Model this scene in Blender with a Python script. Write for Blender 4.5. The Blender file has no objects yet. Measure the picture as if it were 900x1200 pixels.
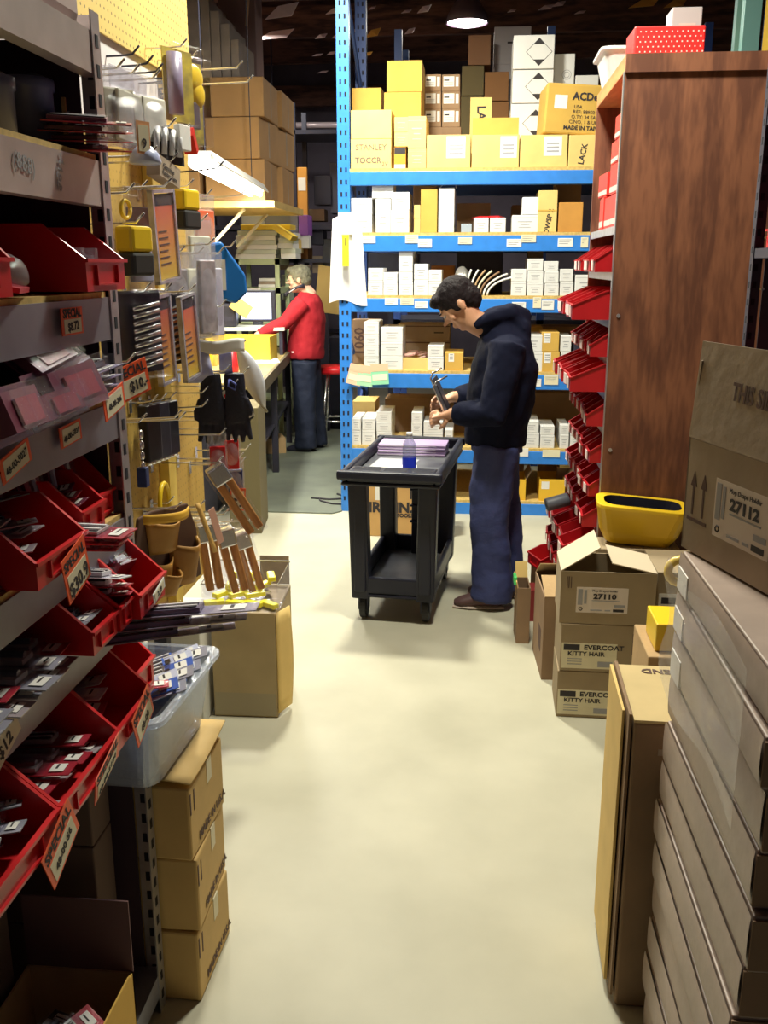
import bpy, bmesh, math, random
from mathutils import Vector, Matrix
random.seed(7)
D = bpy.data
col = bpy.context.scene.collection
scn = bpy.context.scene
R = math.radians

# ------------------------------------------------------------ camera
CAM_H, PITCH, YAW, FPX = 1.70, R(14.6), R(5.45), 1113.0
cd = D.cameras.new('camera'); cd.sensor_fit = 'VERTICAL'; cd.sensor_height = 36.0
cd.lens = FPX / 1200 * 36.0; cd.clip_start = 0.05; cd.clip_end = 100
cam = D.objects.new('camera', cd); col.objects.link(cam)
cam.location = (0, 0, CAM_H); cam.rotation_euler = (math.pi/2 - PITCH, 0, YAW)
scn.camera = cam

# ------------------------------------------------------------ exposure, world, large lights
scn.view_settings.view_transform = 'Standard'; scn.view_settings.look = 'None'
scn.view_settings.gamma = 1.0; scn.view_settings.use_curve_mapping = False
scn.view_settings.exposure = 0.9
W = D.worlds.new('hall_air'); scn.world = W; W.use_nodes = True
W.node_tree.nodes['Background'].inputs[0].default_value = (0.30, 0.22, 0.45, 1)
W.node_tree.nodes['Background'].inputs[1].default_value = 0.075

def area(name, loc, size, power, color, rot=(0, 0, 0), sy=None):
    l = D.lights.new(name, 'AREA'); l.size = size; l.energy = power; l.color = color
    if sy: l.shape = 'RECTANGLE'; l.size_y = sy
    else: l.shape = 'DISK'
    o = D.objects.new(name, l); col.objects.link(o); o.location = loc; o.rotation_euler = rot
    return o
WARM = (1.0, 0.97, 0.80)
HIGHBAYS = [((-0.75, 5.35, 3.75), 88), ((0.05, 3.35, 3.70), 56), ((-2.4, 9.9, 3.9), 32), ((-0.16, 10.3, 4.02), 35)]
for p, e in HIGHBAYS:
    area('high_bay_light', (p[0], p[1], p[2] - 0.03), 0.36, e, WARM)

# ------------------------------------------------------------ pixel -> point (used to lay things out)
def at(px, py, Y=None, X=None, Z=None):
    x = (px - 450) / FPX; y = -(py - 600) / FPX
    v = (x, math.cos(PITCH) + y*math.sin(PITCH), -math.sin(PITCH) + y*math.cos(PITCH))
    c, s = math.cos(YAW), math.sin(YAW)
    r = (c*v[0] - s*v[1], s*v[0] + c*v[1], v[2])
    t = Y/r[1] if Y is not None else X/r[0] if X is not None else (Z - CAM_H)/r[2]
    return Vector((r[0]*t, r[1]*t, CAM_H + r[2]*t))

# ------------------------------------------------------------ materials
MATS = {}
def mat(name, c, rough=0.6, metal=0.0, var=0.0, scale=8.0, bump=0.0, bscale=60.0, emit=0.0, stretch=None, c2=None, spec=0.5):
    if name in MATS: return MATS[name]
    m = D.materials.new(name); m.use_nodes = True; nt = m.node_tree; b = nt.nodes['Principled BSDF']
    b.inputs['Base Color'].default_value = (*c, 1); b.inputs['Roughness'].default_value = rough
    b.inputs['Metallic'].default_value = metal; b.inputs['Specular IOR Level'].default_value = spec
    tc = nt.nodes.new('ShaderNodeTexCoord'); mp = nt.nodes.new('ShaderNodeMapping')
    nt.links.new(tc.outputs['Object'], mp.inputs[0])
    if stretch: mp.inputs['Scale'].default_value = stretch
    if var > 0 or c2:
        n = nt.nodes.new('ShaderNodeTexNoise'); n.inputs['Scale'].default_value = scale; n.inputs['Detail'].default_value = 5
        nt.links.new(mp.outputs[0], n.inputs['Vector'])
        r = nt.nodes.new('ShaderNodeValToRGB'); r.color_ramp.elements[0].position = 0.3; r.color_ramp.elements[1].position = 0.7
        lo = c2 if c2 else tuple(x*(1-var) for x in c); hi = c if c2 else tuple(min(1, x*(1+var)) for x in c)
        r.color_ramp.elements[0].color = (*lo, 1); r.color_ramp.elements[1].color = (*hi, 1)
        nt.links.new(n.outputs['Fac'], r.inputs[0]); nt.links.new(r.outputs[0], b.inputs['Base Color'])
    if bump > 0:
        n2 = nt.nodes.new('ShaderNodeTexNoise'); n2.inputs['Scale'].default_value = bscale; n2.inputs['Detail'].default_value = 3
        nt.links.new(mp.outputs[0], n2.inputs['Vector'])
        bp = nt.nodes.new('ShaderNodeBump'); bp.inputs['Strength'].default_value = bump; bp.inputs['Distance'].default_value = 0.01
        nt.links.new(n2.outputs['Fac'], bp.inputs['Height']); nt.links.new(bp.outputs[0], b.inputs['Normal'])
    if emit > 0:
        b.inputs['Emission Color'].default_value = (*c, 1); b.inputs['Emission Strength'].default_value = emit
    MATS[name] = m; return m

def clear(name, tint=(0.96, 0.96, 1.0), gloss=0.05, haze=0.0, hazec=(0.8, 0.8, 0.85)):
    if name in MATS: return MATS[name]
    m = D.materials.new(name); m.use_nodes = True; nt = m.node_tree; nt.nodes.remove(nt.nodes['Principled BSDF'])
    out = nt.nodes['Material Output']
    t = nt.nodes.new('ShaderNodeBsdfTransparent'); t.inputs[0].default_value = (*tint, 1)
    g = nt.nodes.new('ShaderNodeBsdfGlossy'); g.inputs['Roughness'].default_value = 0.12; g.inputs[0].default_value = (1, 1, 1, 1)
    d = nt.nodes.new('ShaderNodeBsdfDiffuse'); d.inputs[0].default_value = (*hazec, 1)
    fr = nt.nodes.new('ShaderNodeLayerWeight'); fr.inputs[0].default_value = 0.35
    a = nt.nodes.new('ShaderNodeMixShader'); a.inputs[0].default_value = haze
    nt.links.new(t.outputs[0], a.inputs[1]); nt.links.new(d.outputs[0], a.inputs[2])
    ma = nt.nodes.new('ShaderNodeMath'); ma.operation = 'MULTIPLY_ADD'; ma.inputs[1].default_value = 0.12; ma.inputs[2].default_value = gloss
    nt.links.new(fr.outputs['Facing'], ma.inputs[0])
    b = nt.nodes.new('ShaderNodeMixShader'); nt.links.new(ma.outputs[0], b.inputs[0])
    nt.links.new(a.outputs[0], b.inputs[1]); nt.links.new(g.outputs[0], b.inputs[2])
    nz = nt.nodes.new('ShaderNodeTexNoise'); nz.inputs['Scale'].default_value = 35
    bp = nt.nodes.new('ShaderNodeBump'); bp.inputs['Strength'].default_value = 0.35; bp.inputs['Distance'].default_value = 0.01
    nt.links.new(nz.outputs['Fac'], bp.inputs['Height']); nt.links.new(bp.outputs[0], g.inputs['Normal'])
    nt.links.new(b.outputs[0], out.inputs[0]); MATS[name] = m; return m

def wood(name, a, b_, scale=3.0, axis='Z', rough=0.65, knots=False):
    if name in MATS: return MATS[name]
    m = D.materials.new(name); m.use_nodes = True; nt = m.node_tree; b = nt.nodes['Principled BSDF']; b.inputs['Roughness'].default_value = rough
    tc = nt.nodes.new('ShaderNodeTexCoord'); mp = nt.nodes.new('ShaderNodeMapping'); nt.links.new(tc.outputs['Object'], mp.inputs[0])
    mp.inputs['Scale'].default_value = {'Z': (1, 1, 0.18), 'X': (0.18, 1, 1), 'Y': (1, 0.18, 1)}[axis]
    n0 = nt.nodes.new('ShaderNodeTexNoise'); n0.inputs['Scale'].default_value = scale; n0.inputs['Detail'].default_value = 3
    nt.links.new(mp.outputs[0], n0.inputs['Vector'])
    w = nt.nodes.new('ShaderNodeMath'); w.operation = 'MULTIPLY'; w.inputs[1].default_value = 16
    s = nt.nodes.new('ShaderNodeMath'); s.operation = 'SINE'; nt.links.new(n0.outputs['Fac'], w.inputs[0]); 
    w2 = nt.nodes.new('ShaderNodeMath'); w2.operation = 'MULTIPLY'; w2.inputs[1].default_value = 3.4
    nt.links.new(w.outputs[0], w2.inputs[0]); nt.links.new(w2.outputs[0], s.inputs[0])
    n1 = nt.nodes.new('ShaderNodeTexNoise'); n1.inputs['Scale'].default_value = scale*22; n1.inputs['Detail'].default_value = 2
    nt.links.new(mp.outputs[0], n1.inputs['Vector'])
    ad = nt.nodes.new('ShaderNodeMath'); ad.operation = 'MULTIPLY_ADD'; ad.inputs[1].default_value = 0.22; nt.links.new(s.outputs[0], ad.inputs[0]); nt.links.new(n1.outputs['Fac'], ad.inputs[2])
    r = nt.nodes.new('ShaderNodeValToRGB'); r.color_ramp.elements[0].position = 0.25; r.color_ramp.elements[1].position = 0.75
    r.color_ramp.elements[0].color = (*a, 1); r.color_ramp.elements[1].color = (*b_, 1)
    nt.links.new(ad.outputs[0], r.inputs[0]); last = r.outputs[0]
    if knots:
        v = nt.nodes.new('ShaderNodeTexVoronoi'); v.inputs['Scale'].default_value = 2.3; nt.links.new(tc.outputs['Object'], v.inputs['Vector'])
        k = nt.nodes.new('ShaderNodeValToRGB'); k.color_ramp.elements[0].position = 0.02; k.color_ramp.elements[1].position = 0.05
        k.color_ramp.elements[0].color = (0.12, 0.08, 0.08, 1); k.color_ramp.elements[1].color = (1, 1, 1, 1)
        nt.links.new(v.outputs['Distance'], k.inputs[0])
        mx = nt.nodes.new('ShaderNodeMix'); mx.data_type = 'RGBA'; mx.blend_type = 'MULTIPLY'; mx.inputs[0].default_value = 1
        nt.links.new(last, mx.inputs[6]); nt.links.new(k.outputs[0], mx.inputs[7]); last = mx.outputs[2]
    nt.links.new(last, b.inputs['Base Color']); MATS[name] = m; return m

CARD = mat('cardboard', (0.44, 0.29, 0.14), 0.85, var=0.12, scale=6, bump=0.15, bscale=40)
CARDY = mat('yellow_cardboard', (0.62, 0.38, 0.075), 0.8, var=0.08, scale=7)
CARDD = mat('brown_cardboard', (0.30, 0.19, 0.11), 0.85, var=0.15, scale=5)
CARDL = mat('pale_cardboard', (0.76, 0.54, 0.19), 0.8, var=0.06, scale=9)
CARDG = mat('grey_brown_cardboard', (0.35, 0.27, 0.20), 0.85, var=0.12, scale=7, bump=0.15)
CARDLIL = mat('faded_kraft_cardboard', (0.42, 0.32, 0.27), 0.45, var=0.16, scale=5, bump=0.25, bscale=12)
TAPE = mat('packing_tape', (0.62, 0.48, 0.28), 0.3)
WHITE = mat('white_carton_board', (0.74, 0.74, 0.74), 0.6, var=0.04)
PAPER = mat('white_paper', (0.82, 0.81, 0.78), 0.6)
PAPERC = mat('cream_paper', (0.78, 0.72, 0.52), 0.6, var=0.06)
INK = mat('black_print', (0.03, 0.025, 0.03), 0.7)
INKB = mat('brown_print', (0.10, 0.05, 0.04), 0.7)
INKG = mat('grey_print', (0.35, 0.35, 0.38), 0.7)
BLUE = mat('blue_rack_paint', (0.03, 0.22, 0.72), 0.4, var=0.08, scale=14)
BLUED = mat('rear_dark_blue', (0.02, 0.06, 0.25), 0.5)  # darker blue for rear posts, rear beams and braces
STEEL = mat('grey_steel_shelf', (0.30, 0.30, 0.36), 0.38, metal=0.55, var=0.12, scale=9)
STEELP = mat('galvanised_steel', (0.50, 0.49, 0.52), 0.35, metal=0.7, var=0.15, scale=25)
CHROME = mat('chrome_wire', (0.75, 0.74, 0.72), 0.22, metal=0.9)
DARKM = mat('dark_metal', (0.035, 0.035, 0.06), 0.5, metal=0.3)
SLOT = mat('slot_shadow_black', (0.01, 0.01, 0.02), 0.9)
RED = mat('red_bin_plastic', (0.62, 0.015, 0.02), 0.32, var=0.08, scale=8)
YEL = mat('yellow_plastic', (0.85, 0.58, 0.02), 0.35)
BLK = mat('black_plastic', (0.02, 0.02, 0.035), 0.4, var=0.2, scale=20)
CARTBLK = mat('black_moulded_plastic', (0.012, 0.013, 0.026), 0.42, bump=0.1, bscale=150, spec=.35)
OSB = mat('particle_board', (0.62, 0.43, 0.14), 0.8, var=0.18, scale=60)
ORNG = mat('orange_tag_card', (0.95, 0.12, 0.03), 0.5)
BLIS = clear('clear_blister_plastic', gloss=.025)
BAGC = clear('clear_polybag', gloss=0.08, haze=0.15)
MILK = clear('translucent_tote_plastic', tint=(0.8, 0.85, 0.95), gloss=0.12, haze=0.30, hazec=(0.65, 0.72, 0.85))

# ------------------------------------------------------------ mesh builder
class MB:
    def __init__(s): s.v = []; s.f = []; s.m = []; s.mats = []
    def mi(s, m):
        if m not in s.mats: s.mats.append(m)
        return s.mats.index(m)
    def add(s, vs, fs, m):
        o = len(s.v); s.v += [tuple(v) for v in vs]; k = s.mi(m)
        for f in fs: s.f.append(tuple(i+o for i in f)); s.m.append(k)
        return s
    def box(s, x0, x1, y0, y1, z0, z1, m, M=None):
        vs = [Vector((x, y, z)) for z in (z0, z1) for y in (y0, y1) for x in (x0, x1)]
        if M: vs = [M @ v for v in vs]
        return s.add(vs, [(0, 2, 3, 1), (4, 5, 7, 6), (0, 1, 5, 4), (2, 6, 7, 3), (0, 4, 6, 2), (1, 3, 7, 5)], m)
    def poly(s, pts, d, m):   # polygon extruded by vector d
        n = len(pts); p = [Vector(q) for q in pts]; d = Vector(d)
        return s.add(p + [q + d for q in p], [tuple(range(n))[::-1], tuple(range(n, 2*n))] + [(i, (i+1) % n, n+(i+1) % n, n+i) for i in range(n)], m)
    def tube(s, pts, r, m, seg=8, caps=True):
        pts = [Vector(p) for p in pts]; n = len(pts); rs = r if isinstance(r, (list, tuple)) else [r]*n
        vs = []
        up = None
        for i, p in enumerate(pts):
            t = (pts[min(i+1, n-1)] - pts[max(i-1, 0)]).normalized()
            if up is None: up = Vector((0, 0, 1)) if abs(t.z) < 0.9 else Vector((1, 0, 0))
            a = t.cross(up)
            if a.length < 1e-4: a = t.orthogonal()
            a.normalize(); b = a.cross(t).normalized(); up = b
            rr = rs[i]; ra, rb = rr if isinstance(rr, tuple) else (rr, rr)
            for k in range(seg):
                q = 2*math.pi*k/seg; vs.append(p + a*math.cos(q)*ra + b*math.sin(q)*rb)
        fs = [(i*seg+k, i*seg+(k+1) % seg, (i+1)*seg+(k+1) % seg, (i+1)*seg+k) for i in range(n-1) for k in range(seg)]
        if caps: fs += [tuple(range(seg))[::-1], tuple((n-1)*seg+k for k in range(seg))]
        return s.add(vs, fs, m)
    def lathe(s, prof, m, seg=24, c=(0, 0, 0), caps=True):
        vs = []; n = len(prof)
        for r, z in prof:
            for k in range(seg):
                q = 2*math.pi*k/seg; vs.append((c[0]+r*math.cos(q), c[1]+r*math.sin(q), c[2]+z))
        fs = [(i*seg+k, i*seg+(k+1) % seg, (i+1)*seg+(k+1) % seg, (i+1)*seg+k) for i in range(n-1) for k in range(seg)]
        if caps: fs += [tuple(range(seg))[::-1], tuple((n-1)*seg+k for k in range(seg))]
        return s.add(vs, fs, m)
    def ell(s, c, r, m, M=None, nu=16, nv=10):
        vs = []; c = Vector(c)
        for i in range(nv+1):
            a = math.pi*i/nv
            for k in range(nu):
                q = 2*math.pi*k/nu; v = c + Vector((r[0]*math.sin(a)*math.cos(q), r[1]*math.sin(a)*math.sin(q), r[2]*math.cos(a)))
                vs.append(M @ v if M else v)
        fs = [(i*nu+k, (i+1)*nu+k, (i+1)*nu+(k+1) % nu, i*nu+(k+1) % nu) for i in range(nv) for k in range(nu)]
        return s.add(vs, fs, m)
    def grid(s, fn, nu, nv, m, thick=0.0):
        vs = [Vector(fn(i/nu, j/nv)) for j in range(nv+1) for i in range(nu+1)]
        fs = [(j*(nu+1)+i, j*(nu+1)+i+1, (j+1)*(nu+1)+i+1, (j+1)*(nu+1)+i) for j in range(nv) for i in range(nu)]
        return s.add(vs, fs, m)
    def build(s, name, parent=None, smooth=False, bevel=0.0, subsurf=0, solid=0.0, remesh=0.0, smth=0, loc=None, rot=None, disp=0.0, dscale=0.12):
        me = D.meshes.new(name); me.from_pydata(s.v, [], s.f)
        for m in s.mats: me.materials.append(m)
        me.polygons.foreach_set('material_index', s.m)
        bm = bmesh.new(); bm.from_mesh(me); bmesh.ops.recalc_face_normals(bm, faces=bm.faces); bm.to_mesh(me); bm.free()
        if smooth: me.polygons.foreach_set('use_smooth', [True]*len(me.polygons))
        o = D.objects.new(name, me); col.objects.link(o)
        if parent: o.parent = parent
        if loc: o.location = loc
        if rot: o.rotation_euler = rot
        if remesh: 
            md = o.modifiers.new('r', 'REMESH'); md.mode = 'VOXEL'; md.voxel_size = remesh; md.use_smooth_shade = True
        if smth: md = o.modifiers.new('s', 'SMOOTH'); md.iterations = smth; md.factor = 0.6
        if disp:
            tx = D.textures.new(name + '_folds', 'CLOUDS'); tx.noise_scale = dscale; tx.noise_depth = 2
            md = o.modifiers.new('d', 'DISPLACE'); md.texture = tx; md.strength = disp; md.mid_level = 0.5; md.texture_coords = 'LOCAL'
        if solid: md = o.modifiers.new('t', 'SOLIDIFY'); md.thickness = solid; md.offset = 0
        if bevel: md = o.modifiers.new('b', 'BEVEL'); md.width = bevel; md.segments = 2; md.limit_method = 'ANGLE'
        if subsurf: md = o.modifiers.new('u', 'SUBSURF'); md.levels = subsurf; md.render_levels = subsurf
        return o

def tagp(o, label, cat, group=None):
    o['label'] = label; o['category'] = cat
    if group: o['group'] = group
    return o
def thing(name, label, cat, loc=(0, 0, 0), rz=0.0, group=None, rot=None):
    o = D.objects.new(name, None); col.objects.link(o); o.location = loc
    o.rotation_euler = rot if rot else (0, 0, rz); o.empty_display_size = 0.05
    return tagp(o, label, cat, group)
def struct(o): o['kind'] = 'structure'; return o
def dup(root, loc, label=None, rot=None, scale=None):
    r = root.copy(); col.objects.link(r); r.location = loc
    if rot is not None: r.rotation_euler = rot
    if scale: r.scale = scale
    if label: r['label'] = label
    for ch in list(root.children):
        c = ch.copy(); col.objects.link(c); c.parent = r
        for g in list(ch.children):
            d = g.copy(); col.objects.link(d); d.parent = c
    return r

# faces of a box w x d x h standing at a root in its base centre.  F = -Y, B = +Y, R = +X, L = -X, T = top
def face_M(face, w, d, h):
    if face == 'F': return Matrix.Translation((0, -d/2, 0)) @ Matrix.Rotation(R(90), 4, 'X')
    if face == 'R': return Matrix.Translation((w/2, 0, 0)) @ Matrix.Rotation(R(90), 4, 'Z') @ Matrix.Rotation(R(90), 4, 'X')
    if face == 'L': return Matrix.Translation((-w/2, 0, 0)) @ Matrix.Rotation(R(-90), 4, 'Z') @ Matrix.Rotation(R(90), 4, 'X')
    return Matrix.Translation((0, 0, h))
def patch(parent, dims, face, u0, u1, v0, v1, m, name='paper_label', off=0.0008, mb=None):
    M = face_M(face, *dims); b = MB(); b.box(u0, u1, v0, v1, -0.001, off, m, M)
    return b.build(name, parent)
_tc = {}
def text_geo(s, size, bold=0.0, sx=1.0):
    key = (s, round(size, 4), round(bold, 4), round(sx, 3))
    if key in _tc: return _tc[key]
    c = D.curves.new('lettering', 'FONT'); c.body = s; c.size = size; c.align_x = 'CENTER'; c.align_y = 'CENTER'; c.offset = bold; c.resolution_u = 2
    c.extrude = 0.0003
    o = D.objects.new('lettering', c); col.objects.link(o)
    bpy.context.view_layer.update()
    me = D.meshes.new_from_object(o.evaluated_get(bpy.context.evaluated_depsgraph_get()))
    D.objects.remove(o); D.curves.remove(c)
    vs = [Vector((v.co.x*sx, v.co.y, v.co.z)) for v in me.vertices]; fs = [tuple(p.vertices) for p in me.polygons]
    D.meshes.remove(me); _tc[key] = (vs, fs); return _tc[key]
def write(parent, dims, face, lines, m=None, name='printed_text', off=0.0016, M0=None):
    """lines: (string, u, v, size[, bold[, rotation[, sx]]])"""
    M = M0 if M0 else face_M(face, *dims); b = MB()
    for ln in lines:
        s, u, v, size = ln[:4]; bold = ln[4] if len(ln) > 4 else 0; rr = ln[5] if len(ln) > 5 else 0; sx = ln[6] if len(ln) > 6 else 1
        vs, fs = text_geo(s, size, bold, sx)
        T = M @ Matrix.Translation((u, v, off)) @ Matrix.Rotation(R(rr), 4, 'Z')
        b.add([T @ q for q in vs], fs, m or INK)
    me_o = b.build(name, parent); return me_o
def arrows(b, M, u, v, h, m, off=0.001, line=True):
    for k in (-1, 1):
        c = u + k*h*0.22
        b.box(c-h*0.035, c+h*0.035, v, v+h*0.72, 0, off, m, M)
        pts = [M @ Vector(q) for q in ((c-h*0.13, v+h*0.66, 0), (c+h*0.13, v+h*0.66, 0), (c, v+h, 0))]
        b.poly(pts, (M.to_3x3() @ Vector((0, 0, off))), m)
    if line: b.box(u-h*0.42, u+h*0.42, v-h*0.16, v-h*0.08, 0, off, m, M)

def carton(name, label, w, d, h, loc, rz=0.0, m=None, group=None, cat='box', tape=True, bev=0.004, flaps=None, open_top=False, inner=None, rot=None):
    """cardboard box; flaps: list of (side, angle) for an open box"""
    m = m or CARD
    t = thing(name, label, cat, loc, rz, group, rot); b = MB()
    if open_top:
        k = 0.006
        b.box(-w/2, w/2, -d/2, d/2, 0, k, m); b.box(-w/2, w/2, -d/2, -d/2+k, k, h, m); b.box(-w/2, w/2, d/2-k, d/2, k, h, m)
        b.box(-w/2, -w/2+k, -d/2+k, d/2-k, k, h, m); b.box(w/2-k, w/2, -d/2+k, d/2-k, k, h, m)
        b.build('carton_body', t)
        for side, ang in (flaps or []):
            f = MB(); L = (d if side in 'FB' else w)*0.48
            if side in 'FB': f.box(-w/2+.002, w/2-.002, 0, L, -0.002, 0.002, inner or m)
            else: f.box(-d/2+.002, d/2-.002, 0, L, -0.002, 0.002, inner or m)
            zr = {'F': R(180), 'B': 0, 'R': R(-90), 'L': R(90)}[side]
            loc2 = {'F': (0, -d/2, h), 'B': (0, d/2, h), 'R': (w/2, 0, h), 'L': (-w/2, 0, h)}[side]
            f.build('flap', t, loc=loc2, rot=(R(ang), 0, zr))
    else:
        b.box(-w/2, w/2, -d/2, d/2, 0, h, m).build('carton_body', t, bevel=bev)
        if tape:
            q = MB(); tw = min(0.05, w*0.16)/2
            if w >= d:
                q.box(-w/2-.0006, w/2+.0006, -tw, tw, h-.05*min(1, h/.2), h+.0007, TAPE)
            else:
                q.box(-tw, tw, -d/2-.0006, d/2+.0006, h-.05*min(1, h/.2), h+.0007, TAPE)
            q.build('tape', t)
    t['_d'] = 0; del t['_d']
    return t, (w, d, h)
# ============================================================ the hall
FLOORM = mat('concrete_floor', (0.56, 0.535, 0.415), 0.5, c2=(0.46, 0.44, 0.335), scale=2.6, bump=0.05, bscale=9, spec=0.3)
WALLM = mat('dark_block_wall', (0.10, 0.085, 0.12), 0.85, var=0.2, scale=3)
JOIST = wood('dark_timber', (0.05, 0.022, 0.02), (0.16, 0.07, 0.05), 2.0, 'X', 0.8)
X0, X1, Y0, Y1, HT = -3.3, 3.6, -2.0, 13.5, 4.9
struct(MB().box(X0-.1, X1+.1, Y0-.1, Y1+.1, -0.1, 0, FLOORM).build('floor'))
struct(MB().box(X0-.1, X1+.1, Y0-.1, Y1+.1, HT, HT+.1, JOIST).build('ceiling'))
struct(MB().box(X0-.1, X0, Y0-.1, Y1+.1, 0, HT, WALLM).build('wall_left'))
struct(MB().box(X1, X1+.1, Y0-.1, Y1+.1, 0, HT, WALLM).build('wall_right'))
struct(MB().box(X0, X1, Y1, Y1+.1, 0, HT, WALLM).build('wall_back'))
struct(MB().box(X0, X1, Y0-.1, Y0, 0, HT, WALLM).build('wall_front'))
k = 0
for y, z0, z1 in [(8.3, 4.1, 4.4), (9.2, 3.98, 4.25), (10.1, 4.28, 4.55), (11.0, 4.05, 4.35), (11.8, 4.4, 4.65), (12.6, 4.1, 4.4), (13.2, 3.7, 3.95)]:
    k += 1; struct(MB().box(X0, X1, y-.04, y+.04, z0, z1, JOIST).build('trim_%d' % k))
for x in (-2.3, -0.9, 0.5, 1.9):     # slanting truss members between the joists
    k += 1; b = MB()
    for j, y in enumerate((8.3, 10.1, 11.8)):
        b.tube([(x, y, 4.3), (x+.7, y+.0, 4.9)], 0.035, JOIST, 4); b.tube([(x+.7, y, 4.9), (x+1.4, y, 4.3)], 0.035, JOIST, 4)
    struct(b.build('trim_%d' % k))
# torn foil scraps on the underside of the roof
FOIL = mat('pale_insulation_foil', (0.80, 0.62, 0.68), 0.5); FOILO = mat('amber_insulation_foil', (0.75, 0.38, 0.08), 0.5)
for i, (px, py, sx, sz, Y, mm) in enumerate([(330, 12, .30, .14, 9.1, FOIL), (322, 40, .38, .10, 10.0, FOIL), (376, 42, .12, .05, 10.0, FOIL), (398, 40, .16, .07, 10.0, FOIL), (392, 12, .16, .06, 9.1, FOIL),
        (497, 10, .12, .07, 9.1, FOIL), (476, 13, .09, .03, 9.1, FOIL), (436, 9, .06, .03, 9.1, FOIL), (418, 35, .13, .04, 10.0, FOIL), (437, 38, .15, .09, 10.0, FOILO), (430, 63, .12, .05, 10.9, FOILO), (480, 36, .10, .06, 10.0, FOIL),
        (372, 64, .12, .03, 10.9, FOIL), (388, 62, .10, .04, 10.9, FOIL), (378, 84, .13, .03, 11.7, FOIL), (640, 8, .14, .05, 9.1, FOIL), (655, 4, .12, .05, 9.1, FOIL), (755, 3, .26, .08, 9.1, FOILO), (792, 3, .2, .08, 9.1, FOILO), (600, 12, .08, .03, 9.1, FOIL), (680, 14, .1, .03, 9.1, FOIL)]):
    p = at(px, py, Y=Y); b = MB()
    b.poly([(p.x-sx/2, Y, p.z-sz/2), (p.x+sx*.3, Y-.01, p.z-sz*.35), (p.x+sx/2, Y+.02, p.z+sz*.5), (p.x-sx*.1, Y, p.z+sz*.25)], (0, .008, 0), mm)
    k += 1; struct(b.build('trim_%d' % k))
# mat on the floor of the service area
MATM = mat('grey_green_rubber_mat', (0.20, 0.225, 0.165), 0.6, c2=(0.10, 0.11, 0.095), scale=1.8)
b = MB(); b.poly([(-2.45, 6.42, .001), (-0.98, 6.40, .001), (-0.92, 6.47, .001), (-0.92, 10.9, .001), (-2.45, 10.9, .001)], (0, 0, .009), MATM)
tagp(b.build('floor_mat'), 'grey green rubber mat with rounded corner covering the floor beside the workbench', 'mat')
b = MB(); pts = [Vector((-1.02+.12*math.sin(i*.9)-.03*i*(i < 5), 6.9-.03*i+.05*math.cos(i*1.3), .016)) for i in range(9)]
b.tube(pts, .007, INK, 6); tagp(b.build('power_cord', smooth=True), 'thin black cord lying on the grey green floor mat beside the blue post', 'cord')

# lamps of the hall
LAMPB = mat('lamp_housing', (0.18, 0.13, 0.16), 0.5); GLOW = mat('lamp_glow', (1.0, 0.88, 0.95), 0.5, emit=14)
for i, (p, e) in enumerate(HIGHBAYS):
    lb = ['white glowing bell lamp hanging under the dark ceiling above the blue rack', ][0] if i == 3 else 'ceiling bell lamp out of the frame, lamp %s' % ('above the cart', 'above the near aisle', 'above the workbench')[min(i, 2)]
    t = thing('high_bay_lamp', lb, 'lamp', p)
    b = MB(); b.lathe([(.20, -.02), (.215, -.02), (.19, .06), (.13, .16), (.06, .22), (.05, .34), (.0, .34)], LAMPB, 28, caps=False); b.build('lamp_shade', t, smooth=True)
    MB().tube([(0, 0, .33), (0, 0, HT-p[2])], .012, LAMPB).build('hanging_rod', t)
    if i == 3:
        MB().lathe([(0, -.035), (.12, -.035), (.195, -.005), (.19, .0), (0, .0)], GLOW, 28, caps=False).build('glowing_lens', t, smooth=True)

# ============================================================ blue pallet rack
RY = 6.5; RX0, RX1, RD = -0.885, 2.0, 1.05
rk = thing('pallet_rack', 'bright blue steel pallet rack with slotted posts, loaded with white and yellow cartons', 'rack', (0, 0, 0))
def rack_post(x, y, m, h=4.0, name='post'):
    b = MB(); b.box(x-.04, x+.04, y, y+.07, 0, h, m)
    s = b; z = 0.08
    while z < h-.05:
        for dx in (-.016, .016): s.box(x+dx-.006, x+dx+.006, y-.002, y+.001, z, z+.028, SLOT)
        z += 0.076
    return b.build(name, rk)
rack_post(RX0, RY, BLUE); rack_post(RX0, RY+RD-.07, BLUED); rack_post(RX1, RY, BLUE); rack_post(RX1, RY+RD-.07, BLUED)
for x in (RX0, RX1):
    b = MB(); z = .2
    while z < 3.7:
        b.tube([(x, RY+.07, z), (x, RY+RD-.07, z+.55)], .014, BLUED, 6); b.tube([(x, RY+.07, z+1.1), (x, RY+RD-.07, z+.55)], .014, BLUED, 6); z += 1.1
    b.build('diagonal_brace', rk)
LV = [2.305, 1.905, 1.50, 1.00, 0.475, 0.10]
BH = [.085, .10, .09, .10, .09, .095]
for z, bh in zip(LV, BH):
    MB().box(RX0+.04, RX1-.04, RY+.0, RY+.05, z-.02-bh, z-.02, BLUE).build('beam', rk, bevel=.004)
    MB().box(RX0+.04, RX1-.04, RY+RD-.05, RY+RD, z-.02-bh, z-.02, BLUED).build('beam', rk)
    MB().box(RX0+.04, RX1-.04, RY+.005, RY+RD, z-.02, z, OSB).build('deck_board', rk)
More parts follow.
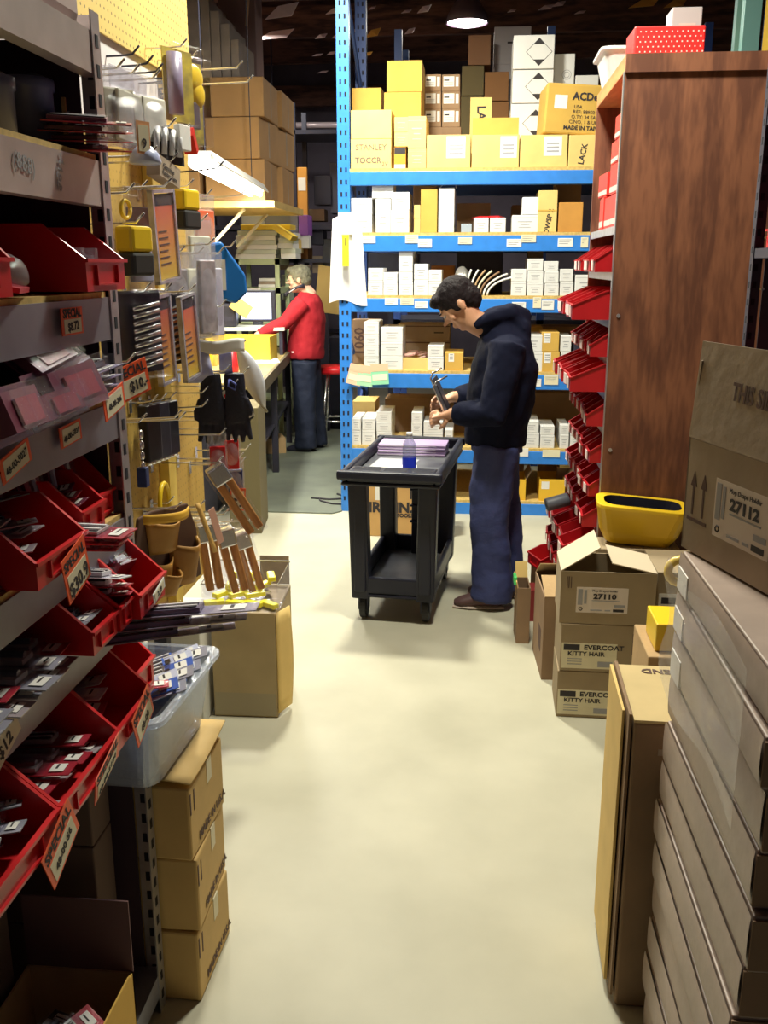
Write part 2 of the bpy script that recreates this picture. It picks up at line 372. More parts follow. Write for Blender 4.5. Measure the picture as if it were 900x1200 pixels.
# paper tickets on the beams
TICK = [(1, [(424, 276, 16, 9), (475, 275, 15, 10), (490, 280, 16, 10), (537, 278, 16, 8), (594, 280, 17, 9), (611, 275, 17, 9), (654, 279, 17, 10), (681, 278, 8, 12)]),
        (2, [(451, 349, 15, 8), (469, 349, 16, 8), (486, 353, 15, 8), (507, 349, 12, 8), (600, 354, 16, 9), (625, 348, 9, 13), (635, 352, 14, 11), (662, 353, 17, 12)]),
        (3, [(625, 444, 9, 9), (638, 440, 16, 11)]), (4, [(604, 525, 15, 10), (636, 527, 20, 9), (672, 524, 12, 12)]), (5, [(598, 585, 8, 12)])]
for lv, ts in TICK:
    for i, (x, y, w, h) in enumerate(ts):
        a = at(x, y, Y=RY-.004); c = at(x+w, y+h, Y=RY-.004)
        if lv == 5: mm = ORNG
        else: mm = PAPERC if i % 2 else PAPER
        b = MB(); b.box(a.x, c.x, RY-.004, RY-.0005, c.z, a.z, mm)
        o = b.build('price_ticket', rk); o['label'] = 'paper price ticket on blue beam'
        if lv < 4:
            g = MB(); 
            for q in range(3): g.box(a.x+.008, c.x-.01-.01*q, RY-.005, RY-.004, a.z-.012-.012*q, a.z-.009-.012*q, INKG)
            g.build('printed_text', o)

ORD = ['first', 'second', 'third', 'fourth', 'fifth', 'sixth', 'seventh', 'eighth', 'ninth', 'tenth', 'eleventh', 'twelfth', 'thirteenth']
SHN = ['top', 'second', 'third', 'fourth', 'fifth', 'bottom']
POSN = {1: ['lone'], 2: ['top', 'bottom'], 3: ['top', 'middle', 'bottom'], 4: ['top', 'second', 'third', 'bottom']}
def rack_stack(lv, px0, px1, ys, m, place, Y=None, depth=.25, kind='carton', desc='white carton', lab=None, rz=0.0, ticks=True, group=None, lift=0):
    """a column of boxes standing on rack level lv; ys = pixel heights of the box tops, topmost first"""
    Y = Y or RY+.02; base = LV[lv] + lift; zs = [at(px0, y, Y=Y).z for y in ys] + [base]; n = len(ys)
    for i in range(n):
        z1, z0 = zs[i], zs[i+1]; h = max(.02, z1-z0-.001); a = at(px0, 300, Y=Y); 
        x0 = at(px0, ys[i]+5, Y=Y).x; x1 = at(px1, ys[i]+5, Y=Y).x; w = x1-x0-.003
        wh = POSN[n][i] if n in POSN else ORD[i]
        lb = (desc if n == 1 else '%s, %s of stack' % (desc, wh)) + ', ' + place
        jit = (random.random()-.5)*.02
        t = thing(kind, lb, 'box', ((x0+x1)/2, Y+depth/2+abs(jit)*.3, z0), rz + jit*(1 if n > 1 else .5), group)
        dm = (w, depth, h)
        MB().box(-w/2, w/2, -depth/2, depth/2, 0, h, m).build('carton_body', t, bevel=.003)
        if ticks:
            g = MB(); M = face_M('F', *dm)
            g.box(-w*.28, w*.28, h*.60, h*.64, 0, .001, INKG, M); g.box(-w*.18, w*.18, h*.44, h*.475, 0, .001, INKG, M); g.box(-w*.25, w*.22, h*.28, h*.305, 0, .001, INKG, M)
            g.box(-w/2+.002, w/2-.002, h*.86, h*.872, 0, .0006, INKG, M)
            g.build('printed_text', t)
        if lab:
            u0, u1, v0, v1 = lab
            patch(t, dm, 'F', -w/2+u0*w, -w/2+u1*w, v0*h, v1*h, PAPER, 'shipping_label')
            g = MB(); M = face_M('F', *dm)
            for q in range(3): g.box(-w/2+(u0+.06)*w, -w/2+(u1-.06)*w, (v0+.12+q*.12)*h, (v0+.17+q*.12)*h, .0008, .0016, INKG, M)
            g.build('printed_text', t)
    return t, dm
G1 = 'cartons on the top blue shelf'
t, dm = rack_stack(0, 411, 459, [129, 163], CARDL, 'beside the left blue post', depth=.4, desc='cream carton with felt pen writing', group=G1, ticks=False)
write(t, dm, 'F', [('STANLEY', 0, dm[2]*.72, .05), ('TOCCR', -.02, dm[2]*.28, .05, .001), ('2V', .09, dm[2]*.16, .035)], mat('felt_pen', (.16, .12, .10), .7))
rack_stack(0, 412, 447, [103, 140, 170], CARDY, 'behind the cream felt pen cartons', Y=6.98, depth=.35, desc='deep yellow carton', group=G1, ticks=False)
rack_stack(0, 453, 495, [71], CARDY, 'highest behind the small cream cartons', Y=6.86, depth=.32, desc='square yellow carton', group=G1, ticks=False, lift=at(450, 108, Y=6.86).z-LV[0])
rack_stack(0, 450, 494, [108, 150], CARDY, 'under the highest yellow carton', Y=6.84, depth=.35, desc='plain yellow carton', group=G1, ticks=False)
rack_stack(0, 462, 479, [137, 155], CARDL, 'over the open battery box', Y=6.53, depth=.3, desc='narrow cream carton', group=G1, lift=.135)
rack_stack(0, 478, 500, [136, 174], CARDL, 'between open black box and printed carton', depth=.3, desc='small cream carton', group=G1)
t = thing('display_box', 'open box with black and orange front below the narrow cream cartons', 'box', (at(469, 190, Y=6.55).x, 6.62, LV[0])); dm = (.08, .2, .13)
b = MB(); b.box(-.038, .038, -.1, .1, 0, .13, mat('orange_brown_print', (.6, .3, .03), .5)); b.build('carton_body', t); patch(t, dm, 'F', -.036, .036, .09, .128, INK, 'dark_band'); patch(t, dm, 'F', -.036, .036, 0, .025, PAPERC, 'cream_band')
LABEL = (.45, .92, .35, .95)
rack_stack(0, 500, 552, [158], CARDL, 'left of the one with raised flap', depth=.4, desc='wide cream carton with white label', group=G1, ticks=False, lab=(.45, .88, .3, .95))
t, dm = rack_stack(0, 553, 609, [158], CARDL, 'under the diamond marked cartons', depth=.4, desc='cream carton with raised tan flap', group=G1, ticks=False, lab=(.6, .95, .3, .95))
MB().box(-dm[0]/2, dm[0]/2, 0, .004, 0, .13, CARDY).build('flap', t, loc=(0, -.02, dm[2]), rot=(R(-8), 0, 0))
rack_stack(0, 610, 666, [158], CARDL, 'right of the raised flap carton', depth=.4, desc='wide cream carton with white label', group=G1, ticks=False, lab=(.5, .88, .35, .95))
t, dm = rack_stack(0, 667, 705, [158], CARDL, 'beside the red bin shelving', depth=.4, desc='cream carton marked with handwriting', group=G1, ticks=False)
write(t, dm, 'F', [('LACK', -.01, dm[2]*.4, .05, .001, 80)], INK)
t, dm = rack_stack(0, 551, 577, [114], CARDL, 'behind raised flap carton', Y=7.0, depth=.3, desc='tall cream carton reading LA', group=G1, ticks=False)
write(t, dm, 'F', [('LA', .0, dm[2]*.80, .080, .002, -90)], INK)
# triangle marked white cartons
DIA = MB()
def diamonds(t, dm, u, v, r):
    M = face_M('F', *dm); b = MB()
    for sg in (1, -1):
        b.poly([M @ Vector(q) for q in ((u-r*.42, v+sg*r*.55, .001), (u+r*.42, v+sg*r*.55, .001), (u, v+sg*r, .001))], M.to_3x3() @ Vector((0, 0, .001)), INK)
        b.tube([M @ Vector((u-r, v, .001)), M @ Vector((u, v+sg*r, .001)), M @ Vector((u+r, v, .001))], .0014, INK, 4)
    b.build('diamond_mark', t)
for i, (ya, yb, px0, px1, wh) in enumerate([(40, 81, 601, 645, 'topmost'), (81, 121, 600, 643, 'middle'), (121, 159, 598, 632, 'lowest visible')]):
    Y = 6.94; a = at(px0, yb, Y=Y); c = at(px1, ya, Y=Y); z0 = a.z if i < 2 else LV[0]+.12; h = c.z-z0-.002; w = .27 if i < 2 else .26
    t = thing('carton', 'white carton with black diamond mark, %s of the white tower' % wh, 'box', (a.x+w/2, Y+.19, z0), 0, 'white diamond marked cartons'); dm = (w, .38, h)
    MB().box(-w/2, w/2, -.19, .19, 0, h, WHITE).build('carton_body', t, bevel=.004); diamonds(t, dm, .035, h*.5 if i < 2 else h*.62, .085)
t = thing('carton', 'flat white carton supporting the tower of diamond marked cartons', 'box', (at(616, 150, Y=6.94).x+.02, 7.13, LV[0])); MB().box(-.14, .14, -.19, .19, 0, .118, WHITE).build('carton_body', t)
def free_box(name, label, px0, px1, y0, y1, Y, depth, m, group=None, base=None, rz=0, cat='box', bev=.004):
    """box whose front stands at distance Y; base = height it stands on"""
    a = at(px0, (y0+y1)/2, Y=Y); c = at(px1, (y0+y1)/2, Y=Y); z1 = at((px0+px1)/2, y0, Y=Y).z; z0 = at((px0+px1)/2, y1, Y=Y).z if base is None else base
    w = c.x-a.x; h = z1-z0
    t = thing(name, label, cat, ((a.x+c.x)/2, Y+depth/2, z0), rz, group)
    MB().box(-w/2, w/2, -depth/2, depth/2, 0, h, m).build('carton_body', t, bevel=bev); return t, (w, depth, h), z0, z1
t, dm, _, _ = free_box('carton', 'tall white carton with round emblem right of the diamond tower', 647, 672, 63, 158, 7.05, .3, WHITE, base=LV[0])
M = face_M('F', *dm); b = MB()
for v in (.83, .45):
    for r_ in (.03, .018): b.tube([M @ Vector((.02+r_*math.cos(q*.4), dm[2]*v+r_*math.sin(q*.4), .001)) for q in range(17)], .0014, INKG, 4)
b.build('round_emblem', t)
t, dm, _, _ = free_box('carton', 'lower white carton with black corner triangles beside the tall emblem carton', 673, 700, 88, 158, 7.05, .3, WHITE, base=LV[0]); diamonds(t, dm, .0, dm[2]*.7, .05)
# big yellow carton lying tilted on top of two labelled ones
t = thing('carton', 'large tilted yellow carton with black part printing on top of the labelled cartons', 'box', (at(666, 150, Y=6.52).x+.015, 6.72, at(660, 158, Y=6.5).z+.006), 0, rot=(0, R(3.2), R(4))); dm = (.37, .36, .30)
MB().box(-.185, .185, -.18, .18, 0, .30, CARDY).build('carton_body', t, bevel=.012)
write(t, dm, 'F', [('ACDelco', .10, .225, .062, .002), ('USA', .02, .165, .028), ('REF: 88950', .06, .135, .03), ('Q.TY: 24 EA', .06, .105, .03), ('C/NO. 1 & UP', .06, .075, .03), ('MADE IN TAIWAN', .08, .04, .034, .001)], INK)
patch(t, dm, 'F', -.13, -.05, .15, .23, PAPER, 'white_sticker')
# six labelled cartons at the back of the top shelf on two flat crates
for c, (px0, px1) in enumerate(((497, 517), (518, 539))):
    zt = None
    for r_, (ya, yb) in enumerate(((87, 107), (107, 127), (127, 149))):
        t, dm, z0, z1 = free_box('carton', 'brown carton with white address label, %s column, %s row of the six' % (('left', 'right')[c], ('top', 'middle', 'bottom')[r_]), px0, px1, ya, yb, 7.2, .25, CARDD, 'six labelled brown cartons')
        w, d, h = dm; patch(t, dm, 'F', -w*.42, w*.18, h*.28, h*.88, PAPER, 'address_label'); patch(t, dm, 'F', w*.26, w*.42, h*.28, h*.85, PAPER, 'side_sticker')
        g = MB(); M = face_M('F', *dm); g.box(-w*.38, -w*.1, h*.62, h*.7, .0008, .0016, INK, M)
        for q in range(3): g.box(-w*.38, w*.12, h*(.36+.08*q), h*(.385+.08*q), .0008, .0016, INKG, M)
        g.build('printed_text', t)
    free_box('carton', 'plain brown carton supporting the %s column of labelled cartons' % ('left', 'right')[c], px0-1, px1+1, 149, 190, 7.19, .27, CARDD, base=LV[0])
# ---- shelf two
G = 'cartons on the second blue shelf'
rack_stack(1, 411, 436, [232, 251], WHITE, 'at the left end of the second blue shelf', depth=.3, group=G)
rack_stack(1, 440, 458, [233], WHITE, 'standing upright third from left, second blue shelf', depth=.3, desc='narrow white carton', group=G)
t, dm, _, _ = free_box('carton', 'white carton lying across the narrow upright one on the second blue shelf', 436, 461, 214, 232.5, 6.53, .2, WHITE, G)
rack_stack(1, 458, 480, [225, 246], WHITE, 'left of the tall tan carton, second blue shelf', depth=.3, group=G)
rack_stack(1, 484, 512, [215], CARDD, 'behind the tall tan carton, second shelf', Y=6.95, depth=.3, desc='tall brown carton', group=G, ticks=False)
rack_stack(1, 485, 493, [240, 256], CARDL, 'left edge of the tall tan carton', Y=6.56, depth=.2, desc='slim cream carton', group=G, ticks=False)
rack_stack(1, 493, 513, [221], CARDY, 'against the tall white carton, second shelf', depth=.3, desc='tall tan carton', group=G, ticks=False)
t, dm = rack_stack(1, 514, 533, [220], WHITE, 'second blue shelf', depth=.3, desc='tall white carton with carrying string', group=G, ticks=False)
b = MB(); b.tube([(-.05, -.1, dm[2]), (0, -.1, dm[2]+.05), (.05, -.1, dm[2]+.07), (.06, -.1, dm[2])], .003, PAPER, 5); b.build('string', t)
rack_stack(1, 535, 575, [238], CARDD, 'behind the red topped open cartons', Y=6.95, depth=.35, desc='dark brown carton', group=G, ticks=False)
t, dm = rack_stack(1, 555, 573, [255], WHITE, 'left one, second blue shelf', depth=.25, desc='open white carton with red top', group=G)
MB().box(-.04, .04, -.09, .09, 0, .012, RED).build('red_contents', t, loc=(0, 0, dm[2]), rot=(0, 0, .3))
t, dm = rack_stack(1, 574, 593, [255], WHITE, 'right one, second blue shelf', depth=.25, desc='open white carton with red top', group=G)
MB().box(-.045, .03, -.08, .08, 0, .014, RED).build('red_contents', t, loc=(0, 0, dm[2]), rot=(0, 0, -.25))
rack_stack(1, 540, 553, [262], mat('blue_grey_pack', (.35, .42, .5), .5), 'right of the tall string carton', depth=.2, desc='low blue grey packet', group=G, ticks=False)
rack_stack(1, 600, 631, [252], WHITE, 'centre right of the second blue shelf', depth=.3, desc='wide white carton', group=G)
t, dm, _, _ = free_box('carton', 'white carton standing on the wide one at centre right of second shelf', 612, 631, 231, 251.5, 6.53, .25, WHITE, G)
t, dm = rack_stack(1, 631, 654, [223], CARDL, 'second blue shelf', depth=.3, desc='pale carton with vertical handwriting', group=G, ticks=False)
write(t, dm, 'F', [('DWSP 2', .01, dm[2]*.26, .045, .001, 80)], INK)
MB().box(-dm[0]/2-.001, dm[0]/2+.001, -.152, -.15, dm[2]*.5, dm[2]*.54, CARDY).build('band', t)
rack_stack(1, 655, 684, [237], mat('orange_cardboard', (.55, .26, .05), .8, var=.1), 'at the right of the second blue shelf', depth=.3, desc='orange brown carton', group=G, ticks=False)
rack_stack(1, 652, 682, [212], CARDD, 'behind the orange brown carton', Y=6.95, depth=.3, desc='dim brown carton', group=G, ticks=False)
rack_stack(1, 600, 628, [240], CARDD, 'behind the white pair at centre right', Y=7.0, depth=.3, desc='dark brown carton', group=G, ticks=False)
# ---- shelf three
G = 'cartons on the third blue shelf'
rack_stack(2, 431, 449, [314, 329], WHITE, 'at left end of third blue shelf', depth=.3, group=G)
rack_stack(2, 449, 466, [319, 331], WHITE, 'second from left, third blue shelf', depth=.3, group=G)
rack_stack(2, 467, 484, [293, 319, 331], WHITE, 'third from left, third blue shelf', depth=.3, group=G)
rack_stack(2, 485, 502, [309, 328], WHITE, 'fourth from left, third blue shelf', depth=.3, group=G)
rack_stack(2, 502, 518, [316, 330], WHITE, 'fifth from left, third blue shelf', depth=.28, group=G)
rack_stack(2, 505, 533, [311], mat('rust_cardboard', (.45, .18, .05), .8), 'behind the white cartons left of the head', Y=6.95, depth=.3, desc='rust brown carton', group=G, ticks=False)
rack_stack(2, 432, 490, [297], BLK, 'behind the left white cartons, third shelf', Y=7.0, depth=.3, desc='dark case', group=G, ticks=False)
rack_stack(2, 535, 590, [292], DARKM, 'behind the paper folders, third shelf', Y=7.0, depth=.3, desc='dark metal case', group=G, ticks=False)
rack_stack(2, 599, 617, [315, 330], WHITE, 'right of the paper folders, third blue shelf', depth=.3, group=G)
rack_stack(2, 618, 637, [303, 317, 331], WHITE, 'fourth from right, third blue shelf', depth=.3, group=G)
rack_stack(2, 620, 637, [288], CARDD, 'behind the three high white stack, third shelf', Y=6.9, depth=.3, desc='grey brown carton', group=G, ticks=False)
rack_stack(2, 638, 655, [306, 318, 332], WHITE, 'third from right, third blue shelf', depth=.3, group=G)
rack_stack(2, 656, 672, [315, 330], WHITE, 'second from right, third blue shelf', depth=.3, group=G)
rack_stack(2, 674, 700, [322], WHITE, 'hidden partly by red bins, third blue shelf', depth=.3, desc='low white carton', group=G)
# paper folders fanned out
FO = [(PAPER, .10, .0), (PAPER, .17, .03), (mat('tan_folder', (.45, .30, .16), .7), .24, .05), (PAPERC, .32, .06), (mat('brown_folder', (.26, .15, .08), .7), .42, .075), (PAPER, .55, .09), (WHITE, .72, .11)]
for i, (m_, a, dx) in enumerate(FO):
    x = at(546, 340, Y=6.5).x + .015*i + dx*.25; b = MB(); H_ = .17
    b.grid(lambda u, v, a=a, x=x: (x + math.sin(a*v*1.5)*H_*v*1.25 + .004*i, 6.53+u*.24, LV[2] + math.cos(a*v*1.1)*H_*v), 4, 8, m_)
    tagp(b.build('paper_folder', smooth=True, solid=.012), '%s curved paper folder, %s from the left in the fanned pile on third shelf' % (['white', 'white', 'tan', 'cream', 'brown', 'white', 'white'][i], ORD[i]), 'folder', 'fanned paper folders')
b = MB(); b.ell((at(540, 330, Y=6.6).x, 6.66, LV[2]+.095), (.05, .09, .095), PAPER, nu=14, nv=8); tagp(b.build('paper_bag', smooth=True, disp=.02, dscale=.05), 'crumpled white paper bag left of the fanned folders on third shelf', 'bag')
# ---- shelf four
G = 'cartons on the fourth blue shelf'
t, dm = rack_stack(3, 413, 446, [374], CARDD, 'fourth shelf behind the white stacks', Y=6.93, depth=.1, desc='tall dark brown carton reading 1060', group=G, ticks=False)
write(t, dm, 'F', [('1060', -.05, dm[2]*.5, .10, .002, 90)], INKB)
rack_stack(3, 426, 444, [377, 392, 405, 418], WHITE, 'left on fourth blue shelf', depth=.3, group=G)
t, dm = rack_stack(3, 446, 472, [383, 401, 417], WHITE, 'second from left, fourth blue shelf', depth=.3, desc='wide white carton', group=G)
for yy, (a_, c_) in enumerate(((380, 398), (398, 431))):
    t, dm, _, _ = free_box('carton', 'long grey brown carton with dark end bands, %s one at back of fourth shelf' % ('upper', 'lower')[yy], 466, 527, a_, c_, 7.1, .3, CARDG, G, base=None if yy == 0 else LV[3])
    M = face_M('F', *dm); b = MB(); b.box(-dm[0]*.5, dm[0]*.5, dm[2]*.84, dm[2]*.9, 0, .001, INKB, M); b.box(dm[0]*.2, dm[0]*.38, dm[2]*.42, dm[2]*.5, 0, .001, INK, M); b.build('printed_band', t)
t = thing('open_bin', 'cream cardboard bin filled with pink packets on the fourth blue shelf', 'bin', (at(485, 425, Y=6.65).x, 6.67, LV[3])); b = MB()
w = .145
b.box(-w, w, -.13, .13, 0, .01, CARDL); b.box(-w, w, -.135, -.13, 0, .085, CARDL); b.box(-w, w, .13, .135, 0, .085, CARDL); b.box(-w, -w+.005, -.13, .13, 0, .085, CARDL); b.box(w-.005, w, -.13, .13, 0, .085, CARDL); b.build('bin_body', t)
b = MB(); PK = mat('pink_packets', (.75, .30, .28), .5, c2=(.7, .6, .5), scale=40)
for q in range(26): 
    M = Matrix.Translation((random.uniform(-.11, .11), random.uniform(-.1, .1), random.uniform(.04, .105))) @ Matrix.Rotation(random.uniform(0, 3), 4, 'Z') @ Matrix.Rotation(random.uniform(-.5, .5), 4, 'X')
    b.box(-.03, .03, -.02, .02, 0, .008, PK, M)
o = b.build('packets', t); o['kind'] = 'stuff'
rack_stack(3, 501, 520, [405, 418], WHITE, 'between pink packet bin and tan carton', depth=.3, group=G)
rack_stack(3, 521, 543, [413], CARDY, 'just left of the dark jacket', depth=.3, desc='small tan carton', group=G, ticks=False, lab=(.2, .5, .5, .95))
rack_stack(3, 612, 636, [392, 412], WHITE, 'right of the dark jacket, fourth shelf', depth=.3, desc='white carton with open top', group=G)
rack_stack(3, 616, 636, [383], CARDY, 'behind the pair right of the jacket', Y=6.9, depth=.25, desc='tan carton', group=G, ticks=False)
rack_stack(3, 635, 656, [389, 412], CARDY, 'fourth shelf right side', depth=.3, desc='tan carton with white label', group=G, ticks=False, lab=(.1, .5, .45, .95))
rack_stack(3, 657, 670, [393, 412], WHITE, 'right of the tan pair, fourth shelf', depth=.3, desc='red edged white carton', group=G)
rack_stack(3, 672, 690, [400], DARKM, 'hidden by red bins, fourth shelf', depth=.3, desc='dark canister box', group=G, ticks=False)
# hanging coloured cards at left of beam four
for i, (px, py, w, c_, rr) in enumerate([(411, 425, .10, (.75, .50, .35), 14), (421, 427, .11, (.35, .62, .40), 8), (434, 427, .12, (.25, .60, .38), -4)]):
    a = at(px, py, Y=6.47); b = MB(); M = Matrix.Rotation(R(rr), 4, 'Y')
    b.box(0, w, 0, .003, -.14, 0, mat('card_paint_%d' % i, c_, .5)); b.box(.0, w, -.001, 0, -.05, 0, mat('card_head_%d' % i, (.8, .45, .3), .5)); b.box(.01, w-.01, -.0015, -.001, -.11, -.07, PAPERC)
    o = b.build('hanging_card', loc=a, rot=(R(-8), R(rr), 0)); tagp(o, ['peach', 'green and orange', 'green striped'][i] + ' card clipped to the left end of the fourth blue beam', 'card', 'cards clipped on the beam')
# ---- shelf five
G = 'cartons on the fifth blue shelf'
rack_stack(4, 413, 440, [470], CARDL, 'behind white boxes by the left post', Y=6.9, depth=.3, desc='open pale carton', group=G, ticks=False)
rack_stack(4, 412, 423, [490, 504], WHITE, 'left end of fifth blue shelf', depth=.3, group=G)
rack_stack(4, 424, 440, [490, 504], WHITE, 'second from left, fifth blue shelf', depth=.3, group=G)
rack_stack(4, 441, 459, [482, 495, 506], WHITE, 'third from left, fifth blue shelf', depth=.3, group=G)
rack_stack(4, 482, 495, [483, 495, 508], WHITE, 'left behind the cart, fifth shelf', depth=.3, group=G)
rack_stack(4, 496, 519, [494, 507], WHITE, 'right behind the cart, fifth shelf', depth=.3, desc='wide white carton', group=G)
rack_stack(4, 521, 531, [503], WHITE, 'next to the dark jacket, fifth shelf', depth=.3, desc='low white carton', group=G)
rack_stack(4, 603, 612, [490, 505], WHITE, 'touching the jacket, fifth shelf', depth=.3, group=G)
rack_stack(4, 613, 632, [493, 507], WHITE, 'right of the jacket, fifth shelf', depth=.3, group=G)
rack_stack(4, 633, 650, [499, 510], WHITE, 'middle right, fifth shelf', depth=.3, group=G)
rack_stack(4, 656, 667, [498, 509], WHITE, 'near the red bins, fifth shelf', depth=.3, group=G)
rack_stack(4, 668, 680, [508], WHITE, 'against the red bins, fifth shelf', depth=.3, desc='single white carton', group=G)
b = MB(); b.box(-.42, .42, 0, .3, 0, .25, CARDD); tagp(b.build('carton', loc=(-.25, 7.1, LV[4])), 'dark brown carton deep in the fifth shelf behind white boxes', 'box')
b = MB(); b.box(-.36, .36, 0, .3, 0, .30, CARDD); tagp(b.build('carton', loc=(.75, 7.15, LV[4])), 'dark brown carton deep in the fifth shelf behind the jacket', 'box')
b = MB(); b.box(-.45, .45, 0, .3, 0, .26, CARDD); tagp(b.build('carton', loc=(.62, 7.15, LV[3])), 'dark brown carton deep in the fourth shelf behind the hood', 'box')
# ---- bottom shelf: yellow boxes with turned up lids
for i, (p0, p1) in enumerate(((592, 616), (632, 662))):
    a = at(p0, 575, Y=6.52); c = at(p1, 575, Y=6.52); h = at(p0, 562, Y=6.52).z-LV[5]; w = c.x-a.x
    t, dm = carton('yellow_box', 'golden yellow box with dark open lid on bottom blue shelf, %s one' % ('left', 'right')[i], w, .28, h, ((a.x+c.x)/2, 6.67, LV[5]), m=mat('golden_carton', (.80, .48, .03), .6), open_top=True, flaps=[('B', 70), ('R', 60)], group='golden yellow boxes', inner=CARDD)
    patch(t, dm, 'F', -w*.42, -w*.12, h*.55, h*.9, PAPER, 'white_sticker')
rack_stack(5, 440, 470, [560], CARDD, 'seen through the cart frame', Y=6.8, depth=.3, desc='brown carton on bottom shelf', ticks=False)
t, dm, _, _ = free_box('carton', 'tan carton tucked under the fifth blue beam by the red bins', 656, 676, 534, 549, 6.6, .2, CARDL, base=None)
MB().box(-.07, .07, -.05, .05, -(t.location.z-LV[5]), -.001, CARDD).build('support_block', t)
# loose carton behind the cart on the floor
t = thing('carton', 'brown tool carton on the floor behind the black cart, up arrows printed', 'box', ((-.66-.13)/2, 6.03, 0), R(1)); dm = (.53, .30, .45)
MB().box(-.265, .265, -.15, .15, 0, .45, mat('tool_carton_board', (.58, .34, .12), .75, var=.06)).build('carton_body', t, bevel=.004)
write(t, dm, 'F', [('IRWIN.', -.125, .19, .090, .004), ('TOOLS', -.035, .14, .034, .002)], INK)
M = face_M('F', *dm); b = MB(); arrows(b, M, .035, .25, .14, INK, line=False); b.build('arrow_mark', t)
patch(t, dm, 'F', -.225, -.145, .24, .40, PAPER, 'shipping_label')
# ============================================================ near left steel shelving
SX = -.70; SB = -1.16; SY0, SY1 = .45, 1.84
sh = thing('steel_shelving', 'grey steel shelving with slotted corner post, crowded with red bins and tool packs', 'shelving', (0, 0, 0))
def slot_post(parent, x, y, z1, sx, sy, m=STEELP, step=.05, z0=0, name='post'):
    """angle post: one flange along X, one along Y; sx, sy give the flange directions"""
    b = MB(); t = .003; L = .038
    b.box(min(x, x+sx*L), max(x, x+sx*L), min(y, y-sy*t), max(y, y-sy*t), z0, z1, m); b.box(min(x, x-sx*t), max(x, x-sx*t), min(y, y+sy*L), max(y, y+sy*L), z0, z1, m)
    s = b; z = z0+.03
    while z < z1-.03:
        cx = x+sx*L*.5; fy = y-sy*t; s.box(cx-.006, cx+.006, fy-.001 if sy > 0 else fy, fy if sy > 0 else fy+.001, z, z+.022, SLOT)
        s.box(cx-.006, cx+.006, y if sy > 0 else y-.001, y+.001 if sy > 0 else y, z, z+.022, SLOT)
        fx = x-sx*t; cy = y+sy*L*.5; s.box(fx-.001 if sx > 0 else fx, fx if sx > 0 else fx+.001, cy-.006, cy+.006, z, z+.022, SLOT); z += step
    return b.build(name, parent)
slot_post(sh, SX, SY1, 2.14, -1, -1); slot_post(sh, SB, SY1, 2.14, 1, -1, DARKM); slot_post(sh, SX, SY0, 2.14, -1, 1); slot_post(sh, SB, SY0, 2.14, 1, 1, DARKM)
BRWN = mat('dark_red_brown_panel', (.10, .03, .04), .7)
b = MB(); b.box(SB-.01, SB-.002, SY0, SY1, .02, 2.1, BRWN); b.build('back_panel', sh)
for j in range(3):
    s = MB(); y = SY0+.3+.42*j; s.box(SB, SB+.012, y-.02, y+.02, .02, 2.1, BRWN)
    z = .1
    while z < 2.05: s.box(SB+.012, SB+.0135, y-.008, y+.008, z, z+.025, SLOT); z += .06
    s.build('back_upright', sh)
SL = [(2.106, .072), (1.885, .080), (1.640, .080), (1.440, .072), (1.205, .066), (1.040, .072), (.845, .06), (.10, .06)]
SMUD = mat('scuffed_pinkish_steel', (.52, .46, .45), .42, metal=.35, var=.18, scale=7)
for i, (z, h) in enumerate(SL):
    b = MB(); mm = SMUD if i < 2 else STEEL
    b.box(SX-.004, SX, SY0+.01, SY1-.003, z-h, z, mm); b.box(SX-.03, SX-.004, SY0+.01, SY1-.003, z-h, z-h+.003, mm); b.box(SB, SX-.004, SY0+.01, SY1-.003, z-.004, z-.001, mm)
    b.build('shelf', sh)
    if i in (1, 2, 3, 4): MB().box(SB+.02, SX-.004, SY0+.01, SY1-.045, z-.001, z+.010, OSB).build('shelf_board', sh)
EPM = mat('dark_end_sheet', (.045, .02, .035), .6)
b = MB(); b.box(SB+.04, SX-.04, SY1-.006, SY1-.003, .02, 2.1, EPM); b.build('end_sheet', sh)
MB().box(SX-.075, SX-.068, SY1-.012, SY1-.006, 1.93, 2.0, OSB).build('paper_sliver', sh)
# felt pen scribbles on the second lip
M = Matrix.Translation((SX+.0006, 0, 0)) @ Matrix.Rotation(R(90), 4, 'Z') @ Matrix.Rotation(R(90), 4, 'X')
write(sh, None, None, [('(888)', 1.49, 1.85, .035, 0, -8), ('g8W', 1.62, 1.85, .03, 0, 60)], INKG, M0=M)
TOP = {3: 1.655, 5: 1.218, 6: 1.041, 7: .846}

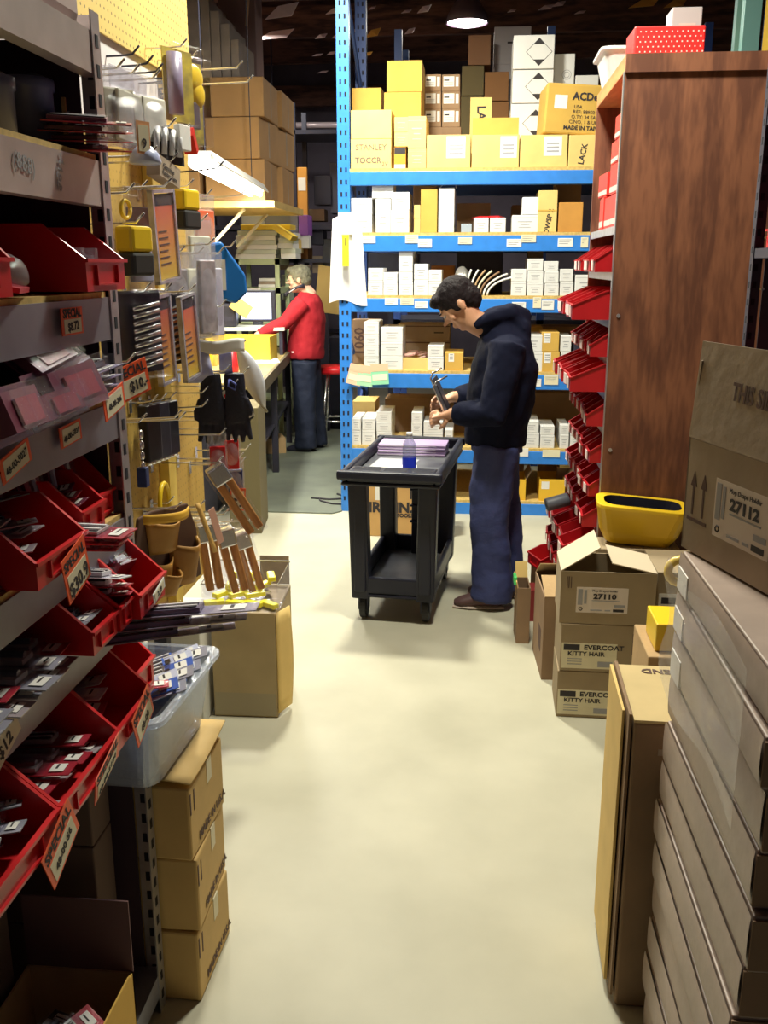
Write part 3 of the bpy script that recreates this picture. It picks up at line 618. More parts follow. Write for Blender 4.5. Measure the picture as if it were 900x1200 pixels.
REDD = RED
def bin_meshes(w, d, h, fh, m, sl=.32):
    t = .003; s = sl*d; b = MB()
    prof = [(-d/2, 0), (d/2, 0), (d/2, h), (-d/2+s, h), (-d/2, fh)]
    for x in (-w/2, w/2-t): b.poly([(x, y, z) for y, z in prof], (t, 0, 0), m)
    b.box(-w/2+t, w/2-t, -d/2, d/2, 0, t, m); b.box(-w/2+t, w/2-t, d/2-t, d/2, t, h, m); b.box(-w/2+t, w/2-t, -d/2, -d/2+t, t, fh, m)
    b.box(-w/2-.004, w/2+.004, -d/2-.006, -d/2, fh-.006, fh, m); b.box(-w/2-.004, -w/2, -d/2+s, d/2, h-.005, h, m); b.box(w/2, w/2+.004, -d/2+s, d/2, h-.005, h, m)
    # raised rims along the slopes
    for x in (-w/2-.004, w/2): b.poly([(x, -d/2, fh-.005), (x, -d/2, fh), (x, -d/2+s, h), (x, -d/2+s, h-.006)], (.004, 0, 0), m)
    # label holder frame on the front wall
    hb = MB(); hb.box(-w*.28, w*.28, -d/2-.005, -d/2, fh*.18, fh*.24, m); hb.box(-w*.28, -w*.26, -d/2-.005, -d/2, fh*.24, fh*.8, m); hb.box(w*.26, w*.28, -d/2-.005, -d/2, fh*.24, fh*.8, m)
    return b, hb
def red_bin(label, y0, y1, z, xf, d=.33, h=.13, fh=.05, m=None, group='red bins on the steel shelving', rz=90, tilt=0, name='red_bin'):
    w = y1-y0; b, hb = bin_meshes(w, d, h, fh, m or RED, .20)
    t = thing(name, label, 'bin', (xf-d/2, (y0+y1)/2, z), 0, group, rot=(R(tilt), 0, R(rz)))
    b.build('bin_body', t); hb.build('label_holder', t); return t
PURP = mat('dark_maroon_card', (.16, .02, .05), .4); MARR = mat('red_printed_card', (.60, .03, .05), .4, c2=(.45, .02, .04), scale=20)
GREYT = mat('grey_tool_steel', (.33, .33, .37), .3, metal=.8, var=.2, scale=30); STONE = mat('beige_blade_pack', (.50, .44, .42), .4)
def blister(label, w, l, loc, rot, card=MARR, tool=GREYT, bub=.025, group='clamshell tool packs', name='tool_pack', kind=0):
    """pack lying in local XY: card below, clear bubble with a tool above"""
    t = thing(name, label, 'tool pack', loc, 0, group, rot=rot)
    MB().box(-w/2, w/2, -l/2, l/2, 0, .002, card).build('backing_card', t)
    b = MB(); b.box(-w*.36, w*.36, -l*.44, l*.22, .004, bub*.7, tool)
    if kind == 2: b.box(-w*.2, w*.28, -l*.3, l*.1, bub*.7, bub*.8, mat('dull_red_print', (.30, .02, .05), .5))
    elif kind == 0: b.tube([(0, -l*.4, bub*.75), (0, l*.2, bub*.75)], w*.14, STONE if tool is GREYT else GREYT, 8)
    else:
        for q in range(4): b.box(-w*.33+q*w*.17, -w*.24+q*w*.17, -l*.42, l*.2, bub*.7, bub*.85, INK if q % 2 else PAPER)
    b.build('tool', t)
    c = MB(); c.box(-w*.44, w*.44, -l*.48, l*.28, .0025, bub, BLIS); c.box(-w*.5, w*.5, -l*.5, l*.5, .0022, .0034, BLIS)
    for q in range(3): c.box(-w*.44, w*.44, -l*.48+q*l*.25, -l*.46+q*l*.25, bub, bub+.002, BLIS)
    c.build('clear_bubble', t, bevel=.003)
    s = MB(); s.box(-w*.3, w*.3, l*.32, l*.44, .0035, .0042, PAPER); s.box(-w*.26, w*.1, l*.36, l*.38, .0042, .0046, INK); s.build('printed_strip', t)
    return t
def PH0(px, py, x): return at(px, py, X=x)
def price_tag(label, loc, w, h, head, lines, rz=90, tilt=0, roll=0, head_m=None, group='orange price tags', hs=None, ins=PAPERC):
    t = thing('price_tag', label, 'price tag', loc, 0, group, rot=(R(tilt), R(roll), R(rz)))
    MB().box(-w/2, w/2, -.0008, .0008, -h, 0, head_m or ORNG).build('card', t)
    MB().box(-w*.40, w*.40, -.0016, -.0008, -h*.93, -h*(.42 if head else .12), ins).build('paper_insert', t)
    M = Matrix.Rotation(R(90), 4, 'X') @ Matrix.Translation((0, 0, .0009)); L = []
    if head: L.append((head, 0, -h*.22, hs or w*.25, .0006))
    if L: write(t, None, None, L, INK, M0=M, off=.0004)
    write(t, None, None, lines, INK, M0=M, off=.0012, name='handwriting'); return t

# row on the third shelf
rb = red_bin('red hopper bin at the far end of the third shelf, next to the post', 1.605, 1.785, TOP[3], -.66, d=.36, h=.112, fh=.055)
b = MB()
for q in range(7): b.box(-.07+.02*q, -.058+.02*q, -.15, .02, .004, .05+.012*(q % 3), BAGC)
b.box(-.075, .075, -.14, .10, .003, .03, PURP); b.build('bagged_parts', rb)
red_bin('red hopper bin at the left edge of frame on the third shelf', 1.16, 1.345, TOP[3], -.665, d=.36, h=.125, fh=.055)
t = thing('round_tub', 'dark blue plastic tub behind clear bags on the third shelf', 'tub', (-.88, 1.46, TOP[3]))
MB().lathe([(.078, 0), (.082, .09), (.086, .095), (.086, .11), (.074, .112), (.07, .11)], mat('navy_plastic', (.02, .04, .14), .4), 28).build('tub_body', t, smooth=True)
t = thing('clear_bag', 'crinkled clear bag with red card inside lying between red bins on third shelf', 'bag', (-.735, 1.42, TOP[3]))
b = MB(); b.ell((0, 0, .03), (.05, .075, .034), BAGC); b.build('bag_film', t, smooth=True, disp=.03, dscale=.03); MB().box(-.03, .045, -.045, .05, .012, .02, MARR).build('card', t, rot=(0, .2, .3))
# second shelf: dark round canisters and red packs
CAN = mat('slate_canister', (.13, .14, .28), .35)
for i, (x, y, r_, h) in enumerate([(-.795, 1.575, .046, .095), (-.800, 1.735, .047, .118)]):
    t = thing('canister', '%s dark slate canister standing on the second shelf' % ('left', 'right')[i], 'canister', (x, y, 1.896), group='slate canisters')
    MB().lathe([(r_, 0), (r_, h-.02), (r_+.003, h-.018), (r_+.003, h), (r_-.01, h+.002)], CAN, 30).build('canister_body', t, smooth=True); MB().lathe([(r_-.012, h+.002), (r_-.012, h+.006)], BLK, 30).build('lid', t)
for i in range(4):
    blister('%s flat red and clear tool pack overhanging the second shelf edge' % ('lowest', 'second', 'third', 'topmost')[i], .075, .15, (-.712+.008*i, 1.765-.012*i, 1.898+.0145*i), (R(-2), R(4+2*i), R(-90+(i-1)*9)), MARR, PURP, bub=.014, kind=1)
# fourth shelf: big maroon clamshell hanging over tags, kraft bag
t = blister('long clear clamshell with maroon card lying on the fourth shelf edge', .085, .26, (-.685, 1.545, 1.497), (R(6), R(68), R(4)), PURP, mat('maroon_tool', (.14, .03, .07), .35), bub=.055, kind=2)
t = blister('clear clamshell with grey printed insert in front of the maroon one', .055, .20, (-.665, 1.45, 1.482), (R(4), R(66), R(3)), mat('grey_insert', (.20, .18, .22), .4), PURP, bub=.04, kind=2)
t = blister('dark clamshell at the left frame edge above tag 5027', .08, .20, (-.665, 1.30, 1.492), (R(-4), R(70), R(2)), PURP, PURP, bub=.05, kind=2)
t = blister('upper clamshell resting on the maroon one below the orange SPECIAL tag', .07, .22, (-.72, 1.56, 1.545), (R(9), R(40), R(6)), PURP, PURP, bub=.03, kind=2)
for i in range(4):
    blister('small clear bag pack %s at the far end of fourth shelf' % ('lowest', 'second', 'third', 'on top')[i], .07, .13, (-.75+.01*i, 1.74-.01*i, 1.455+.018*i), (R(5), R(-8+6*i), R(-70-14*i)), mat('violet_grey_card', (.28, .24, .38), .4), GREYT, bub=.02, kind=1)
t = thing('paper_bag', 'folded kraft paper bag under the clamshells on the fourth shelf', 'bag', (-.72, 1.36, 1.451)); MB().box(-.06, .06, -.09, .09, 0, .045, mat('kraft_bag', (.30, .20, .10), .7, var=.2)).build('bag_body', t, bevel=.01, disp=.01, dscale=.04)
t = thing('notice_strip', 'small red plastic strip lying on the fourth shelf board', 'strip', (-.705, 1.53, 1.451)); MB().box(-.012, .0, -.05, .05, 0, .016, MARR).build('strip_body', t)
# fifth shelf: bins with packs
r1 = red_bin('large red hopper bin nearest the camera on the fifth shelf', 1.315, 1.50, 1.218, -.655, d=.36, h=.11, fh=.045)
r2 = red_bin('red hopper bin in the middle of the fifth shelf', 1.60, 1.70, 1.218, -.70, d=.30, h=.105, fh=.05)
r3 = red_bin('red hopper bin next to the post on the fifth shelf', 1.705, 1.80, 1.218, -.72, d=.30, h=.115, fh=.05)
for i, (y, z, a, m_) in enumerate([(1.36, 1.255, 12, STONE), (1.40, 1.285, 24, GREYT), (1.45, 1.268, -18, GREYT), (1.35, 1.30, 5, STONE), (1.46, 1.31, 40, PURP)]):
    blister('clear tool pack %s in the large red bin' % ('lying flat', 'propped crosswise', 'leaning at far side', 'on the near top', 'tilted upright')[i], .06, .17, (-.77-.012*i, y, z), (R(6), R(-a*.3), R(-84+a)), STONE, m_, bub=.022, kind=i % 2)
for i in range(3):
    blister('clear bagged pack %s in the middle bin of the fifth shelf' % ORD[i], .05, .13, (-.78-.012*i, 1.65, 1.262+.012*i), (R(10), R(6), R(-90+8*i)), MARR if i % 2 else PURP, GREYT, bub=.02)
for i in range(6):
    t = blister('clear hanging bag with dark red insert, %s in the cluster over fifth shelf' % ORD[i], .05, .12, (-.80-.03*(i % 2), 1.60+.035*i, 1.32), (R(80), R(10*(i % 3)-8), R(70+13*(i % 3))), PURP, mat('dark_red_insert', (.25, .02, .05), .4), bub=.02)
    MB().box(-.008, .008, .05, .09, 0, .004, BAGC).build('header_tab', t)
for i in range(3): blister('flat red and clear pack, %s of the pile before the middle bin of fifth shelf' % ('bottom', 'middle', 'top')[i], .07, .17, (-.70+.01*i, 1.555, 1.218+.0125*i), (0, 0, R(-86-4*i)), MARR, STONE, bub=.012, kind=1)
for i in range(5):
    blister('dark packed tool near the left frame edge, %s in the fifth shelf row' % ORD[i], .06, .18, (-.80, 1.28-.055*i, 1.219+.02*(i % 2)), (R(3), 0, R(-90+5*(i % 3))), PURP, STONE if i % 2 else GREYT, bub=.03, kind=i % 2)
# sixth shelf
q1 = red_bin('red hopper bin at the far end of the sixth shelf, past the post', 1.655, 1.80, 1.043, -.625, d=.38, h=.12, fh=.05)
q2 = red_bin('red hopper bin next to the farthest on the sixth shelf', 1.59, 1.65, 1.043, -.64, d=.34, h=.105, fh=.05)
q3 = red_bin('deep red hopper bin in the middle of the sixth shelf', 1.475, 1.585, 1.043, -.645, d=.34, h=.105, fh=.045)
for i in range(6): blister('clear square pack, %s in the far bin of sixth shelf' % ORD[i], .07, .09, (-.69-.02*i, 1.725+.01*(i % 2), 1.095+.008*(i % 3)), (R(-60+14*i), R(8), R(88+5*i)), PURP, mat('grey_box_insert', (.3, .27, .33), .4), bub=.022)
for i in range(3): blister('white and red boxed blade pack, %s in second far bin of sixth shelf' % ('bottom', 'middle', 'top')[i], .045, .14, (-.70, 1.62, 1.10+.019*i), (R(3), R(-10), R(-80-10*i)), PAPER if i == 2 else MARR, PAPER, bub=.016, kind=1)
for i in range(3): blister('steel hinge pack, %s one in the middle bin of sixth shelf' % ('left', 'centre', 'right')[i], .032, .15, (-.74, 1.495+.034*i, 1.075), (R(12), 0, R(-90)), INKG, BLK, bub=.018)
for i in range(7):
    blister('grey blade pack, %s from far end in the row on near sixth shelf' % ORD[i], .055, .19, (-.765+.01*(i % 2), 1.44-.06*i, 1.043+.004*(i % 2)), (0, 0, R(-90+3*(i % 3))), STONE if i % 2 else INKG, GREYT if i % 2 else STONE, bub=.018, kind=i % 2)
for i in range(7):
    blister('pale tipped blade pack on the second layer, %s from far end of sixth shelf' % ORD[i], .055, .19, (-.775+.02*(i % 3), 1.435-.062*i, 1.067+.004*(i % 2)), (R(1), 0, R(-86-3*(i % 3))), INKG if i % 3 else MARR, STONE, bub=.018, kind=0)
# seventh row
s1 = red_bin('wide red hopper bin at the far end of lowest red row', 1.50, 1.68, .847, -.625, d=.40, h=.12, fh=.045)
s2 = red_bin('wide red hopper bin second from far in the lowest red row', 1.245, 1.49, .847, -.62, d=.40, h=.12, fh=.05)
s3 = red_bin('wide red hopper bin nearest the camera in the lowest red row', .98, 1.235, .847, -.62, d=.40, h=.12, fh=.05)
s4 = red_bin('small red bin mostly hidden behind post under the sixth shelf', 1.69, 1.80, .847, -.66, d=.36, h=.13, fh=.06)
for i in range(5): blister('clear pack with steel blade, %s in the far lowest bin' % ORD[i], .06, .19, (-.76-.01*i, 1.53+.028*i, .885+.012*(i % 3)), (R(5*i-8), R(-3), R(-84+6*(i % 2))), MARR if i % 2 else PAPER, GREYT, bub=.018, kind=i % 2)
for i in range(7): blister('red and white blade pack, %s in the middle lowest bin' % ORD[i], .045, .20, (-.74-.015*(i % 2), 1.275+.032*i, .870+.012*(i % 3)), (R(3), R(-3), R(-90+4*(i % 3)-4)), MARR if i % 3 else STONE, STONE if i % 2 else INKG, bub=.016, kind=i % 2)
for i in range(6): blister('clear boxed bit pack, %s in the nearest lowest bin' % ORD[i], .045, .13, (-.71-.02*(i % 2), 1.02+.037*i, .88+.012*(i % 3)), (R(5), R(-10), R(-86+9*(i % 3))), INKG, GREYT, bub=.035)
# long silver and purple packs lying across the tote
for i in range(3): blister('long silver edged saw pack, %s, sticking out over the white tote' % ('lowest', 'middle', 'topmost')[i], .07, .40, (-.66+.02*i, 1.70+.02*i, .982+.02*i), (R(4), R(-11+2*i), R(-74-5*i)), mat('lilac_card', (.40, .36, .42), .4), mat('violet_steel', (.22, .19, .28), .35, metal=.5), bub=.018, kind=1, name='saw_pack')
# price tags
price_tag('orange SPECIAL tag priced 8.72 on the third shelf lip', (-.692, 1.605, 1.629), .088, .045*1.02, 'SPECIAL', [('$8.72', 0, -.032, .020, .0005, 4)], hs=.021)
price_tag('orange tag handwritten 5031 on the fourth shelf lip', (-.692, 1.56, 1.436), .088, .036, None, [('48-00-5031', 0, -.02, .014, .0002, 6)], roll=-3)
price_tag('orange tag handwritten 5027 at left end of fourth shelf lip', (-.688, 1.345, 1.432), .10, .038, None, [('48-00-5027', 0, -.021, .016, .0002, 6)], roll=-12)
price_tag('orange tag handwritten 206 leaning at fourth shelf corner', (-.668, 1.705, 1.475), .105, .045, None, [('48-00-206', 0, -.025, .016, .0003, 0)], roll=-10)
price_tag('orange SPECIAL tag priced 10 dollars hung behind the post', PH0(150, 427, -.745), .115, .075, 'SPECIAL', [('$10.-', .02, -.05, .030, .001, 0)], roll=-12, rz=70)
price_tag('red edged SPECIAL tag priced 30 hanging from the large red bin', (-.648, 1.43, 1.252), .095, .08, 'SPECIAL', [('$30.9', 0, -.06, .035, .0008, 4)], roll=-14)
price_tag('cream tag at left edge hanging on the sixth shelf lip', (-.69, 1.22, 1.03), .10, .05, None, [('$12', 0, -.03, .03, .0006, 0)], roll=-22, head_m=PAPERC)
price_tag('small white tag on the far bin of the sixth shelf', (-.617, 1.74, 1.082), .07, .022, None, [('2.49', 0, -.012, .015, .0002, 0)], roll=-12, head_m=PAPER)
price_tag('orange SPECIAL tag handwritten 5184 curling from the middle lowest bin', (-.608, 1.41, .890), .115, .06, 'SPECIAL', [('48-00-5184', 0, -.043, .018, .0004, 8)], roll=-16, tilt=12)
price_tag('cream SPECIAL tag hanging from the far lowest bin beside the post', (-.612, 1.585, .905), .10, .07, 'SPECIAL', [('48-00', 0, -.05, .02, .0004, 6)], roll=-20)
price_tag('cream SPECIAL tag hanging at left from the nearest lowest bin', (-.608, 1.20, .885), .11, .075, 'SPECIAL', [('48-00-56', 0, -.05, .018, .0004, 6)], roll=-24)
# things under the shelving
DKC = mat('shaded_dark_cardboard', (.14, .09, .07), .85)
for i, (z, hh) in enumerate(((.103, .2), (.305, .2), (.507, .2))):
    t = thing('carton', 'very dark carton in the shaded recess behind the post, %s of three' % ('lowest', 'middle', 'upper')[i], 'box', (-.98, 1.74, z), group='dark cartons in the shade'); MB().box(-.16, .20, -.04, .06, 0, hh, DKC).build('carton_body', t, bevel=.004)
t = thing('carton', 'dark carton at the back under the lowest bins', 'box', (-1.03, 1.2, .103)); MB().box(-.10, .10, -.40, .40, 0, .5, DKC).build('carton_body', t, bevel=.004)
t = thing('open_carton', 'open carton with raised maroon flap and golden side flap at the bottom left', 'box', (-.80, 1.33, .102)); b = MB(); w, d, h, k_ = .115, .30, .16, .005; DK2 = mat('maroon_cardboard', (.16, .08, .08), .8)
b.box(-w, w, -d, d, 0, k_, CARD); b.box(-w, w, -d, -d+k_, k_, h, CARD); b.box(-w, w, d-k_, d, k_, h, CARD); b.box(-w, -w+k_, -d, d, k_, h, CARD); b.box(w-k_, w, -d, d, k_, h, CARDY); b.build('carton_body', t)
MB().box(-w, w, d, d+.004, h, h+.17, DK2).build('back_flap', t); f = MB(); f.poly([(w-.004, d-.02, h), (w-.004, -d, h), (w-.004, -d, h+.03), (w-.004, d-.02, h+.005)], (.004, 0, 0), CARDY); f.build('side_flap', t)
for i in range(7): blister('clear pack %s inside the open carton at bottom left' % ORD[i], .06, .15, (-.82+.03*(i % 3), 1.20+.05*i, .205+.022*(i % 3)), (R(10*(i % 3)-8), R(8), R(-60+25*(i % 4))), MARR if i % 2 else BLK, mat('pale_insert', (.5, .5, .45), .5), bub=.02, kind=i % 2)
# top shelf tub
t = thing('storage_tub', 'pinkish grey plastic tub on the top shelf at upper left corner', 'tub', (-.80, 1.62, 2.107)); MB().box(-.085, .085, -.19, .19, 0, .15, mat('pinkish_tub_plastic', (.62, .50, .48), .4)).build('tub_body', t, bevel=.022); MB().box(-.09, .09, -.195, .195, .135, .152, mat('pinkish_tub_plastic', (.62, .50, .48))).build('rim', t, bevel=.006)

# ============================================================ kraft cartons and tote past the post
for i, z in enumerate((0, .190, .382)):
    h = (.188, .190, .185)[i]
    t = thing('carton', 'kraft carton printed with arrows and origin text beside the post, %s of three' % ('lowest', 'middle', 'topmost')[i], 'box', (-.775+.0, 1.975, z), R((-1.5, 1, -2)[i]), 'stack of kraft cartons by the post'); dm = (.33, .25, h); w, d, _ = dm
    KY = mat('bright_kraft', (.62, .42, .16), .75, var=.08, scale=9)
    b = MB()
    def skin(u, v, w=w, d=d, h=h): return None
    b.box(-w/2, w/2, -d/2, d/2, 0, h, KY).build('carton_body', t, bevel=.006)
    write(t, dm, 'R', [('MADE IN U.S.A.', .03, .032, .030, .0008)], INKB)
    M = face_M('R', *dm); b = MB(); 
    for dx in (-.012, .012): b.box(-.105+dx-.003, -.105+dx+.003, h*.62, h*.9, 0, .001, INKB, M)
    b.build('arrow_mark', t)
    b = MB(); b.box(w/2-.03, w/2+.001, -.0, .035, h*.68, h+.001, PAPERC); b.build('tape', t)
t.children[0]
f = MB(); f.grid(lambda u, v: (-.16+.33*u, -.125+.27*v, .187+.020*math.sin(u*2.6)*(1-v)+.03*v*v), 8, 8, mat('bright_kraft', (.62, .42, .16))); f.build('flap', t, smooth=True, solid=.004)
# tote
t = thing('storage_tote', 'translucent plastic tote full of blue packaged tools on kraft cartons', 'tote', (-.765, 1.955, .60), R(-3))
def tote_fn(w0, d0, w1, d1, h, m, parent, th=.003):
    b = MB(); n = 10
    def ring(w, d, z, r=.04):
        pts = []
        for cx, cy, a0 in ((w/2-r, d/2-r, 0), (-w/2+r, d/2-r, 90), (-w/2+r, -d/2+r, 180), (w/2-r, -d/2+r, 270)):
            for k in range(6): a = R(a0+k*18); pts.append((cx+r*math.cos(a), cy+r*math.sin(a), z))
        return pts
    rings = [ring(w0, d0, 0), ring(w1, d1, h), ring(w1+.03, d1+.03, h), ring(w1+.03, d1+.03, h+.012), ring(w1-.006, d1-.006, h+.012), ring(w0-.006, d0-.006, .004)]
    vs = [p for r_ in rings for p in r_]; k = 24; fs = [(i*k+j, i*k+(j+1) % k, (i+1)*k+(j+1) % k, (i+1)*k+j) for i in range(len(rings)-1) for j in range(k)]
    fs += [tuple(range(k))[::-1], tuple((len(rings)-1)*k+j for j in range(k))]
    b.add(vs, fs, m); return b.build('tote_body', parent, smooth=False)
tote_fn(.21, .33, .26, .40, .165, MILK, t)
BLUP = mat('blue_tool_card', (.05, .16, .60), .4); WBL = mat('white_blue_card', (.75, .80, .90), .4)
n = 0
for i in range(13):
    g = i % 3
    n += 1; o = blister('striped blue and white tool pack, %s from the front in the tote' % ORD[min(i, 12)], .05, .24, (-.765+.012*(i % 3), 1.85+.019*i, .752+.010*(i % 2)), (R(16), R(5), R(-64-4*g)), [WBL, BLUP, INKG][g], [BLUP, GREYT, WBL][g], bub=.014, kind=1, group='packs in the tote')
blister('red striped pack lying on top at the near side of the tote', .05, .17, (-.74, 1.86, .800), (0, R(-6), R(-70)), MARR, MARR, bub=.012, kind=1, group=None)
b = MB(); b.box(-.085, .085, -.14, .14, .006, .135, mat('packed_cards', (.25, .28, .40), .6, c2=(.6, .6, .6), scale=30)); o = b.build('packed_contents', t); o['kind'] = 'stuff'
# ============================================================ utility cart
ct = thing('utility_cart', 'black moulded plastic two shelf cart on casters with papers and water bottle on top', 'cart', (-.335, 4.73, 0), R(-5.5))
CW, CL = .47, .94
def tray(z0, z1, w, l, lip, m):
    b = MB(); t = .028
    b.box(-w/2, w/2, -l/2, l/2, z0, z0+.02, m)
    b.box(-w/2, -w/2+t, -l/2, l/2, z0+.02, z1, m); b.box(w/2-t, w/2, -l/2, l/2, z0+.02, z1, m); b.box(-w/2+t, w/2-t, -l/2, -l/2+t, z0+.02, z1, m); b.box(-w/2+t, w/2-t, l/2-t, l/2, z0+.02, z1, m)
    return b
tt = tray(.70, .775, CW, CL, .0, CARTBLK)
tt.box(-CW/2+.028, CW/2-.028, -CL/2+.028, -CL/2+.15, .72, .768, CARTBLK)     # raised end panel with tool wells
tt.box(-CW/2-.012, CW/2+.012, -CL/2-.035, -CL/2+.01, .735, .778, CARTBLK)  # handle bar
tt.box(-CW/2-.012, CW/2+.012, CL/2-.01, CL/2+.02, .735, .778, CARTBLK)
tt.build('top_tray', ct, bevel=.010)
b = MB()
for x0, x1 in ((-.19, -.06), (-.04, .07), (.09, .19)): b.box(x0, x1, -CL/2+.045, -CL/2+.13, .7682, .7686, SLOT)
b.build('tool_well', ct)
WORN = mat('worn_grey_tray', (.18, .19, .20), .3, c2=(.05, .05, .07), scale=5)
MB().box(-CW/2+.03, CW/2-.03, -CL/2+.155, CL/2-.03, .7202, .7215, WORN).build('tray_floor', ct)
bt = tray(.130, .235, .40, .80, .0, CARTBLK); bt.build('bottom_tray', ct, bevel=.010)
MB().box(-.17, .17, -.37, .37, .1505, .152, WORN).build('tray_floor', ct)
for sx in (-1, 1):
    for sy in (-1, 1):
        b = MB(); x = sx*.158; y = sy*.36
        b.poly([(x-.045, y-.04, .12), (x+.045, y-.04, .12), (x+.045, y+.04, .12), (x-.045, y+.04, .12)], (sx*.012, sy*.02, .60), CARTBLK)
        if sy < 0: b.box(x+sx*.0-.030, x+.030, y-.055, y-.035, .16, .66, CARTBLK)
        b.build('leg', ct, bevel=.012)
b = MB(); b.box(-.022, .022, .30, .36, .13, .72, CARTBLK); 
for z in (.33, .42, .51, .60): b.box(-.030, .030, .285, .31, z, z+.012, CARTBLK)
b.build('centre_brace', ct, bevel=.004)
TIRE = mat('black_rubber', (.02, .02, .022), .6)
for sx in (-1, 1):
    for sy in (-1, 1):
        b = MB(); x = sx*.155; y = sy*.33; b.box(x-.024, x-.019, y-.025, y+.03, .05, .133, DARKM); b.box(x+.019, x+.024, y-.025, y+.03, .05, .133, DARKM); b.box(x-.03, x+.03, y-.03, y+.03, .125, .133, DARKM)
        c = b.build('caster_fork', ct); w = MB(); w.tube([(x-.016, y+.012, .062), (x+.016, y+.012, .062)], .0615, TIRE, 24); w.build('wheel', c, bevel=.004); 
# things on the cart
def oncart(x, y, z): 
    v = Matrix.Rotation(R(-5.5), 4, 'Z') @ Vector((x, y, z)); return Vector((ct.location.x+v.x, ct.location.y+v.y, z))
b = MB(); b.box(-.105, .105, -.14, .14, 0, .0015, mat('glassy_sheet', (.5, .52, .55), .2)); tagp(b.build('plastic_sheet', loc=oncart(-.06, -.04, .7222), rot=(0, 0, R(-8))), 'greyish shiny sheet lying flat on the cart top', 'sheet')
b = MB(); b.box(-.09, .09, -.12, .12, 0, .0015, PAPER); tagp(b.build('paper_sheet', loc=oncart(-.01, -.18, .7242), rot=(0, 0, R(4))), 'white paper sheet on the cart next to the water bottle', 'paper')
VIO = mat('violet_edge_pad', (.42, .30, .52), .5); VIOP = mat('violet_pad_stripe', (.75, .68, .78), .5)
for i in range(4):
    t = thing('document_wallet', 'violet grey document wallet, %s in the pile at the far cart end' % ('bottom', 'second', 'third', 'top')[i], 'folder', oncart(.0, .27+.006*i, .7222+.0145*i), R(-5.5+(i % 2)*2), 'violet document wallets')
    MB().box(-.19, .17, -.09, .09, 0, .013, VIO).build('wallet_body', t, bevel=.003); MB().box(-.185, .12, -.0915, -.09, .004, .008, VIOP).build('edge_stripe', t)
bo = thing('water_bottle', 'clear water bottle with blue label standing on the black cart', 'bottle', oncart(.055, -.255, .7225))
PET = clear('bottle_plastic', tint=(.85, .9, .98), gloss=.25, haze=.12)
MB().lathe([(.030, 0), (.033, .008), (.033, .13), (.030, .15), (.015, .178), (.013, .19)], PET, 24).build('bottle_body', bo, smooth=True)
MB().lathe([(.0338, .02), (.0338, .085)], mat('blue_bottle_label', (.02, .05, .75), .4), 24, caps=False).build('bottle_label', bo, smooth=True)
MB().lathe([(.015, .186), (.015, .203), (.0, .204)], WHITE, 18).build('bottle_cap', bo, smooth=True)
# ============================================================ pegboard panel past the shelving
def pegmat(name, c, hd=.3):
    m = mat(name, c, .6, var=.06, scale=2); nt = m.node_tree; b = nt.nodes['Principled BSDF']
    tc = nt.nodes.new('ShaderNodeTexCoord'); sp = nt.nodes.new('ShaderNodeSeparateXYZ'); nt.links.new(tc.outputs['Object'], sp.inputs[0]); parts = []
    for ax in (1, 2):
        a = nt.nodes.new('ShaderNodeMath'); a.operation = 'MULTIPLY'; a.inputs[1].default_value = 1/.0254; nt.links.new(sp.outputs[ax], a.inputs[0])
        f = nt.nodes.new('ShaderNodeMath'); f.operation = 'FRACT'; nt.links.new(a.outputs[0], f.inputs[0])
        s = nt.nodes.new('ShaderNodeMath'); s.operation = 'SUBTRACT'; s.inputs[1].default_value = .5; nt.links.new(f.outputs[0], s.inputs[0])
        q = nt.nodes.new('ShaderNodeMath'); q.operation = 'MULTIPLY'; nt.links.new(s.outputs[0], q.inputs[0]); nt.links.new(s.outputs[0], q.inputs[1]); parts.append(q)
    ad = nt.nodes.new('ShaderNodeMath'); ad.operation = 'ADD'; nt.links.new(parts[0].outputs[0], ad.inputs[0]); nt.links.new(parts[1].outputs[0], ad.inputs[1])
    lt = nt.nodes.new('ShaderNodeMath'); lt.operation = 'LESS_THAN'; lt.inputs[1].default_value = .022; nt.links.new(ad.outputs[0], lt.inputs[0])
    mx = nt.nodes.new('ShaderNodeMix'); mx.data_type = 'RGBA'; nt.links.new(lt.outputs[0], mx.inputs[0])
    src = b.inputs['Base Color'].links[0].from_socket; nt.links.new(src, mx.inputs[6]); mx.inputs[7].default_value = (c[0]*hd, c[1]*hd, c[2]*hd, 1); nt.links.new(mx.outputs[2], b.inputs['Base Color'])
    return m
PEGM = pegmat('yellow_pegboard', (.78, .56, .16)); PEGB = pegmat('shaded_pegboard', (.56, .36, .08), .72)  # PEGB: shade on the lower board put into its darker colour
pb = thing('pegboard_panel', 'tall yellow pegboard panel hung with tools beside the steel shelving post', 'pegboard', (0, 0, 0))
PX = -.975; PY0, PY1 = 1.88, 3.30
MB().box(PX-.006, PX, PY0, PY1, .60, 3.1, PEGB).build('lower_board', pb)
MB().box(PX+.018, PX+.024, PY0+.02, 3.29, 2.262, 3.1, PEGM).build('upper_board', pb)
MB().box(PX+.001, PX+.012, PY0+.02, 2.98, 2.04, 2.268, mat('white_backing', (.85, .82, .84), .5)).build('white_backing_board', pb)
MB().box(PX+.001, PX+.03, 2.83, 2.90, .60, 2.05, mat('yellow_batten', (.80, .58, .12), .6, var=.1)).build('batten', pb)  # upright strip, yellower than the lower board
MB().box(PX-.05, PX-.008, 2.82, 2.86, 0, 3.1, DARKM).build('frame_post', pb); MB().box(PX-.05, PX-.008, PY0, PY0+.04, 0, 3.1, DARKM).build('frame_post', pb)
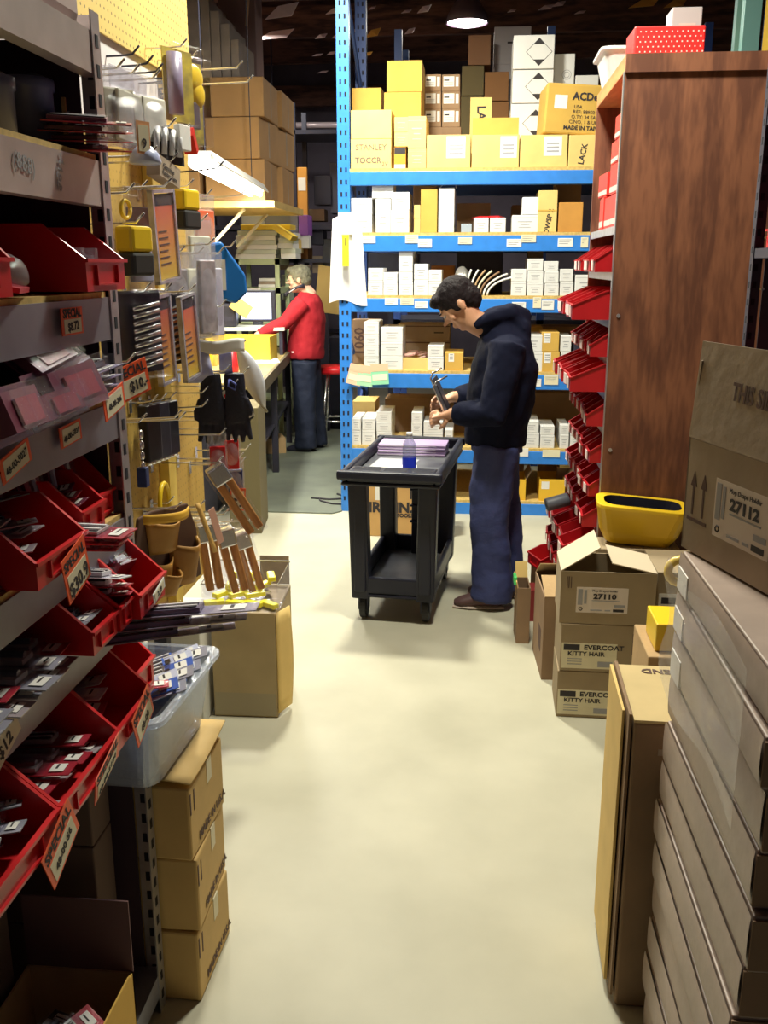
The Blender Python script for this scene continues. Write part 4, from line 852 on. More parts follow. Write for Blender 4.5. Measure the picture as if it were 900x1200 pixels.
def hook(y, z, L=.20, dark=False, up=0.0, two=False, grp=True):
    t = thing('peg_hook', 'a', 'hook', (PX+.001, y, z), group=None); b = MB(); m = DARKM if dark else CHROME; b_ = .026
    b.tube([(-.001, 0, 0), (L*.5, 0, up*L*.5+.001), (L-.02, 0, up*L+.004), (L, 0, up*L+.024)], .0028, m, 6)
    if two: b.tube([(.012, 0, .012), (L+.02, 0, up*L+.028)], .0022, m, 6)
    b.build('wire', t, smooth=True); q = MB(); q.box(0, .004, -.012, .012, -.03, .012, m); q.build('hook_plate', t); hooks.append(t); return t
hooks = []
# (y, z, length, dark)
HK = [(at(150, 427, X=-.745).y+.02, at(150, 427, X=-.745).z, .24, 0), (3.08, 2.275, .25, 0), (3.17, 2.25, .26, 0)]
for px_, py_, L_, d_ in [(128, 66, .10, 1), (146, 78, .10, 1), (158, 86, .10, 1), (166, 98, .10, 1), (180, 92, .10, 1), (186, 98, .10, 1), (190, 104, .10, 1), (194, 110, .11, 1), (197, 118, .12, 1), (212, 202, .16, 1), (150, 372, .12, 0), (160, 365, .18, 0), (190, 362, .22, 0),
        (136, 492, .20, 0), (142, 494, .20, 0), (192, 460, .16, 0), (192, 478, .16, 0), (200, 482, .22, 0), (198, 488, .18, 0), (205, 494, .24, 0), (215, 437, .24, 0), (235, 528, .2, 0), (228, 545, .2, 0), (160, 596, .22, 0), (175, 600, .25, 0), (195, 605, .22, 0), (215, 612, .26, 0), (235, 235, .20, 0), (250, 318, .16, 0), (248, 340, .16, 0)]:
    q_ = at(px_, py_, X=PX+.02); HK.append((min(3.28, q_.y), q_.z, L_, d_))
for i, (y, z, L, dk) in enumerate(HK):
    h = hook(y, z, L, dark=bool(dk), up=random.uniform(-.02, .06))
    rowz = 'top row' if z > 2.25 else 'high row' if z > 1.99 else 'upper middle row' if z > 1.55 else 'middle row' if z > 1.2 else 'low row'
    h['label'] = '%s wire peg hook in the %s, number %d outward along the pegboard' % ('dark' if dk else 'chrome', rowz, 1+sum(1 for q in HK[:i] if (q[1] > 2.25) == (z > 2.25) and (q[1] > 1.99) == (z > 1.99) and (q[1] > 1.55) == (z > 1.55) and (q[1] > 1.2) == (z > 1.2)))
    h['group'] = 'peg hooks'
def hang(name, label, cat, loc, rz=90, tilt=0, roll=0, group=None, sc=1.0):
    wide = 1.0
    if rz <= 62 and rz >= 38: rz += 26; wide = 1.3
    t = thing(name, label, cat, loc, 0, group, rot=(R(tilt), R(roll), R(rz))); t.scale = (sc*wide, sc, sc)
    h = hook(loc[1], loc[2]+.004, loc[0]-PX+.03); h['label'] = 'wire peg hook carrying the ' + ' '.join(label.split()[:10]); h['group'] = 'peg hooks'
    return t
def PH(px, py, x): return at(px, py, X=x)
def pouch(t, w, h, fill, th=.02, film=BAGC, hdr=BAGC, hh=.03):
    """hanging pack in local XZ (front -Y): header card, film pouch, insert"""
    MB().box(-w/2, w/2, -.002, .002, -hh, .012, hdr).build('header_card', t)
    b = MB(); b.grid(lambda u, v: (-w/2+w*u, -th*math.sin(math.pi*u)*math.sin(math.pi*min(1, v*1.1)), -hh-(h-hh)*v), 8, 8, film); b.grid(lambda u, v: (-w/2+w*u, th*.6*math.sin(math.pi*u)*math.sin(math.pi*min(1, v*1.1)), -hh-(h-hh)*v), 8, 8, film); b.build('film_pouch', t, smooth=True)
    MB().box(-w*.4, w*.4, -th*.4, th*.3, -h*.92, -hh*1.2, fill).build('contents', t, bevel=.004)
GLV = mat('leather_grey_goods', (.45, .42, .34), .8, c2=(.22, .2, .16), scale=8)
PALE = mat('pale_printed_insert', (.70, .68, .58), .6, c2=(.45, .45, .4), scale=14)
SILV = mat('silver_film', (.60, .60, .66), .25, metal=.6, var=.3, scale=30)
for i, (px_, py_, w, h, m_, x) in enumerate([(132, 84, .10, .165, GLV, -.86), (150, 90, .11, .165, PALE, -.84), (174, 96, .12, .15, PALE, -.82)]):
    t = hang('work_glove_pack', 'pale clear bagged glove pack, %s of three under the white board' % ('nearest', 'middle', 'farthest')[i], 'glove pack', PH(px_, py_, x), 40+8*i, roll=(-3, 4, -4)[i], group='bagged glove packs'); pouch(t, w, h, m_, .03, hdr=BAGC)
price_tag('pale orange tag hanging below the farthest bagged glove pack', PH(167, 142, -.79), .04, .072, None, [('9', 0, -.05, .03, .0005, 0)], head_m=mat('faded_orange_tag', (.85, .42, .2), .5), rz=60)
# clamshells with yellow tools and red tray
t = hang('knife_set', 'tall clamshell with violet tool and yellow card high on the pegboard', 'tool pack', PH(207, 58, -.86), 40, sc=.80)
MB().box(-.06, .06, .0, .004, -.24, 0, mat('yellow_black_card', (.80, .62, .05), .5, c2=(.05, .05, .05), scale=9)).build('backing_card', t); MB().tube([(-.035, -.025, -.22), (-.035, -.025, -.02)], .024, mat('violet_grey_tool', (.30, .25, .36), .35), 12).build('tool', t, smooth=True); MB().box(-.065, .065, -.055, .001, -.25, .01, BLIS).build('clear_bubble', t, bevel=.006)
t = hang('knife_set', 'clamshell with bright yellow cutter high at the pegboard far side', 'tool pack', PH(220, 72, -.86), 40, sc=.75)
MB().box(-.06, .06, .0, .004, -.30, 0, mat('yellow_black_card', (.80, .62, .05), .5)).build('backing_card', t); b = MB(); b.ell((0, -.02, -.06), (.045, .02, .05), YEL); b.ell((.02, -.02, -.12), (.03, .02, .05), YEL); b.build('tool', t, smooth=True); MB().box(-.035, .02, -.03, -.002, -.25, -.15, GREYT).build('blade', t, bevel=.004); MB().box(-.065, .065, -.05, .001, -.31, .01, BLIS).build('clear_bubble', t, bevel=.006)
t = hang('display_tray', 'small slanted red plastic tray on the pegboard between clamshells', 'tray', PH(210, 158, -.82), 60, sc=.62)
b = MB(); b.poly([(-.09, -.04, -.005), (.06, -.04, .04), (.10, -.04, -.05), (.085, -.04, -.07), (.05, -.04, .005), (-.09, -.04, -.03)], (0, .06, 0), RED); b.build('tray_body', t)
t = hang('cable_clip_pack', 'pack of grey white cable clips in a row under the glove packs', 'clip pack', PH(193, 152, -.80), 50, sc=.62)
for k_ in range(4): b = MB(); b.tube([(-.08+.045*k_, -.02, -.10), (-.08+.045*k_, -.025, -.03), (-.065+.045*k_, -.02, -.005), (-.05+.045*k_, -.01, -.04)], .011, mat('pale_grey_plastic', (.68, .68, .70), .4), 8); b.build('clip', t, smooth=True)
MB().box(-.10, .11, .0, .003, -.13, .01, INK).build('backing_card', t); MB().box(.05, .12, -.03, -.001, -.07, .03, PAPER).build('white_box', t, bevel=.003)
t = hang('shop_light', 'upside down translucent domed cap on the pegboard below black clips', 'lamp cap', PH(170, 186, -.80), sc=.6); MB().lathe([(.008, .05), (.03, .045), (.055, .02), (.065, -.01), (.06, -.02)], mat('milky_blue_plastic', (.45, .50, .75), .3), 22).build('dome', t, smooth=True)
t = hang('carton', 'small brown carton lettered Genuine Replacement hanging on the pegboard', 'box', PH(196, 192, -.80), 60, roll=10, sc=.70); MB().box(-.09, .06, -.02, .03, -.07, .0, CARDG).build('carton_body', t); write(t, None, None, [('Genuine', -.03, -.030, .024, .0005), ('Replacement', -.02, -.052, .020, .0004)], INK, M0=Matrix.Translation((0, -.0205, 0)) @ Matrix.Rotation(R(90), 4, 'X'))
# tape measures
BKY = mat('black_grip', (.03, .03, .03), .6)
for i, (px_, py_, x) in enumerate([(154, 265, -.78), (215, 222, -.84)]):
    t = hang('tape_measure', ('yellow and black tape measure hanging just past the post', 'yellow and black hand tool behind the framed card')[i], 'tape measure', PH(px_, py_, x), 50, sc=.95); b = MB(); b.box(-.035, .035, -.03, .02, -.06, 0, YEL); b.build('tape_case', t, bevel=.008); MB().box(-.036, .036, -.031, .021, -.115, -.06, BKY).build('grip', t, bevel=.008)
t = hang('key_ring_pack', 'round yellow dial tool in clear pack above the tape measure', 'tool pack', PH(143, 230, -.80), 50, sc=.7); b = MB(); b.tube([(.02*math.cos(a*.5), -.01, -.04+.028*math.sin(a*.5)) for a in range(14)], .006, YEL, 8); b.build('dial', t, smooth=True); MB().box(-.04, .04, -.03, .005, -.13, .005, BLIS).build('clear_bubble', t, bevel=.004)
# framed red yellow card pack
GRAD = D.materials.new('red_to_yellow_print'); GRAD.use_nodes = True; nt = GRAD.node_tree; tc = nt.nodes.new('ShaderNodeTexCoord'); sp = nt.nodes.new('ShaderNodeSeparateXYZ'); rp = nt.nodes.new('ShaderNodeValToRGB'); mr = nt.nodes.new('ShaderNodeMapRange')
nt.links.new(tc.outputs['Object'], sp.inputs[0]); nt.links.new(sp.outputs[2], mr.inputs[0]); mr.inputs[1].default_value = -.24; mr.inputs[2].default_value = -.01; nt.links.new(mr.outputs[0], rp.inputs[0]); nt.links.new(rp.outputs[0], nt.nodes['Principled BSDF'].inputs['Base Color'])
rp.color_ramp.elements[0].color = (.90, .68, .03, 1); rp.color_ramp.elements[1].color = (.85, .10, .08, 1); e_ = rp.color_ramp.elements.new(.5); e_.color = (.90, .34, .07, 1)
def framed(label, loc, w, h, rz, roll=0, g=GRAD, tilt=0):
    t = hang('saw_blade_pack', label, 'tool pack', loc, rz, roll=roll, tilt=tilt, group='clear framed tool packs')
    MB().box(-w/2+.008, w/2-.008, -.003, .003, -h+.01, -.01, g).build('printed_card', t); MB().box(-w/2+.008, w/2-.008, -.0035, .0032, -.038, -.01, INK).build('card_head', t)
    b = MB(); b.box(-w/2, -w/2+.008, -.008, .006, -h, 0, SILV); b.box(w/2-.008, w/2, -.008, .006, -h, 0, SILV); b.box(-w/2, w/2, -.008, .006, -h, -h+.008, SILV); b.box(-w/2, w/2, -.008, .006, -.008, 0, SILV); b.build('clear_frame', t)
    MB().box(-w/2+.01, w/2-.01, -.012, -.004, -h*.98, -.012, BLIS).build('clear_bubble', t); g2 = MB()
    for q in range(6): g2.box(-w*.3, w*(.05+.04*(q % 3)), -.0045, -.003, -h*(.45+.07*q), -h*(.435+.07*q), INKB)
    g2.build('printed_text', t); return t
framed('tall red and yellow printed card pack in clear frame hung from the pegboard', PH(188, 222, -.79), .115, .225, 60, roll=-5)
framed('clear framed orange printed blade pack left of the toothed silver blades', PH(188, 345, -.79), .075, .225, 60, roll=-4)
framed('clear framed pink and yellow blade pack behind the toothed silver blades', PH(217, 345, -.80), .09, .235, 60, roll=-6)
for i, (px_, py_, x) in enumerate([(163, 345, -.80), (203, 348, -.84)]):
    t = hang('drill_bit_pack', 'clear clamshell of slanted silver bits, %s one on the pegboard' % ('near', 'far')[i], 'tool pack', PH(px_, py_, x), 38, group='silver bit clamshells', sc=.86)
    MB().box(-.06, .06, 0, .003, -.215, .01, BLK).build('backing_card', t); b = MB()
    for k_ in range(9): b.tube([(-.03, -.012, -.20+.02*k_), (.04, -.022, -.185+.02*k_)], .0065, CHROME, 8)
    b.build('silver_bits', t, smooth=True); MB().box(-.065, .065, -.04, .0, -.23, .015, BLIS).build('clear_bubble', t, bevel=.012)
# clear film packs at far side with dark handles
for i, (y, z, x, w, h, m_, lb) in enumerate([(205, 300, -.86, .09, .20, SILV, 'silver clear pack below the brown lettered carton'), (232, 262, -.84, .10, .22, PALE, 'clear film pack with pale insert next to yellow batten'), (240, 290, -.80, .08, .27, SILV, 'long silver film pack left of the blue hanging pouch'), (252, 300, -.80, .05, .26, mat('lilac_grey_insert', (.5, .48, .6), .4), 'lilac grey film pack left of the blue hanging pouch'), (160, 225, -.86, .08, .24, mat('blue_grey_insert', (.30, .33, .5), .4), 'blue grey film pack behind the tape measure'), (212, 330, -.88, .09, .22, BKY, 'black handled tool pack behind the framed card'), (228, 300, -.84, .10, .24, PALE, 'pale insert film pack behind far silver bits'), (238, 232, -.86, .09, .2, GRAD, 'red yellow film pack high by the pegboard far edge')]):
    t = hang('film_pack', lb, 'tool pack', PH(y, z, x), 45, group=None); pouch(t, w, h, m_)
# blue pouch
t = hang('blue_pouch', 'bright blue teardrop pouch hanging at far edge of the pegboard', 'pouch', PH(266, 292, -.80), 30, sc=.80); BP = mat('bright_blue_fabric', (.01, .18, .62), .5)
b = MB(); b.poly([(-.07, 0, .02), (-.02, 0, .03), (.075, 0, -.10), (.08, 0, -.17), (.03, 0, -.215), (-.04, 0, -.19), (-.075, 0, -.12)], (0, .03, 0), BP); b.build('pouch_body', t, bevel=.01); MB().box(-.06, -.01, -.004, 0, -.16, -.04, PAPER).build('white_label', t)
# blue and white bags above the gloves
BLB = mat('blue_violet_film', (.20, .22, .70), .35, c2=(.7, .7, .85), scale=14)
t = hang('film_pack', 'white and blue violet film pack draped over the black gloves', 'bag', PH(243, 398, -.82), 20, sc=.80); b = MB(); b.grid(lambda u, v: (-.10+.24*u, -.03*math.sin(3*u), .0+.005*math.sin(9*u)-.05*v), 10, 4, PAPER); b.build('white_fold', t, smooth=True, solid=.004); b = MB(); b.grid(lambda u, v: (-.10+.10*u+.02*v, -.02-.02*math.sin(3*v), -.04-.12*v), 6, 6, BLB); b.grid(lambda u, v: (.04+.05*u, -.01, -.04-.09*v), 6, 6, BLB); b.build('blue_film', t, smooth=True, solid=.008)
# gloves
t = hang('work_gloves', 'pair of black work gloves hanging fingers down from a chrome hook', 'gloves', PH(259, 438, -.78), 15, sc=.80)
GLB = mat('black_knit_rubber', (.012, .013, .03), .6, bump=.3, bscale=90)
for sgn, dx, yy in ((-1, -.040, .0), (1, .050, .012)):
    b = MB(); b.tube([(dx, yy, 0), (dx, yy, -.08), (dx*1.05, yy, -.14), (dx*1.12, yy, -.19)], [(.018, .040), (.020, .044), (.022, .054), (.018, .052)], GLB, 14)
    for k_ in range(4): b.tube([(dx*1.12-.036+.024*k_, yy, -.175), (dx*1.15-.040+.027*k_, yy-.006, -.225), (dx*1.2-.044+.030*k_, yy-.012, -.262-.008*(k_ in (1, 2)))], [.0135, .0125, .009], GLB, 8)
    b.tube([(dx+sgn*.040, yy, -.10), (dx+sgn*.060, yy, -.15), (dx+sgn*.062, yy, -.18)], [.015, .013, .009], GLB, 8)
    b.build('glove', t, remesh=.005, smth=2)
MB().tube([(.03, -.02, -.02), (.055, -.022, -.04), (.05, -.022, -.06), (.025, -.022, -.045), (.03, -.02, -.02)], .004, mat('blue_tie', (.15, .2, .7), .4), 6).build('blue_tie', t, smooth=True)
t = hang('swing_tag', 'white swing tag with red block beside the black gloves', 'tag', PH(268, 455, -.76), 15, roll=-28, sc=.7); MB().box(-.04, .04, -.002, .002, -.16, .0, PAPER).build('card', t); MB().box(-.036, .036, -.003, -.002, -.06, -.015, RED).build('red_block', t); MB().box(-.02, .02, -.003, -.002, -.15, -.145, INK).build('printed_text', t)
# white curved bag
t = hang('poly_bag', 'white curved poly bag with grey foot hanging in front of the workbench', 'bag', PH(278, 408, -.80), 10, sc=.84)
PBM = D.materials.new('white_to_grey_bag'); PBM.use_nodes = True; nt = PBM.node_tree; tc = nt.nodes.new('ShaderNodeTexCoord'); sp = nt.nodes.new('ShaderNodeSeparateXYZ'); rp = nt.nodes.new('ShaderNodeValToRGB'); mr = nt.nodes.new('ShaderNodeMapRange'); nt.links.new(tc.outputs['Object'], sp.inputs[0]); nt.links.new(sp.outputs[2], mr.inputs[0]); mr.inputs[1].default_value = -.25; mr.inputs[2].default_value = -.12; nt.links.new(mr.outputs[0], rp.inputs[0]); nt.links.new(rp.outputs[0], nt.nodes['Principled BSDF'].inputs['Base Color']); rp.color_ramp.elements[0].color = (.30, .27, .18, 1); rp.color_ramp.elements[1].color = (.72, .74, .82, 1)
b = MB(); b.grid(lambda u, v: (.03*v*v+.07*v*v*v + u*(.012+.085*math.sin(math.pi*min(1, v*1.05)**1.0)**.8*(1-.25*v)), -.012*math.sin(math.pi*u), -.24*v-.02*u*v), 8, 14, PBM); b.build('bag_film', t, smooth=True, solid=.010)
# dark tool cases low on the board
for i, (px_, py_) in enumerate([(173, 474), (184, 472), (195, 470)]):
    t = hang('socket_rail', 'dark hanging socket rail with chrome ends, %s on shaded pegboard' % ('nearest', 'middle', 'farthest')[i], 'socket rail', PH(px_, py_, -.92), 50, group='dark socket rails', sc=.62); MB().box(-.045, .045, -.03, .02, -.26, 0, BLK).build('rail_body', t, bevel=.006); b = MB()
    for k_ in range(3): b.lathe([(.012, 0), (.012, .02)], CHROME, 12, c=(-.028+.028*k_, -.012, -.275))
    b.build('socket', t, smooth=True)
t = hang('padlock_chain', 'chrome and blue hanging chain with lock just behind the post', 'chain', PH(158, 498, -.80), sc=.6); b = MB()
for k_ in range(4): b.lathe([(.006, 0), (.012, -.01), (.012, -.028), (.006, -.036)], CHROME, 12, c=(0, -.02, -.02-.042*k_))
b.build('chain_links', t, smooth=True); MB().box(-.02, .02, -.04, 0, -.25, -.17, mat('navy_lock', (.03, .05, .15), .3)).build('lock_body', t, bevel=.004)
t = hang('cable_loop', 'yellow looped cable on the shaded pegboard above the leather pouch', 'cable', PH(193, 592, -.93), sc=.8); MB().tube([(.055*math.cos(R(a)), 0, .085*math.sin(R(a))) for a in range(-20, 201, 20)], .009, YEL, 8).build('loop', t, smooth=True)
# leather tool pouch
LEA = mat('tan_leather', (.50, .26, .05), .55, c2=(.36, .17, .03), scale=6, bump=.15); LEAD = mat('dark_leather_lining', (.10, .05, .03), .7); LEAY = mat('bright_yellow_suede', (.80, .45, .04), .7)
t = hang('tool_pouch', 'tan leather tool belt pouch with several pockets on the low pegboard hook', 'tool pouch', PH(200, 600, -.80), 42, roll=3, sc=.70)
b = MB(); b.poly([(-.12, .02, .0), (-.06, .02, .015), (.10, .02, .01), (.14, .02, -.10), (.16, .02, -.30), (.02, .02, -.33), (-.11, .02, -.30), (-.14, .02, -.12)], (0, .015, 0), LEAD); b.build('back_flap', t, bevel=.006)
def pocket(cx, cz, wt, wb, h, dpt, m, y0=.018):
    b = MB(); b.grid(lambda u, v: (cx+(wt+(wb-wt)*v)*(u-.5), y0-dpt*math.sin(math.pi*u)*(1-.45*v), cz-h*v-.018*math.sin(math.pi*u)*(1-v)), 12, 6, m); return b.build('pocket', t, smooth=True, solid=.006)
pocket(-.02, -.02, .15, .12, .13, .06, LEA); pocket(-.05, -.17, .14, .12, .15, .055, LEA); pocket(.07, -.13, .13, .11, .17, .07, LEA); pocket(-.02, -.22, .10, .09, .10, .085, LEA)
b = MB(); b.grid(lambda u, v: (-.12+.20*u, -.055*math.sin(math.pi*u)-.002, .015-.035*v-.01*u), 10, 3, LEAY); b.build('yellow_flap', t, smooth=True, solid=.005)
b = MB(); b.grid(lambda u, v: (.075+.02*u+.085*v, -.04, .02-.22*v), 2, 8, mat('tan_strap', (.68, .42, .12), .6)); b.build('strap', t, smooth=True, solid=.004)
MB().box(.12, .15, -.045, -.043, -.22, -.06, mat('pink_strip_label', (.8, .45, .35), .5)).build('strip_label', t, rot=(0, R(-18), 0))
# wooden level packs
WDL = wood('varnished_wood', (.40, .14, .03), (.66, .30, .08), 6, 'Z', .35)
for i, (px_, py_, x, rr, L_) in enumerate([(250, 545, -.78, -30, .24), (262, 618, -.80, -12, .22), (240, 612, -.84, -6, .22), (280, 622, -.79, -14, .22)]):
    t = hang('wood_level', 'wooden handled tool in clear pack, %s on the low far pegboard' % ('slanted topmost one', 'centre of the lower three', 'left of the lower three', 'right of the lower three')[i], 'tool pack', PH(px_, py_, x), 25, roll=rr, group='wooden tool packs')
    b = MB(); b.box(-.03, -.006, -.03, .01, -L_, -.05, WDL); b.box(.002, .026, -.03, .01, -L_, -.05, WDL); b.build('wooden_handle', t, bevel=.004); MB().box(-.032, .028, -.034, .012, -.06, .0, CHROME).build('metal_head', t, bevel=.006); MB().box(-.04, .035, -.045, .016, -L_-.01, .02, BLIS).build('clear_bubble', t, bevel=.006)
for i, (y, z, m_, lb) in enumerate([(254, 512, RED, 'red tool pack hanging just under the black gloves'), (270, 505, RED, 'second red tool pack with white label under the gloves'), (275, 540, mat('navy_insert', (.02, .03, .15), .4), 'dark navy clear pack right of the slanted wooden tool')]):
    t = hang('film_pack', lb, 'tool pack', PH(y, z, -.78), 20, sc=.8); pouch(t, .075, .17, m_, hdr=PAPER if i == 1 else BAGC)
price_tag('orange tag reading 9 hanging low right of the wooden tools', PH(279, 572, -.76), .05, .075, None, [('$9', 0, -.05, .04, .001, 0)], rz=15, roll=4)
# carton stand with acrylic box of yellow blades
CT = mat('tan_display_board', (.48, .38, .22), .8, var=.08)
t = thing('display_carton', 'tan carton with spread side flap standing on the floor under the wooden tools', 'box', (-.855, 3.475, 0), R(1)); b = MB(); b.box(-.125, .125, -.17, .17, 0, .43, CT); b.build('carton_body', t, bevel=.004)
f = MB(); f.grid(lambda u, v: (.128+.035*u+.01*math.sin(math.pi*v)*u, -.17+.30*u*.3, .02+.41*v), 4, 8, CARDL); f.build('side_flap', t, smooth=True, solid=.004); f = MB(); f.box(.0, .12, .17, .175, .43, .55, CARDG); f.build('back_flap', t)
MB().box(-.12, .12, -.175, -.171, .0, .17, mat('front_flap_board', (.42, .36, .24), .8)).build('front_flap', t, rot=(R(-3), 0, 0))
t = thing('carton', 'white carton with lit top left of the tan display carton', 'box', (-1.095, 3.34, 0), R(2)); MB().box(-.10, .10, -.14, .14, 0, .42, mat('white_display_board', (.66, .65, .58), .6)).build('carton_body', t, bevel=.004)
t = thing('acrylic_box', 'clear acrylic box filled with yellow knives on the tan display carton', 'display box', (-.865, 3.45, .432), R(2)); b = MB(); w, d, h = .145, .15, .11
b.box(-w, w, -d, d, 0, .004, BLIS); b.box(-w, w, -d, -d+.003, .004, h, BLIS); b.box(-w, w, d-.003, d, .004, h, BLIS); b.box(-w, -w+.003, -d, d, .004, h, BLIS); b.box(w-.003, w, -d, d, .004, h, BLIS); b.build('box_walls', t)
b = MB(); b.tube([(-w, -d, h), (w, -d, h), (w, d, h), (-w, d, h), (-w, -d, h)], .0025, CHROME, 5); b.build('bright_edge', t)
YN = mat('neon_yellow_plastic', (.90, .80, .02), .35)
for i in range(13):
    t = thing('utility_knife', 'yellow knife in the acrylic box, %s from left in the pile' % ORD[i], 'knife', (-.965+.0165*i, 3.36+.05*(i % 4), .438+.021*(i % 4)), R(20+37*i % 160), 'yellow utility knives'); b = MB(); b.box(-.05, .03, -.015, .015, 0, .020, YN); b.build('handle', t, bevel=.004); MB().box(.03, .055, -.008, .008, .005, .012, CHROME if i % 2 else PAPER).build('blade', t)
# ============================================================ workbench area at the far left
BR = R(6.3)
def bl(x, y, z=0):   # bench frame: x to the right, y along the bench away from the camera
    v = Matrix.Rotation(BR, 4, 'Z') @ Vector((x, y, 0)); return Vector((-1.36+v.x, 5.6+v.y, z))
wb = thing('workbench', 'long workbench with worn pale top and dark recessed base beyond the pegboard', 'workbench', bl(0, 0), BR)
TOPM = mat('worn_bench_top', (.46, .37, .15), .5, c2=(.30, .22, .08), scale=4)
MB().box(-.78, 0, .75, 3.6, .875, .925, TOPM).build('bench_top', wb, bevel=.006); MB().box(-.012, .012, .75, 3.6, .845, .93, mat('dark_edge_strip', (.12, .10, .06), .5)).build('edge_strip', wb)
MB().box(-.74, -.34, .8, 3.55, .0, .875, mat('dark_bench_base', (.022, .02, .035), .6, var=.3, scale=4)).build('base_cabinet', wb)
for y in (.80, 2.1, 3.48): MB().box(-.08, -.03, y, y+.06, 0, .875, mat('dark_bench_base', (.035, .03, .05))).build('leg', wb)
MB().box(-.34, -.05, .8, 3.5, .40, .42, DARKM).build('lower_shelf', wb)
BW = mat('yellow_painted_board', (.72, .55, .18), .6, var=.06); 
MB().box(-.84, -.80, .75, 3.9, .93, 2.15, BW).build('back_board', wb)
MB().box(-.84, -.80, .75, 3.9, 0, .93, BW).build('back_board', wb)
# wall shelf over the bench with cartons
ws = thing('wall_shelf', 'yellow wood wall shelf on struts above the workbench carrying brown cartons', 'shelf', (0, 0, 0))
MB().box(-3.28, -1.69, 8.14, 9.50, 2.16, 2.215, mat('yellow_shelf_wood', (.70, .50, .18), .6, var=.1)).build('shelf_board', ws)
b = MB(); b.tube([(-1.98, 8.3, 2.16), (-2.28, 8.3, 1.86)], .016, PAPERC, 6); b.build('strut', ws); b = MB(); b.tube([(-1.98, 9.2, 2.16), (-2.28, 9.2, 1.86)], .016, PAPERC, 6); b.build('strut', ws)
b = MB(); b.tube([(-2.29, 8.3, 1.66), (-2.29, 8.3, 2.16)], .02, PAPERC, 6); b.build('strut', ws)
KB = mat('tan_brown_cardboard', (.42, .24, .10), .8, var=.1, scale=4)
ZL = [2.217, 2.545, 2.87]; HH = [.325, .322, .30]
for r_ in range(3):
    for c in range(2):
        x = [-2.03, -2.015, -1.985][r_] - .0; y = 8.16+.31+c*.66; w = [.50, .46, .44][r_]
        t = thing('carton', 'big tan brown carton on the wall shelf, %s layer, %s one' % (('bottom', 'middle', 'top')[r_], ('front', 'rear')[c]), 'box', (x+.02*c, y, ZL[r_]), R((2, -3, 1)[r_]), 'big tan brown cartons'); b = MB(); b.box(-w/2, w/2, -.31, .31, 0, HH[r_], KB); b.build('carton_body', t, bevel=.008); MB().box(w/2, w/2+.001, -.02, .02, HH[r_]*.1, HH[r_], CARDG).build('tape', t)
    for c in range(2):
        t = thing('carton', 'tan brown carton at the wall side of the shelf, %s layer, %s one' % (('bottom', 'middle', 'top')[r_], ('front', 'rear')[c]), 'box', (-2.56, 8.47+c*.66, ZL[r_]), 0, 'big tan brown cartons'); MB().box(-.25, .24, -.31, .31, 0, HH[r_], KB).build('carton_body', t, bevel=.008)
f = MB(); f.box(0, .14, -.2, .2, -.002, .002, CARDG); 
for i, (x0, x1, z1, lb) in enumerate([(-2.42, -2.27, 3.86, 'leftmost'), (-2.265, -2.19, 3.80, 'second'), (-2.185, -2.11, 3.74, 'third'), (-2.105, -2.03, 3.68, 'fourth'), (-2.025, -1.96, 3.60, 'rightmost')]):
    t = thing('upright_pack', 'dusty grey upright pack on top of the brown cartons, %s of five' % lb, 'pack', ((x0+x1)/2, 8.48, 3.172), 0, 'dusty upright packs'); MB().box(-(x1-x0)/2, (x1-x0)/2, -.28, .28, 0, z1-3.172-.12*i*.3, mat('dusty_grey_board', (.24, .20, .18), .9, var=.15)).build('pack_body', t, bevel=.006)
t = thing('carton', 'dusty maroon carton lying across the upright packs below the roof', 'box', (-2.10, 8.95, 3.172)); MB().box(-.18, .15, -.14, .14, 0, .95, mat('dusty_maroon_board', (.20, .13, .13), .9)).build('carton_body', t, bevel=.008)
MB().tube([(-1.96, 8.5, 3.62), (-1.90, 8.5, 4.1), (-1.94, 8.5, HT)], .012, mat('dull_rope', (.35, .22, .15), .8), 6).build('rope'); tagp(D.objects['rope'], 'thin brown rope hanging from the roof above the tan brown cartons', 'rope')
# long fluorescent lamp over the bench
fl = thing('strip_light', 'long glowing white strip light over the workbench', 'lamp', (-1.735, 6.93, 2.25), R(5.1))
GL2 = mat('tube_glow', (1, .99, .93), .5, emit=11); WHL = mat('white_enamel', (.8, .8, .78), .4)
MB().box(-.07, .07, -1.2, 1.2, .035, .085, WHL).build('lamp_housing', fl); b = MB(); b.poly([(-.11, -1.2, .03), (-.07, -1.2, .09), (.07, -1.2, .09), (.11, -1.2, .03), (.105, -1.2, .025), (.065, -1.2, .083), (-.065, -1.2, .083), (-.105, -1.2, .025)], (0, 2.4, 0), WHL); b.build('reflector', fl)
for dx in (-.04, .04): MB().tube([(dx, -1.18, .012), (dx, 1.18, .012)], .019, GL2, 12).build('light_tube', fl, smooth=True)
for dy in (-1.0, 1.0): MB().tube([(0, dy, .085), (0, dy, HT-2.25)], .004, DARKM, 5).build('hanging_wire', fl)
la = area('strip_light_glow', (-1.735, 6.93, 2.235), .16, 42, (1.0, .98, .86), (0, 0, R(5.1)), sy=2.3)
